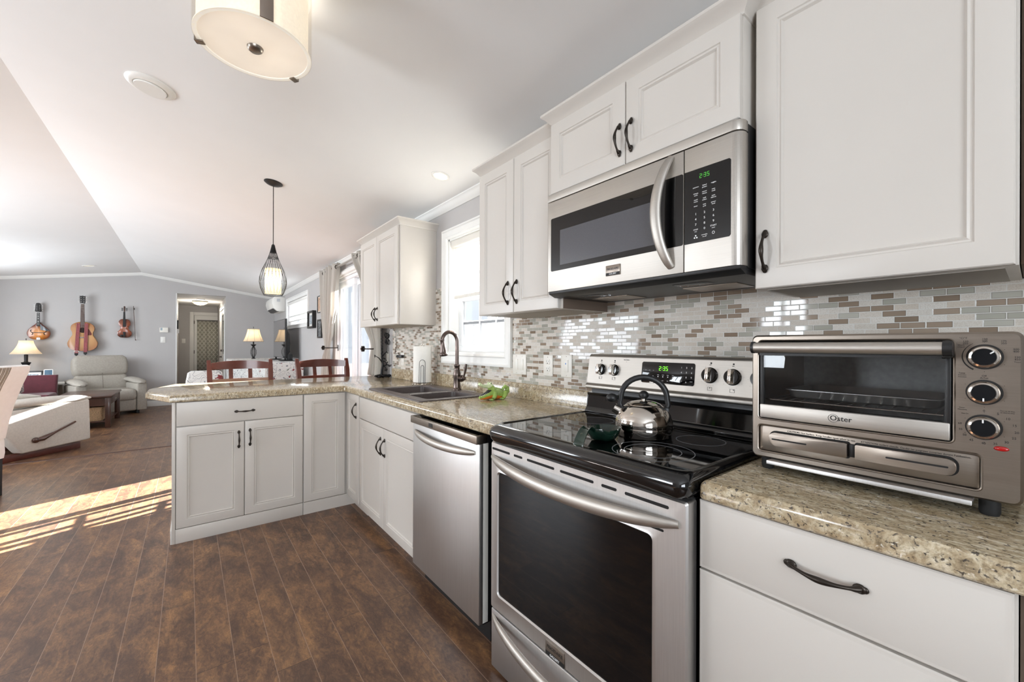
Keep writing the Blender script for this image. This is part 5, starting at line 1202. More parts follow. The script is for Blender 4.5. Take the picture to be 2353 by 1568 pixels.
# ---------------------------------------------------------------- ceiling fixtures
NRM = Vector((0, SLOPE, -1)).normalized()
TI = math.atan(SLOPE)
def on_ceiling(o, x, y):
    o.location = (x, y, ceil_z(y)); o.rotation_euler = (TI if y <= RIDGE else -TI, 0, 0)
t = thing('ceiling_light', 'drum ceiling light with frosted shade and dark metal strap at the photo top', 'ceiling light', (1.600, 1.375, 0))
zc = ceil_z(1.375); t.location = (1.600, 1.375, 2.206); hh = zc - 2.206
frost = fabric_thin('frosted_glass_disc', (236, 231, 224), 0.3, 0.21, nscale=6); linen = fabric_thin('linen_drum_shade', (244, 240, 232), 0.3, 0.24, nscale=120)
mb = MB(); mb.lathe([(0.0, 0.004), (0.155, 0.004), (0.155, 0.008), (0.0, 0.008)], 64); mb.build('diffuser', frost, t, 40)
mb = MB(); mb.loft([[(r_*math.cos(2*PI*k/64), r_*math.sin(2*PI*k/64), z) for k in range(64)] for r_, z in ((0.155, 0.010), (0.157, 0.010), (0.157, hh-0.06), (0.155, hh-0.06))], closed=True); mb.build('drum_shade', linen, t, 40)
mb = MB(); mb.loft([[(r_*math.cos(2*PI*k/64), r_*math.sin(2*PI*k/64), z) for k in range(64)] for r_, z in ((0.166, -0.001), (0.1685, -0.001), (0.1685, hh-0.075), (0.166, hh-0.075))], closed=True); mb.build('glass_cylinder', 'lampglass', t, 40)
mb = MB(); mb.loft([[(r_*math.cos(2*PI*k/64), r_*math.sin(2*PI*k/64), z) for k in range(64)] for r_, z in ((0.155, 0.0005), (0.1665, 0.0005), (0.1665, 0.004), (0.155, 0.004))], closed=True); mb.build('glass_rim', linen, t, 40)
mb = MB(); mb.lathe([(0.0, -0.010), (0.016, -0.009), (0.022, -0.004), (0.024, 0.003), (0.0, 0.003)], 28); mb.build('finial', 'steeld', t, 50)
ang0 = math.atan2(1.5457 - 1.375, 0 - 1.6)
for k, a in enumerate((ang0 + 0.17,)):
    mb = MB(); M = Matrix.Rotation(a, 4, 'Z'); mb.box(0.169, 0.174, -0.018, 0.018, -0.002, hh - 0.03, 0.001, M=M); mb.build('strap', plain('strap_bronze', (140, 127, 116), 0.35, 0.6, var=0.05), t)
for k, a in enumerate((ang0 + 4.38, ang0 + 2.28)):
    mb = MB(); M = Matrix.Rotation(a, 4, 'Z'); mb.box(0.148, 0.173, -0.010, 0.010, -0.006, -0.0015, 0.001, M=M); mb.box(0.1695, 0.173, -0.010, 0.010, -0.006, 0.012, 0.001, M=M); mb.build('clip', 'steeld', t)
mb = MB(); mb.lathe([(0.0, hh+0.02), (0.13, hh+0.02), (0.13, hh-0.03), (0.10, hh-0.05), (0.0, hh-0.05)], 40); mb.build('ceiling_pan', 'white', t)
light('drum_lamp', 'POINT', (1.600, 1.375, 2.40), 1.6, (1, 0.92, 0.82), radius=0.06)
t = thing('ceiling_vent', 'round white ceiling vent with a central disc left of the drum light', 'vent'); on_ceiling(t, 2.775, 1.700)
mb = MB(); mb.lathe([(0.0, 0.0), (0.100, 0.0), (0.101, -0.004), (0.092, -0.012), (0.078, -0.016), (0.070, -0.016), (0.066, -0.010), (0.0, -0.008)], 48); mb.build('vent_ring', 'white', t, 40)
mb = MB(); mb.lathe([(0.0, -0.008), (0.062, -0.010), (0.066, -0.016), (0.064, -0.022), (0.0, -0.022)], 48); mb.build('vent_disc', 'white', t, 40)
def downlight(label, x, y, r, on):
    t = thing('recessed_light', label, 'recessed light'); on_ceiling(t, x, y)
    mb = MB(); mb.lathe([(0.0, -0.0005), (r, -0.0005), (r, -0.004), (r*0.82, -0.007), (r*0.76, -0.004), (r*0.74, -0.001), (0.0, -0.001)], 36); mb.build('trim_ring', 'white', t, 40)
    mb = MB(); mb.lathe([(0.0, -0.002), (r*0.73, -0.002), (r*0.60, -0.004), (0.0, -0.0045)], 32); mb.build('bulb_face', plain('lit_bulb' if on else 'unlit_bulb', (255, 246, 224), 0.4, emis=(255, 244, 218), estr=1.6 if on else 0.15), t, 40)
downlight('small lit recessed light in the ceiling beside the wall cabinets', 2.395, 0.261, 0.058, True)
downlight('small recessed light far off in the living room ceiling', 9.778, 2.864, 0.085, False)
light('downlight_lamp', 'SPOT', (2.395, 0.262, 2.31), 3, (1, 0.93, 0.8), (0, 0, -1), radius=0.03)

# pendant over the peninsula
t = thing('pendant_light', 'teardrop black wire pendant with pleated cream inner shade above the peninsula', 'pendant light', (3.539, 1.049, 1.595))
zt = ceil_z(1.049) - 1.595
mb = MB(); M = Matrix.Translation((0, 0, zt)) @ Matrix.Rotation(TI, 4, 'X'); mb.lathe([(0.0, 0.0), (0.062, 0.0), (0.062, -0.005), (0.045, -0.016), (0.020, -0.023), (0.006, -0.025), (0.0, -0.025)], 36, M=M); mb.build('canopy', 'blackp', t, 50)
mb = MB(); mb.tube([(0, 0, zt-0.02), (0, 0, 0.37)], 0.0028, 8); mb.build('cord', 'blackp', t)
cage = [(0.061, 0.0), (0.070, 0.018), (0.084, 0.055), (0.0905, 0.095), (0.088, 0.135), (0.074, 0.185), (0.052, 0.235), (0.034, 0.280), (0.021, 0.325), (0.013, 0.36), (0.0105, 0.372)]
wires = MB()
for k in range(44):
    a0 = 2*PI*k/44; s_ = 0.22 if k % 2 else -0.22
    wires.tube([(r_*math.cos(a0 + s_*i/10*math.sin(i*0.9)), r_*math.sin(a0 + s_*i/10*math.sin(i*0.9)), z) for i, (r_, z) in enumerate(cage)], 0.0009, 5)
for r_, z in ((0.061, 0.0), (0.0345, 0.280)): wires.tube([(r_*math.cos(2*PI*k/32), r_*math.sin(2*PI*k/32), z) for k in range(32)], 0.0018, 6, closed=True)
wires.build('wire_cage', 'blackp', t, 60)
mb = MB(); mb.lathe([(0.0, 0.385), (0.006, 0.384), (0.012, 0.374), (0.014, 0.345), (0.020, 0.318), (0.0, 0.318)], 20); mb.build('top_cap', 'blackp', t, 50)
mb = MB(); n = 80; mb.loft([[((0.052 + 0.0016*(k % 2))*math.cos(2*PI*k/n), (0.052 + 0.0016*(k % 2))*math.sin(2*PI*k/n), z) for k in range(n)] for z in (0.012, 0.198)], caps=False); mb.build('inner_shade', fabric_thin('pleated_shade', (246, 236, 206), 0.4, 0.42, nscale=80), t, 0)
light('pendant_lamp', 'POINT', (3.539, 1.049, 1.70), 0.9, (1, 0.85, 0.62), radius=0.03)

# ---------------------------------------------------------------- counter stools behind the peninsula
def make_stool():
    t = thing('counter_stool', 'stool', 'stool', (4.28, 1.168, 0), FX)
    W = 0.49
    # local: front (-Y) looks at the peninsula when rotated; back at +y
    mb = MB(); mb.loft([rr(-W/2+i, W/2-i, -0.21+i, 0.20-i, 0.03, z) for i, z in ((0.01, 0.60), (0, 0.61), (0, 0.635), (0.012, 0.645))]); mb.build('seat', 'wood', t, 40)
    for sx in (-1, 1):
        mb = MB(); pts = [(sx*0.228, 0.175, 0.0), (sx*0.228, 0.190, 0.30), (sx*0.228, 0.180, 0.60), (sx*0.230, 0.190, 0.80), (sx*0.234, 0.225, 0.97), (sx*0.240, 0.270, 1.085)]
        loops = []
        for (x, y, z), w_, d_ in zip(pts, (0.017, 0.018, 0.019, 0.019, 0.019, 0.014), (0.017, 0.02, 0.024, 0.026, 0.028, 0.016)):
            loops.append([(x-w_, y-d_, z), (x+w_, y-d_, z), (x+w_, y+d_, z), (x-w_, y+d_, z)])
        mb.loft(loops); mb.build('back_post', 'wood', t, 30)
        mb = MB(); mb.loft([[(sx*0.20+a*w_, -0.18+b_*w_, z) for a, b_ in ((-1, -1), (1, -1), (1, 1), (-1, 1))] for z, w_ in ((0.0, 0.015), (0.60, 0.021))]); mb.build('leg', 'wood', t, 20)
    def rail(name, z0, z1, y, bow, crown_=0.0, th=0.010):
        mb = MB(); L = []
        for k in range(9):
            u = -1 + k/4; x = u*0.220; yy = y + bow*(1-u*u); zt_ = z1 + crown_*(1-u*u)
            L.append([(x, yy-th, z0), (x, yy+th, z0), (x, yy+th+0.03*(zt_-z0), zt_), (x, yy-th+0.03*(zt_-z0), zt_)])
        mb.loft(L); mb.build(name, 'wood', t, 30)
    rail('top_rail', 1.000, 1.060, 0.235, 0.045, 0.018); rail('lower_rail', 0.885, 0.915, 0.205, 0.040)
    for x in (-0.075, 0.075):
        mb = MB(); mb.loft([[(x-0.016, y-0.007, z), (x+0.016, y-0.007, z), (x+0.016, y+0.007, z), (x-0.016, y+0.007, z)] for z, y in ((0.895, 0.242), (1.01, 0.276))]); mb.build('back_slat', 'wood', t, 20)
    mb = MB()
    for (a, b_) in (((-0.2, -0.18, 0.22), (0.2, -0.18, 0.22)), ((-0.2, -0.18, 0.3), (-0.22, 0.185, 0.3)), ((0.2, -0.18, 0.3), (0.22, 0.185, 0.3))): mb.tube([a, b_], 0.012, 8)
    mb.build('stretcher', 'wood', t, 60)
    return t
s1 = make_stool(); s1['label'] = 'cherry wood counter stool nearer the free end of the peninsula'
s2 = copy_tree(s1); s2.location = (4.28, 0.452, 0); s2.rotation_euler = (0, 0, FX + 0.04); s2['label'] = 'cherry wood counter stool nearer the patio door'
s1['group'] = s2['group'] = 'counter stools behind the peninsula'

# white slip-covered dining chair at the photo's left edge
t = thing('dining_chair', 'white slip-covered dining chair with striped runner at the left photo edge', 'chair', (5.066, 3.025, 0), PI - math.radians(25))
mb = MB(); L = []
for z, y, w_, d_ in ((0.46, 0.215, 0.225, 0.035), (0.60, 0.235, 0.228, 0.038), (0.75, 0.275, 0.228, 0.036), (0.90, 0.330, 0.226, 0.034), (1.00, 0.375, 0.222, 0.032), (1.045, 0.392, 0.214, 0.026), (1.055, 0.394, 0.19, 0.014)):
    L.append([(p[0], y + p[1], z) for p in rr(-w_, w_, -d_, d_, min(0.024, d_*0.8), 0)])
mb.loft(L); bk = mb.build('backrest', 'slip', t, 50)
mb = MB(); mb.loft([rr(-0.235+i, 0.235-i, -0.24+i, 0.235-i, 0.03, z) for i, z in ((0.0, 0.30), (-0.004, 0.34), (-0.002, 0.44), (0.004, 0.475), (0.03, 0.49))]); mb.build('seat', 'slip', t, 50)
mb = MB()
for k, (x, w_) in enumerate(((-0.030, 0.003), (-0.010, 0.008), (0.012, 0.003), (0.025, 0.003), (0.05, 0.010), (0.08, 0.003), (0.095, 0.006))):
    mb.loft([[(x-w_, y, z), (x+w_, y, z), (x+w_, y-0.003, z), (x-w_, y-0.003, z)] for z, y in ((0.465, 0.2535), (0.60, 0.2765), (0.75, 0.3145), (0.90, 0.3675), (1.00, 0.4105), (1.04, 0.4225))])
mb.build('stripe', plain('grey_beige_stripe', (150, 144, 134), 0.9, var=0.05), bk, 0)
for sx in (-1, 1):
    for y in (-0.20, 0.205):
        mb = MB(); mb.loft([[(sx*0.195+a*w_, y+b_*w_ + (0.02*(0.42-z) if y > 0 else 0), z) for a, b_ in ((-1, -1), (1, -1), (1, 1), (-1, 1))] for z, w_ in ((0.0, 0.014), (0.42, 0.021))]); mb.build('leg', 'blackp', t, 20)

# ---------------------------------------------------------------- recliners
def recliner(label, loc, rz, mat, tilt=0.0, lever=False, W=0.92):
    t = thing('recliner', label, 'armchair', loc, rz)
    hw = W/2; T = Matrix.Translation((0, 0, 0.10)) @ Matrix.Rotation(-tilt, 4, 'X')
    def soft(name, x0, x1, y0, y1, z0, z1, r, M=None, puff=0.02, par=t):
        mb = MB(); L = []
        cx, cy = (x0+x1)/2, (y0+y1)/2
        n = 8
        for k in range(n+1):
            u = k/n; z = z0 + (z1-z0)*u; e = math.sin(PI*u)**0.35 if 0 < u < 1 else 0.0; ins = (1-e)*r
            L.append([(p[0], p[1], z + puff*math.exp(-(((p[0]-cx)/(x1-x0))**2 + ((p[1]-cy)/(y1-y0))**2)*6)*(1 if u > 0.5 else 0)) for p in rr(x0+ins, x1-ins, y0+ins, y1-ins, r, 0, 4)])
        mb.loft(L, M=M); return mb.build(name, mat, par, 60)
    mb = MB(); mb.prism([(-hw, 0)] and [(-0.47, -0.02), (0.16, -0.02), (0.36, 0.30), (0.33, 0.44), (-0.47, 0.46)], 'x', -hw, -hw+0.14, 0.02, 3, M=T); mb.build('side_panel', mat, t, 50)
    mb = MB(); mb.prism([(-0.47, -0.02), (0.16, -0.02), (0.36, 0.30), (0.33, 0.44), (-0.47, 0.46)], 'x', hw-0.14, hw, 0.02, 3, M=T); mb.build('side_panel', mat, t, 50)
    for sx in (-1, 1):
        xa, xb = sorted((sx*(hw+0.015), sx*(hw-0.17))); mb = MB(); L = []
        for k in range(11):
            u = k/10; y = -0.52 + 0.90*u; hgt = 0.075 + 0.02*math.sin(PI*u); zz = 0.43 + 0.035*u; e = 0.35 if k in (0, 10) else (0.8 if k in (1, 9) else 1)
            L.append([(((xa+xb)/2) + (xb-xa)/2*e*math.cos(2*PI*j/16), y, zz + hgt/2 + (hgt/2)*e*math.sin(2*PI*j/16)) for j in range(16)])
        mb.loft(L, M=T); mb.build('arm_pad', mat, t, 60)
    soft('seat_cushion', -hw+0.14, hw-0.14, -0.50, 0.22, 0.15, 0.36, 0.05, T)
    mb = MB(); mb.box(-hw+0.145, hw-0.145, -0.475, -0.40, -0.02, 0.20, 0.03, 3, M=T); mb.build('footrest', mat, t, 50)
    B_ = T @ Matrix.Translation((0, 0.16, 0.30)) @ Matrix.Rotation(-0.24 - tilt, 4, 'X')
    soft('back_cushion', -hw+0.10, hw-0.10, -0.02, 0.20, -0.02, 0.33, 0.05, B_)
    o = soft('head_cushion', -hw+0.09, hw-0.09, -0.05, 0.20, 0.29, 0.66, 0.05, B_, 0.004)
    sm_ = plain('seam_thread', (118, 110, 100), 0.9)
    mb = MB(); mb.tube([(0, -0.035, 0.06), (0, -0.045, 0.2), (0, -0.03, 0.34)], 0.004, 6, M=B_); mb.build('seam', sm_, t, 60)
    for sx in (-1, 1):
        mb = MB(); mb.prism([(-0.42, 0.0), (0.52, 0.0), (0.56, 0.05), (0.42, 0.075), (-0.42, 0.075)] if lever else [(-0.36, 0.0), (0.36, 0.0), (0.36, 0.07), (-0.36, 0.07)], 'x', sx*(hw-0.10)-0.02, sx*(hw-0.10)+0.02, 0.004); mb.build('base_runner', 'wood' if lever else 'blackp', t)
    if lever:
        mb = MB(); X = -hw - 0.012
        mb.tube([(X, 0.06, 0.10), (X-0.008, 0.0, 0.105), (X-0.012, -0.10, 0.145), (X-0.012, -0.20, 0.185), (X-0.010, -0.30, 0.225)], [0.014, 0.024, 0.012, 0.011, 0.010], 12, flat=[1.3, 1.1, 0.9, 0.9, 0.9], up=(0, 0, 1), M=T)
        mb.ball((X, 0.055, 0.10), (0.022, 0.034, 0.030), 14, M=T); mb.build('lever', 'walnut', t, 60)
    return t
recliner('cream fabric recliner with wooden side lever in front of the coffee table', (6.936, 3.096, 0), math.radians(45), 'cream', 0.03, True, 0.86)
recliner('taupe recliner against the far wall beneath the guitar', (10.13, 2.70, -0.02), FX + math.radians(18), 'beige', 0.0, False, 0.90)

# coffee table
t = thing('coffee_table', 'dark brown wooden coffee table with drawer and lower shelf', 'coffee table', (8.90, 2.735, 0), 0)
hx, hy = 0.54, 0.305
mb = MB(); mb.box(-hx, hx, -hy, hy, 0.445, 0.472, 0.004); mb.build('tabletop', 'walnut', t)
mb = MB(); mb.box(-hx+0.03, hx-0.03, -hy+0.03, hy-0.03, 0.325, 0.445); mb.build('apron', 'walnut', t, 0)
mb = MB(); mb.box(-hx+0.04, hx-0.04, -hy+0.04, hy-0.04, 0.085, 0.105, 0.002); mb.build('shelf', 'walnut', t)
for x in (-hx+0.045, hx-0.045):
    for y in (-hy+0.045, hy-0.045):
        mb = MB(); mb.box(x-0.03, x+0.03, y-0.03, y+0.03, 0.0, 0.445, 0.003); mb.build('leg', 'walnut', t)
mb = MB(); mb.box(-hx+0.12, hx-0.12, -hy+0.018, -hy+0.03, 0.34, 0.43, 0.002); dw = mb.build('drawer', 'walnut', t)
mb = MB(); mb.box(-0.04, 0.04, -hy+0.008, -hy+0.018, 0.375, 0.39, 0.003); mb.build('handle', 'steel', dw)
t = thing('storage_basket', 'natural wicker basket on the lower shelf of the coffee table', 'basket', (8.58, 2.735, 0.1055), 0)
wick = plain('wicker', (170, 142, 110), 0.85, var=0.35, nscale=90, bmp=0.6)
mb = MB(); L = [rr(-0.155-i, 0.155+i, -0.20-i, 0.20+i, 0.03, z) for i, z in ((-0.004, 0.0), (0.002, 0.02), (0.0, 0.05), (0.004, 0.08), (0.001, 0.11), (0.005, 0.14), (0.002, 0.17), (0.007, 0.192), (0.002, 0.20), (-0.008, 0.192), (-0.01, 0.012))]; mb.loft(L); mb.build('woven_body', wick, t, 40)
mb = MB(); mb.box(-0.168, -0.158, -0.05, 0.05, 0.14, 0.165, 0.003); mb.build('handle_slot', 'dark', t)

# burgundy chair, cushion, side table with lamp, frame and tablet
t = thing('armchair', 'burgundy upholstered armless chair beside the white side table', 'armchair', (9.72, 3.52, 0), FX)
mb = MB(); mb.loft([[(p[0], p[1] + y, z) for p in rr(-0.27, 0.27, -0.045, 0.045, 0.03, 0)] for z, y in ((0.20, 0.22), (0.45, 0.24), (0.60, 0.27), (0.70, 0.30), (0.715, 0.303))]); mb.build('backrest', 'burgundy', t, 50)
mb = MB(); mb.loft([rr(-0.28+i, 0.28-i, -0.30+i, 0.24-i, 0.05, z) for i, z in ((0.02, 0.13), (0.0, 0.20), (-0.008, 0.30), (0.0, 0.40), (0.015, 0.43), (0.05, 0.44))]); mb.build('seat', 'burgundy', t, 50)
for x in (-0.22, 0.22):
    for y in (-0.24, 0.2): mb = MB(); mb.box(x-0.02, x+0.02, y-0.02, y+0.02, 0, 0.14); mb.build('leg', 'walnut', t, 0)
mb = MB(); mb.loft([[(p[0], p[1], 0.0) for p in rr(-0.12, 0.12, -0.02, 0.02, 0.02, 0)], [(p[0], p[1], 0.05) for p in rr(-0.17, 0.17, -0.06, 0.06, 0.05, 0)], [(p[0], p[1], 0.22) for p in rr(-0.17, 0.17, -0.06, 0.06, 0.05, 0)], [(p[0], p[1], 0.27) for p in rr(-0.12, 0.12, -0.02, 0.02, 0.02, 0)]])
one(mb, 'throw_pillow', pattern_mat('geometric_pillow', (214, 214, 210), (96, 104, 110), 8, 0.12), 'grey and white patterned pillow on the burgundy chair', 'pillow', loc=(9.58, 3.70, 0.445), rot=(0.25, 0, FX), smooth=60)
t = thing('side_table', 'white side table in the far left corner carrying the lamp', 'side table', (10.42, 3.60, 0), FX)
mb = MB(); mb.box(-0.40, 0.40, -0.25, 0.25, 0.535, 0.560, 0.003); mb.build('tabletop', 'white', t)
mb = MB(); mb.box(-0.20, 0.27, -0.20, 0.20, 0.455, 0.535); mb.box(-0.15, 0.0, -0.19, 0.19, 0.33, 0.455); mb.build('apron', 'white', t, 0)
for x0, x1 in ((0.27, 0.31), (-0.27, -0.31)):
    for y in (-0.18, 0.18): mb = MB(); mb.loft([[(x0-0.03, y-0.02, 0.535), (x0+0.03, y-0.02, 0.535), (x0+0.03, y+0.02, 0.535), (x0-0.03, y+0.02, 0.535)], [(x1-0.03, y-0.02, 0.0), (x1+0.03, y-0.02, 0.0), (x1+0.03, y+0.02, 0.0), (x1-0.03, y+0.02, 0.0)]]); mb.build('leg', 'white', t, 0)
def shade_mb(rb, rt, h, n=8, flare=0.35):
    mb = MB(); L = []
    for k in range(9):
        u = k/8; r_ = rt + (rb-rt)*((1-u)**(1+flare*2)); L.append([(r_*math.cos(2*PI*j/48), r_*math.sin(2*PI*j/48), h*u) for j in range(48)])
    mb.loft(L, caps=False); return mb
shm = fabric_thin('lamp_shade_silk', (246, 230, 204), 0.55, 0.10, nscale=60)
t = thing('table_lamp', 'black column table lamp with wide cream bell shade in the far left corner', 'lamp', (10.50, 3.70, 0.560), 0)
mb = MB(); mb.lathe([(0, 0), (0.075, 0), (0.075, 0.015), (0.04, 0.03), (0.018, 0.08), (0.02, 0.20), (0.03, 0.29), (0.058, 0.345), (0.058, 0.352), (0.028, 0.36), (0.022, 0.37), (0.024, 0.485), (0.0, 0.485)], 20); mb.build('base', 'blackiron', t, 40)
mb = shade_mb(0.182, 0.082, 0.225); mb.build('lamp_shade', shm, t, 40, loc=(0, 0, 0.495))
mb = MB(); mb.tube([(0, 0, 0.485), (0, 0, 0.745)], 0.003, 6); mb.ball((0, 0, 0.745), 0.009, 8); mb.build('finial', 'blackiron', t, 60)
light('corner_lamp', 'POINT', (10.50, 3.70, 1.16), 1.5, (1, 0.76, 0.50), radius=0.03)
def frame(name, label, cat, loc, rz, w_, h, pic, tiltx=0.0, fm='blackp', bw=0.022, mat_w=0.03, th=0.02, group=None):
    t = thing(name, label, cat, loc, rz, group); t.rotation_euler = (tiltx, 0, rz)
    mb = MB(); rect_frame(mb, -w_/2, w_/2, 0, h, -th, 0, bw, 0.002); mb.build('frame', fm, t)
    mb = MB(); mb.box(-w_/2+bw, w_/2-bw, -th*0.5, -th*0.3, bw, h-bw); mb.build('mount', 'white', t, 0)
    mb = MB(); mb.box(-w_/2+bw+mat_w, w_/2-bw-mat_w, -th*0.5-0.001, -th*0.5, bw+mat_w, h-bw-mat_w); mb.build('picture', pic, t, 0)
    return t
photo_dark = pattern_mat('dim_photo', (52, 56, 62), (150, 156, 160), 14, 0.14, 0.4); photo_sky = pattern_mat('pale_photo', (170, 182, 190), (92, 104, 112), 9, 0.16, 0.4)
frame('photo_frame', 'black framed photo standing on the white side table', 'photo frame', (10.34, 3.60, 0.562), FX - 0.15, 0.24, 0.21, photo_sky, -0.18)
t = thing('tablet', 'tablet in a white stand with a blue screen on the side table', 'tablet', (10.26, 3.405, 0.562), FX); t.rotation_euler = (-0.10, 0, FX)
mb = MB(); mb.prism([(p[0], p[2]) for p in rrx(-0.055, 0.055, 0.0, 0.235, 0.015, 0)], 'y', -0.006, 0.008, 0.001); mb.build('body', 'white', t)
mb = MB(); mb.prism([(p[0], p[2]) for p in rrx(-0.044, 0.044, 0.012, 0.224, 0.008, 0)], 'y', -0.0072, -0.006); mb.build('screen', plain('blue_screen', (30, 72, 96), 0.2, var=0.5, nscale=30, emis=(20, 70, 96), estr=0.4), t, 0)
mb = MB(); mb.tube([(0, 0, 0), (0.0, -0.05, -0.10), (-0.07, -0.03, -0.22), (-0.06, 0.02, -0.40)], 0.003, 6); one(mb, 'lamp_cord', 'blackp', 'dark cord hanging in front of the white side table', 'cord', loc=(10.16, 3.43, 0.46), rot=(0, 0, FX))

# ---------------------------------------------------------------- instruments on the far wall
def outline(pts, n=8):
    """closed smooth Catmull outline through half-profile points (x >= 0), mirrored"""
    P = [Vector(p) for p in pts]; half = []
    for i in range(len(P)-1):
        p0, p1, p2, p3 = P[max(i-1, 0)], P[i], P[i+1], P[min(i+2, len(P)-1)]
        for k in range(n):
            t_ = k/n; half.append(0.5*((2*p1) + (p2-p0)*t_ + (2*p0-5*p1+4*p2-p3)*t_**2 + (3*p1-p0-3*p2+p3)*t_**3))
    half.append(P[-1]); L = [(v.x, v.y) for v in half]
    return L + [(-x, z) for x, z in reversed(L) if x > 1e-4]
def body_loft(mb, out, y0, y1, arch=0.0, cz=0.0):
    def sc(k, y): return [(x*k, y, cz + (z-cz)*k) for x, z in out]
    mb.loft([sc(0.97, y1), sc(1.0, y1-0.006), sc(1.0, y0+0.006), sc(0.985, y0), sc(0.75, y0-arch*0.7), sc(0.35, y0-arch), sc(0.01, y0-arch)])
XW = XF - 0.02
# guitar
t = thing('acoustic_guitar', 'acoustic guitar with red strap hanging on the far wall', 'guitar', (XW, 3.058, 1.10), FX)
go = outline([(0.0, 0.0), (0.09, 0.004), (0.165, 0.05), (0.192, 0.135), (0.165, 0.215), (0.132, 0.285), (0.135, 0.345), (0.152, 0.40), (0.140, 0.460), (0.10, 0.500), (0.045, 0.522), (0.0, 0.523)])
mb = MB(); body_loft(mb, go, -0.11, -0.01); mb.build('body', fiddle_mat('guitar_spruce', (196, 148, 88), (150, 92, 44), 0.30, 0, 0.26), t, 40)
mb = MB(); mb.prism([(0.048*math.cos(2*PI*k/32), 0.375 + 0.048*math.sin(2*PI*k/32)) for k in range(32)], 'y', -0.1112, -0.1095); mb.build('sound_hole', 'dark', t, 0)
mb = MB(); mb.prism([(0.052, 0.42), (0.085, 0.39), (0.120, 0.31), (0.112, 0.285), (0.06, 0.285), (0.054, 0.34)], 'y', -0.1118, -0.1095); mb.build('pickguard', plain('red_brown_guard', (96, 34, 22), 0.15), t, 0)
mb = MB(); mb.box(-0.065, 0.065, -0.120, -0.1095, 0.232, 0.252, 0.003); br = mb.build('bridge', 'walnut', t); mb = MB(); mb.box(-0.036, 0.036, -0.1225, -0.1195, 0.243, 0.2465); mb.build('saddle', 'white', br, 0)
mb = MB(); mb.loft([[(-w_, -0.122, z), (w_, -0.122, z), (w_, -0.098, z), (w_*0.4, -0.088, z), (-w_*0.4, -0.088, z), (-w_, -0.098, z)] for z, w_ in ((0.425, 0.029), (0.85, 0.022))]); nk = mb.build('neck', 'walnut', t, 20)
mb = MB()
for k in range(17): z = 0.85 - (0.85-0.235)*(1-2**(-k/12)); mb.box(-0.022-(0.85-z)*0.016, 0.022+(0.85-z)*0.016, -0.1232, -0.1219, z-0.001, z+0.001)
mb.build('fret', 'chrome', nk, 0)
mb = MB(); mb.box(-0.024, 0.024, -0.124, -0.10, 0.848, 0.857); mb.build('nut', 'white', nk, 0)
mb = MB(); mb.prism([(-0.030, 0.857), (0.030, 0.857), (0.036, 0.90), (0.037, 1.0), (0.025, 0.99), (0.0, 1.0), (-0.025, 0.99), (-0.037, 1.0), (-0.036, 0.90)], 'y', -0.115, -0.098, 0.002); hd = mb.build('headstock', 'ink', t)
mb = MB()
for z in (0.885, 0.925, 0.965):
    for sx in (-1, 1): mb.ball((sx*0.050, -0.106, z), (0.008, 0.004, 0.006), 8); mb.lathe([(0.0, 0), (0.004, 0), (0.004, 0.008), (0, 0.008)], 8, M=Matrix.Translation((sx*0.018, -0.115, z)) @ Matrix.Rotation(PI/2, 4, 'X')); mb.tube([(sx*0.03, -0.106, z), (sx*0.048, -0.106, z)], 0.003, 6)
mb.build('tuning_peg', 'chrome', hd, 50)
mb = MB()
for k in range(6): x = -0.0275+0.011*k; mb.tube([(x, -0.1215, 0.245), (x*0.62, -0.1245, 0.855)], 0.0007, 4)
mb.build('string', 'chrome', t, 0)
strap = plain('red_woven_strap', (128, 40, 48), 0.8, var=0.2, nscale=50)
for x0, x1, zb_ in ((-0.050, -0.075, -0.085), (0.052, 0.038, -0.068)):
    mb = MB(); mb.loft([[(x-0.024, y, z), (x+0.024, y, z), (x+0.024, y+0.004, z), (x-0.024, y+0.004, z)] for x, y, z in ((x0, -0.128, 0.50), ((x0+x1)/2, -0.130, 0.25), (x1, -0.130, zb_+0.045))]); s_ = mb.build('strap', strap, t, 0)
    mb = MB()
    for k in range(22):
        u = k/21; x = x0 + (x1-x0)*u; z = 0.49 + (zb_+0.055-0.49)*u; mb.box(x-0.0035, x+0.0035, -0.1335, -0.1295, z-0.005, z+0.005)
    for sx in (-0.017, 0.017): mb.loft([[(x+sx-0.0012, -0.1325, z), (x+sx+0.0012, -0.1325, z), (x+sx+0.0012, -0.13, z), (x+sx-0.0012, -0.13, z)] for x, z in ((x0, 0.498), (x1, zb_+0.05))])
    mb.build('strap_stitching', plain('pale_stitch', (206, 170, 168), 0.8), s_, 0)
    mb = MB(); mb.prism([(x1-0.024, zb_+0.045), (x1-0.022, zb_+0.012), (x1, zb_-0.006), (x1+0.022, zb_+0.012), (x1+0.024, zb_+0.045)], 'y', -0.132, -0.125, 0.001); mb.build('strap_end', 'ink', s_)
mb = MB(); rect_frame(mb, -0.100, -0.044, -0.018, 0.004, -0.136, -0.131, 0.004, 0.0005); mb.build('buckle', 'chrome', t)
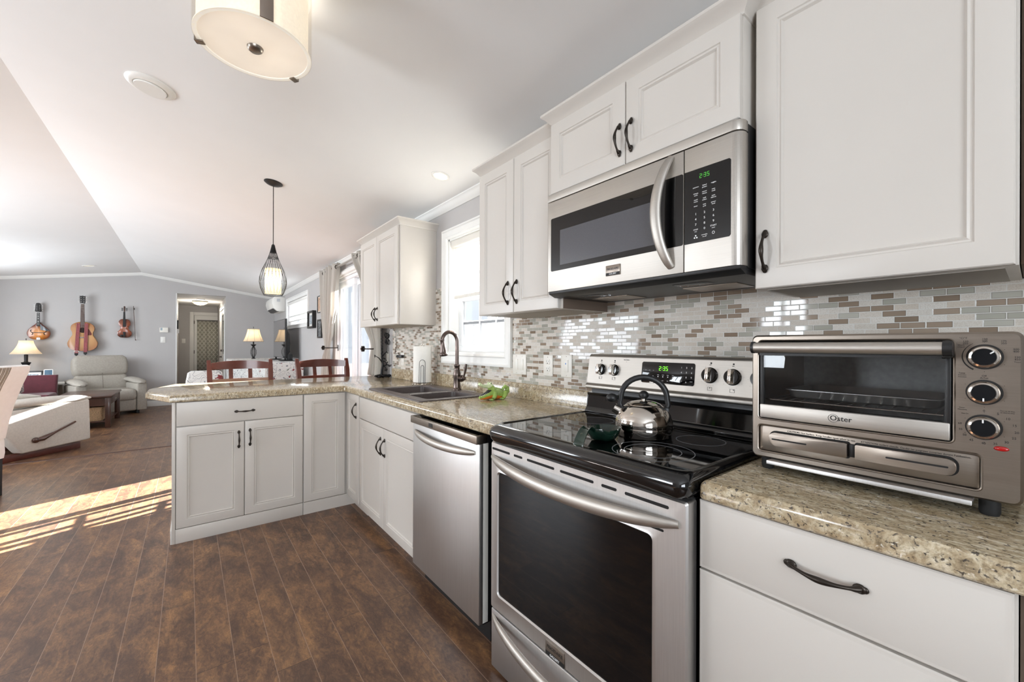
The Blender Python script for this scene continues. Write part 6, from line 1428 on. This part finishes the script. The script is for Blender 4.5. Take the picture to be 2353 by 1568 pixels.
# mandolin
t = thing('mandolin', 'amber sunburst mandolin hanging left of the guitar', 'mandolin', (XW, 3.600, 1.298), FX)
mo = outline([(0.0, 0.0), (0.065, 0.006), (0.118, 0.045), (0.137, 0.110), (0.120, 0.175), (0.080, 0.230), (0.040, 0.270), (0.018, 0.305), (0.0, 0.308)])
mb = MB(); body_loft(mb, mo, -0.055, -0.01, 0.012, 0.12); mb.build('body', fiddle_mat('mandolin_sunburst', (216, 140, 44), (98, 34, 14), 0.150, 0.0, 0.115), t, 40)
mb = MB(); mb.loft([[(-w_, -0.082, z), (w_, -0.082, z), (w_, -0.062, z), (-w_, -0.062, z)] for z, w_ in ((0.235, 0.020), (0.475, 0.0155))]); nk = mb.build('neck', 'ink', t, 0)
mb = MB()
for k in range(12): z = 0.47 - 0.019*k; mb.box(-0.016, 0.016, -0.0832, -0.0815, z, z+0.0018)
for k in (1, 3, 5, 8): z = 0.46 - 0.0195*k; mb.box(-0.004, 0.004, -0.0834, -0.0815, z+0.004, z+0.012)
mb.box(-0.018, 0.018, -0.084, -0.066, 0.475, 0.481); mb.build('fret', 'wink', nk, 0)
mb = MB(); mb.prism([(-0.020, 0.482), (0.020, 0.482), (0.040, 0.492), (0.036, 0.52), (0.032, 0.60), (0.024, 0.632), (0.0, 0.640), (-0.024, 0.632), (-0.032, 0.60), (-0.036, 0.52), (-0.040, 0.492)], 'y', -0.078, -0.060, 0.002); hd = mb.build('headstock', 'ink', t)
mb = MB()
for z in (0.515, 0.543, 0.571, 0.599):
    for sx in (-1, 1): mb.ball((sx*0.018, -0.080, z), (0.0035, 0.003, 0.0035), 8); mb.ball((sx*0.050, -0.068, z), (0.006, 0.004, 0.005), 8); mb.tube([(sx*0.034, -0.068, z), (sx*0.048, -0.068, z)], 0.002, 5)
mb.build('tuning_peg', 'wink', hd, 50)
mb = MB(); mb.prism([(0.024, 0.275), (0.040, 0.250), (0.095, 0.200), (0.128, 0.160), (0.128, 0.148), (0.024, 0.172)], 'y', -0.078, -0.074); mb.build('pickguard', 'bglass', t, 0)
mb = MB()
for sx in (-1, 1): mb.tube([(sx*(0.078 + 0.014*math.sin((u-0.5)*6)), -0.0685 + 0.004*abs(u-0.5), 0.085 + 0.085*u) for u in [k/12 for k in range(13)]], [0.004 + 0.004*(1 if k in (1, 11) else 0) for k in range(13)], 6, flat=1.0)
mb.build('sound_hole', 'dark', t, 50)
mb = MB(); mb.box(-0.065, 0.065, -0.082, -0.068, 0.119, 0.127, 0.002); mb.build('bridge', 'ink', t)
mb = MB(); mb.box(-0.022, 0.022, -0.074, -0.060, -0.002, 0.030, 0.002); mb.tube([(-0.02, -0.07, 0.03), (0, -0.074, 0.042), (0.02, -0.07, 0.03)], 0.003, 6); mb.build('tailpiece', 'wink', t)
# violin and bow
t = thing('violin', 'dark brown violin hanging right of the guitar', 'violin', (XW, 2.510, 1.349), FX)
vo = outline([(0.0, 0.0), (0.055, 0.004), (0.095, 0.040), (0.104, 0.085), (0.092, 0.118), (0.083, 0.128), (0.064, 0.150), (0.056, 0.185), (0.064, 0.222), (0.078, 0.238), (0.084, 0.262), (0.080, 0.310), (0.050, 0.348), (0.0, 0.356)])
mb = MB(); body_loft(mb, vo, -0.045, -0.008, 0.012, 0.18); mb.build('body', fiddle_mat('violin_varnish', (150, 72, 34), (50, 24, 18), 0.21, 0, 0.19), t, 40)
mb = MB(); mb.loft([[(-w_, -0.080, z), (w_, -0.080, z), (w_, -0.066, z), (-w_, -0.066, z)] for z, w_ in ((0.205, 0.021), (0.49, 0.012))]); mb.build('fingerboard', 'ink', t, 0)
mb = MB(); mb.tube([(0, -0.055, 0.33), (0, -0.058, 0.49), (0, -0.055, 0.56), (0, -0.045, 0.585), (0, -0.055, 0.592)], [0.013, 0.011, 0.012, 0.014, 0.010], 8); nk = mb.build('neck', 'walnut', t, 40)
mb = MB()
for z, sx in ((0.515, -1), (0.530, 1), (0.545, -1), (0.560, 1)):
    for q in (-1, 1): mb.ball((q*0.032, -0.056, z), (0.010, 0.004, 0.006), 8)
    mb.tube([(-0.03, -0.056, z), (0.03, -0.056, z)], 0.003, 5)
mb.build('tuning_peg', 'ink', nk, 40)
mb = MB(); mb.box(-0.022, 0.022, -0.086, -0.058, 0.160, 0.166, 0.001); mb.build('bridge', plain('maple', (190, 150, 104), 0.4), t)
mb = MB(); mb.prism([(-0.008, 0.005), (0.008, 0.005), (0.021, 0.11), (-0.021, 0.11)], 'y', -0.074, -0.066, 0.002); mb.ball((-0.035, -0.070, 0.035), (0.028, 0.010, 0.018), 10); mb.build('tailpiece', 'ink', t, 40)
t = thing('violin_bow', 'violin bow hanging upright beside the violin', 'bow', (XW, 2.388, 1.30), FX)
mb = MB(); mb.tube([(0.030, -0.02, 0.01), (0.024, -0.026, 0.2), (0.014, -0.028, 0.4), (0.002, -0.022, 0.66)], [0.004, 0.0045, 0.005, 0.005], 8); mb.ball((0.034, -0.02, 0.008), (0.010, 0.006, 0.012), 8); mb.build('stick', 'walnut', t, 50)
mb = MB(); mb.box(0.002, 0.020, -0.026, -0.014, 0.585, 0.625, 0.002); mb.build('frog', 'ink', t)
mb = MB(); mb.loft([[(x-0.002, -0.020, z), (x+0.002, -0.020, z), (x+0.002, -0.018, z), (x-0.002, -0.018, z)] for x, z in ((0.042, 0.01), (0.016, 0.60))]); mb.build('bow_hair', 'ivory', t, 0)

# thermostat and switches on the far wall
t = thing('thermostat', 'white wall thermostat left of the hallway opening', 'thermostat', (XF-0.0005, 1.938, 1.51), FX)
mb = MB(); mb.box(-0.065, 0.065, -0.026, 0, -0.048, 0.048, 0.004); mb.build('housing', 'ivory', t)
mb = MB(); mb.box(-0.054, -0.022, -0.0268, -0.0258, -0.008, 0.042); mb.build('display', plain('lcd', (120, 140, 150), 0.2), t, 0)
def wplate(label, x, y, z, rz, g=None):
    t = thing('light_switch', label, 'light switch', (x, y, z), rz)
    mb = MB(); mb.box(-0.038, 0.038, -0.006, 0, -0.058, 0.058, 0.002); mb.build('cover_plate', 'white', t)
    mb = MB(); mb.box(-0.016, 0.016, -0.009, -0.005, -0.032, 0.032, 0.001); mb.build('rocker', 'white', t)
wplate('white light switch below the thermostat', XF-0.0005, 1.952, 1.315, FX)
wplate('white light switch on the hallway end wall beside the curtained door', 13.9995, 1.655, 1.315, FX)

# ---------------------------------------------------------------- hallway
t = thing('hall_ceiling_light', 'small domed glass ceiling light glowing in the hallway', 'ceiling light', (12.43, 1.335, 2.264), 0)
mb = MB(); mb.lathe([(0, 0), (0.15, 0), (0.155, -0.02), (0.14, -0.025), (0, -0.025)], 32); mb.build('pan', 'steel', t, 40)
mb = MB(); mb.lathe([(0.155, -0.022), (0.150, -0.035), (0.120, -0.065), (0.07, -0.088), (0.0, -0.098)], 32); mb.build('glass_dome', fabric_thin('alabaster_dome', (252, 236, 204), 0.5, 1.0, nscale=8), t, 50)
light('hall_lamp', 'POINT', (12.43, 1.335, 2.08), 15, (1, 0.90, 0.77), radius=0.08)
t = thing('ceiling_grille', 'small grey rectangular vent in the hallway ceiling just behind the opening', 'vent', (11.9, 1.33, 2.2645), 0)
mb = MB(); mb.box(-0.13, 0.13, -0.07, 0.07, -0.010, 0, 0.002); mb.build('grille_frame', 'white', t)
mb = MB()
for k in range(7): mb.box(-0.115, 0.115, -0.058 + 0.017*k, -0.050 + 0.017*k, -0.0125, -0.0095)
mb.build('slats', 'gink', t, 0)
t = thing('door_2', 'x', 'door'); del t['label'], t['category']; struct(t)
t.location = (13.998, 1.529, 0); t.rotation_euler = (0, 0, FX)
mb = MB(); mb.box(0, 0.088, -0.022, 0, 0, 2.095, 0.003); mb.box(0.088, 0.61, -0.022, 0, 2.010, 2.095, 0.003); mb.build('door_casing', 'trim', t)
mb = MB(); mb.box(0.10, 0.61, -0.016, -0.001, 0.01, 2.005, 0.002); dl = mb.build('door_leaf', 'trim', t)
for z in (0.25, 1.02, 1.82): mb = MB(); mb.box(0.088, 0.104, -0.03, -0.0165, z-0.045, z+0.045, 0.002); mb.build('hinge', 'bronze', dl)
t = thing('door_curtain', 'grey-green trellis print curtain hanging over the hallway end door', 'curtain', (13.95, 1.372, 0.20), FX)
mb = MB(); rows = []
for k in range(2):
    rows.append([(0.47*i/60, 0.010*math.sin(i/60*2*PI*4.5) + 0.004*math.sin(i*0.7), z_) for z_ in (0.0 if k == 0 else 1.66,) for i in range(61)])
mb.sheet(rows)
cu = mb.build('curtain_cloth', trellis_mat(), t, 60); md_ = cu.modifiers.new('thickness', 'SOLIDIFY'); md_.thickness = 0.003
mb = MB(); mb.tube([(-0.01, 0, 1.675), (0.48, 0, 1.675)], 0.009, 8); mb.build('rod', 'bronze', t, 60)
t = thing('door_3', 'x', 'door'); del t['label'], t['category']; struct(t)
t.location = (0, 0.9185, 0)
mb = MB(); 
for (a, b_, c, d) in ((11.00, 11.09, 0, 2.12), (12.59, 12.68, 0, 2.12), (11.09, 12.59, 2.03, 2.12)): mb.box(a, b_, 0, 0.022, c, d, 0.003)
mb.build('door_casing', 'trim', t)
mb = MB(); rect_frame(mb, 11.10, 12.02, 0.01, 2.02, 0.001, 0.014, 0.12, 0.002); mb.box(11.22, 11.90, 0.001, 0.010, 0.13, 1.0); mb.box(12.03, 12.58, 0.001, 0.014, 0.01, 2.02, 0.002); dl = mb.build('door_leaf', 'trim', t)
mb = MB(); mb.box(11.225, 11.895, 0.002, 0.006, 1.005, 1.895); mb.build('pane', plain('dim_glass', (130, 128, 120), 0.08), dl, 0)
mb = MB(); mb.lathe([(0, 0), (0.022, 0), (0.022, 0.01), (0.01, 0.02), (0.012, 0.045), (0, 0.05)], 14, M=Matrix.Translation((11.96, 0.014, 0.93)) @ Matrix.Rotation(-PI/2, 4, 'X')); mb.box(11.87, 11.97, 0.05, 0.065, 0.92, 0.935, 0.004); mb.lathe([(0, 0), (0.026, 0), (0.024, 0.02), (0, 0.022)], 14, M=Matrix.Translation((11.96, 0.014, 1.08)) @ Matrix.Rotation(-PI/2, 4, 'X')); mb.build('handle', 'bronze', dl, 50)
t = thing('remote_holder', 'dark remote in a small white holder on the hallway opening edge', 'remote control', (10.93, 1.7375, 1.45), 0)
mb = MB(); mb.box(-0.03, 0.03, -0.022, -0.001, 0.03, 0.27, 0.004); mb.build('remote', 'blackp', t)
mb = MB(); mb.box(-0.04, 0.04, -0.032, 0, 0.0, 0.09, 0.003); mb.build('cradle', 'white', t)

# ---------------------------------------------------------------- right side of the living room
t = thing('heat_pump', 'white wall-mounted heat pump unit above the television', 'air conditioner', (9.90, 0.001, 1.905), FY)
mb = MB(); mb.prism([(0, 0.0), (0, 0.285), (-0.19, 0.285), (-0.225, 0.25), (-0.235, 0.16), (-0.205, 0.06), (-0.14, 0.0)], 'x', -0.43, 0.43, 0.006, 3); mb.build('housing', 'white', t, 40)
mb = MB(); mb.prism([(-0.209, 0.052), (-0.150, -0.002), (-0.100, -0.004), (-0.155, 0.010)], 'x', -0.36, 0.36); mb.build('outlet_louver', 'blackp', t, 0)
mb = MB(); mb.box(0.4285, 0.4315, -0.15, -0.09, 0.19, 0.25); mb.build('side_marking', plain('grey_relief', (196, 198, 200), 0.5), t, 0)
pt = pattern_mat('floral_cloth', (222, 222, 219), (138, 140, 144), 7.5, 0.07, 0.9, ((128, 52, 54), (92, 104, 84)))
t = thing('covered_cabinet', 'low corner cabinet draped in a white floral cloth, carrying television and lamp', 'cabinet', (0, 0, 0), 0)
PL = [(7.32, 0.09), (10.1, 0.09), (10.1, 0.95), (9.2, 0.95), (8.1, 0.62), (7.32, 0.62)]
mb = MB(); mb.loft([[(q[0], q[1], z) for q in offset_poly(PL, d_)] for d_, z in ((-0.012, 0.42), (0.004, 0.60), (-0.004, 0.78), (0.0, 0.925), (0.008, 0.938), (0.02, 0.940))]); mb.build('cloth', pt, t, 40)
mb = MB(); mb.loft([[(q[0], q[1], z) for q in offset_poly(PL, 0.03)] for z in (0.0, 0.93)]); mb.build('carcass', 'walnut', t, 0)
t = thing('television', 'thin flat television standing edge-on on the floral cloth', 'television', (8.585, 0.226, 0.9445), FY)
mb = MB(); mb.box(-0.61, 0.61, -0.018, 0.016, 0.045, 0.730, 0.005); mb.prism([(0.016, 0.10), (0.055, 0.14), (0.062, 0.30), (0.050, 0.46), (0.016, 0.56)], 'x', -0.42, 0.605, 0.006); mb.build('housing', 'blackp', t)
mb = MB(); mb.box(-0.600, 0.600, -0.0188, -0.0179, 0.056, 0.720); mb.build('screen', plain('tv_screen', (26, 27, 29), 0.05, coat=1.0), t, 0)
for x in (-0.45, 0.50): mb = MB(); mb.box(x-0.09, x+0.09, -0.09, 0.09, 0.0, 0.012, 0.003); mb.box(x-0.03, x+0.03, -0.012, 0.012, 0.012, 0.06, 0.003); mb.build('foot', 'blackp', t)
mb = MB(); mb.box(0.50, 0.60, 0.02, 0.10, 0.0, 0.115, 0.004); mb.tube([(0.58, 0.05, 0.19), (0.62, 0.06, 0.15), (0.68, 0.07, 0.06), (0.74, 0.08, 0.010), (0.80, 0.09, 0.006)], 0.004, 6); mb.build('cable_box', 'blackp', t)
t = thing('table_lamp', 'open-caged iron table lamp with cream bell shade beside the television', 'lamp', (9.75, 0.520, 0.9405), 0)
mb = MB(); mb.lathe([(0, 0), (0.035, 0), (0.035, 0.01), (0.022, 0.02), (0.020, 0.035), (0, 0.04)], 16)
for k in range(6):
    a = 2*PI*k/6 + 0.3; mb.tube([(r_*math.cos(a), r_*math.sin(a), z) for r_, z in ((0.012, 0.025), (0.034, 0.06), (0.049, 0.11), (0.047, 0.165), (0.028, 0.215), (0.010, 0.24))], 0.0042, 6)
mb.tube([(0, 0, 0.03), (0, 0, 0.24)], 0.004, 6); mb.lathe([(0.0, 0.235), (0.014, 0.235), (0.022, 0.25), (0.050, 0.282), (0.050, 0.288), (0.012, 0.292), (0.012, 0.34), (0, 0.34)], 18); mb.build('base', 'blackiron', t, 40)
mb = shade_mb(0.178, 0.102, 0.250, flare=0.25); mb.build('lamp_shade', shm, t, 40, loc=(0, 0, 0.345))
mb = MB()
for k in range(8):
    a = 2*PI*k/8; rs = [0.102 + 0.076*((1-u)**1.5) + 0.001 for u in [j/8 for j in range(9)]]; mb.tube([(r_*math.cos(a), r_*math.sin(a), 0.345 + 0.25*j/8) for j, r_ in enumerate(rs)], 0.0015, 4)
for r_, z in ((0.179, 0.346), (0.103, 0.594)): mb.tube([(r_*math.cos(2*PI*k/32), r_*math.sin(2*PI*k/32), z) for k in range(32)], 0.003, 5, closed=True)
mb.build('shade_trim', plain('tan_braid', (150, 122, 92), 0.8), t, 40)
mb = MB(); mb.tube([(0, 0, 0.34), (0, 0, 0.63)], 0.003, 6); mb.ball((0, 0, 0.635), 0.008, 8); mb.build('finial', 'blackiron', t, 60)
light('cabinet_lamp', 'POINT', (9.75, 0.52, 1.42), 1.7, (1, 0.76, 0.50), radius=0.03)
t = thing('slipcovered_chair', 'floral slip-covered chair glimpsed behind the left counter stool', 'chair', (7.15, 1.36, 0), FX)
mb = MB(); mb.loft([[(p[0], p[1]+y, z) for p in rr(-w_, w_, -0.05, 0.05, 0.03, 0)] for z, y, w_ in ((0.05, 0.18, 0.24), (0.45, 0.20, 0.23), (0.70, 0.23, 0.22), (0.82, 0.25, 0.20), (0.845, 0.255, 0.16))]); mb.build('backrest', pt, t, 50)
mb = MB(); mb.loft([rr(-0.24+i, 0.24-i, -0.28+i, 0.16-i, 0.04, z) for i, z in ((0.0, 0.02), (0.0, 0.40), (0.02, 0.46))]); mb.build('seat', pt, t, 50)
# pictures on the window wall
frame('picture_frame', 'thick black framed picture beside the high window', 'picture frame', (7.04, 0.001, 1.484), FY, 0.36, 0.272, photo_sky, fm='blackp', bw=0.03, mat_w=0.035, th=0.055, group='framed pictures by the curtain')
frame('picture_frame', 'upper framed picture with a warm coloured image next to the far curtain', 'picture frame', (6.60, 0.001, 1.703), FY, 0.24, 0.255, pattern_mat('warm_photo', (206, 170, 140), (120, 96, 84), 9, 0.15, 0.4), fm='blackp', bw=0.014, mat_w=0.01, th=0.02, group='framed pictures by the curtain')
frame('picture_frame', 'lower dark framed picture next to the far curtain', 'picture frame', (6.60, 0.001, 1.325), FY, 0.24, 0.28, photo_dark, fm='blackp', bw=0.022, mat_w=0.0, th=0.02, group='framed pictures by the curtain')

# ---------------------------------------------------------------- curtains at the patio door
def curtain_panel(label, knots, folds, yb=0.10):
    """knots: (z, x_left, x_right, amplitude) from top to bottom"""
    t = thing('curtain', label, 'curtain', (0, 0, 0), 0)
    mb = MB(); rows = []; zs = [k[0] for k in knots]
    NR, NC = 60, 120
    for r in range(NR+1):
        z = zs[0] + (zs[-1]-zs[0])*r/NR
        i = 0
        while i < len(knots)-2 and z < knots[i+1][0]: i += 1
        a, b_ = knots[i], knots[i+1]; u = min(1, max(0, (a[0]-z)/(a[0]-b_[0]))); u = u*u*(3-2*u)
        xl, xr, am = (a[j] + (b_[j]-a[j])*u for j in (1, 2, 3))
        rows.append([(xl + (xr-xl)*c/NC, yb + am*math.sin(2*PI*folds*c/NC + 0.4) + 0.25*am*math.sin(2*PI*folds*2.3*c/NC + r*0.03), z) for c in range(NC+1)])
    mb.sheet(rows); o = mb.build('curtain_cloth', 'curtain', t, 60); m_ = o.modifiers.new('thickness', 'SOLIDIFY'); m_.thickness = 0.002
    return t
c1 = curtain_panel('beige grommet curtain on the far side of the patio door, tied back', [(2.245, 6.10, 5.33, 0.035), (1.75, 6.06, 5.44, 0.032), (1.40, 5.98, 5.60, 0.024), (1.19, 5.90, 5.72, 0.014), (1.00, 6.02, 5.74, 0.022), (0.60, 6.10, 5.70, 0.028), (0.03, 6.12, 5.64, 0.03)], 5)
c2 = curtain_panel('beige grommet curtain beside the kitchen cabinet, tied back with a dark hook', [(2.245, 4.73, 3.97, 0.035), (1.85, 4.42, 3.95, 0.032), (1.50, 4.38, 3.93, 0.026), (1.20, 4.16, 3.925, 0.014), (1.02, 4.22, 3.915, 0.016), (0.93, 4.26, 3.91, 0.016), (0.917, 4.262, 3.91, 0.016)], 5, 0.085)
t = thing('curtain_rod', 'steel curtain rod across the top of the patio door', 'curtain rod', (5.05, 0.095, 2.195), 0)
mb = MB(); mb.tube([(-1.13, 0, 0), (1.12, 0, 0)], 0.0125, 14); mb.build('rod', 'steel', t, 60)
for x in (-1.13, 1.12): mb = MB(); mb.ball((x, 0, 0), (0.022, 0.022, 0.022), 12); mb.build('finial', 'bronze', t, 60)
for x in (-0.98, 0.96): mb = MB(); mb.box(x-0.008, x+0.008, -0.094, 0.0, -0.018, -0.008); mb.box(x-0.012, x+0.012, -0.094, -0.088, -0.045, 0.02); mb.build('bracket', 'bronze', t, 0)
for par, xs_ in ((c1, (5.38, 5.53, 5.69, 5.84, 6.0)), (c2, (4.68, 4.53, 4.38, 4.22, 4.07))):
    for x in xs_:
        mb = MB(); M = Matrix.Translation((x, 0.095, 2.195)) @ Matrix.Rotation(math.radians(62), 4, 'Z') @ Matrix.Rotation(PI/2, 4, 'X')
        mb.loft([[(r_*math.cos(2*PI*k/20), r_*math.sin(2*PI*k/20), z) for k in range(20)] for r_, z in ((0.019, -0.003), (0.029, -0.003), (0.029, 0.003), (0.019, 0.003))], closed=True, M=M); mb.build('grommet', 'bronze', par, 40)
for lab, x, y, par in (('dark leaf-shaped tieback hook holding the far curtain', 5.77, 0.10, c1), ('dark leaf-shaped tieback hook holding the curtain by the cabinet', 4.19, 0.09, c2)):
    t = thing('tieback_hook', lab, 'curtain tieback', (x, 0.001, 1.185), 0)
    mb = MB(); mb.tube([(-0.10, 0.0, 0), (-0.10, 0.05, 0), (-0.09, 0.13, 0.0), (-0.03, 0.145, 0.0), (0.05, 0.145, 0)], 0.006, 8); mb.box(-0.115, -0.085, 0.0, 0.006, -0.04, 0.04, 0.002)
    for k in range(6): a = 2*PI*k/6; mb.ball((0.06, 0.145 + 0.016*math.cos(a), 0.020*math.sin(a)), (0.016, 0.010, 0.013), 8)
    mb.ball((0.065, 0.145, 0), 0.014, 8); mb.build('hook', 'bronze', t, 60)
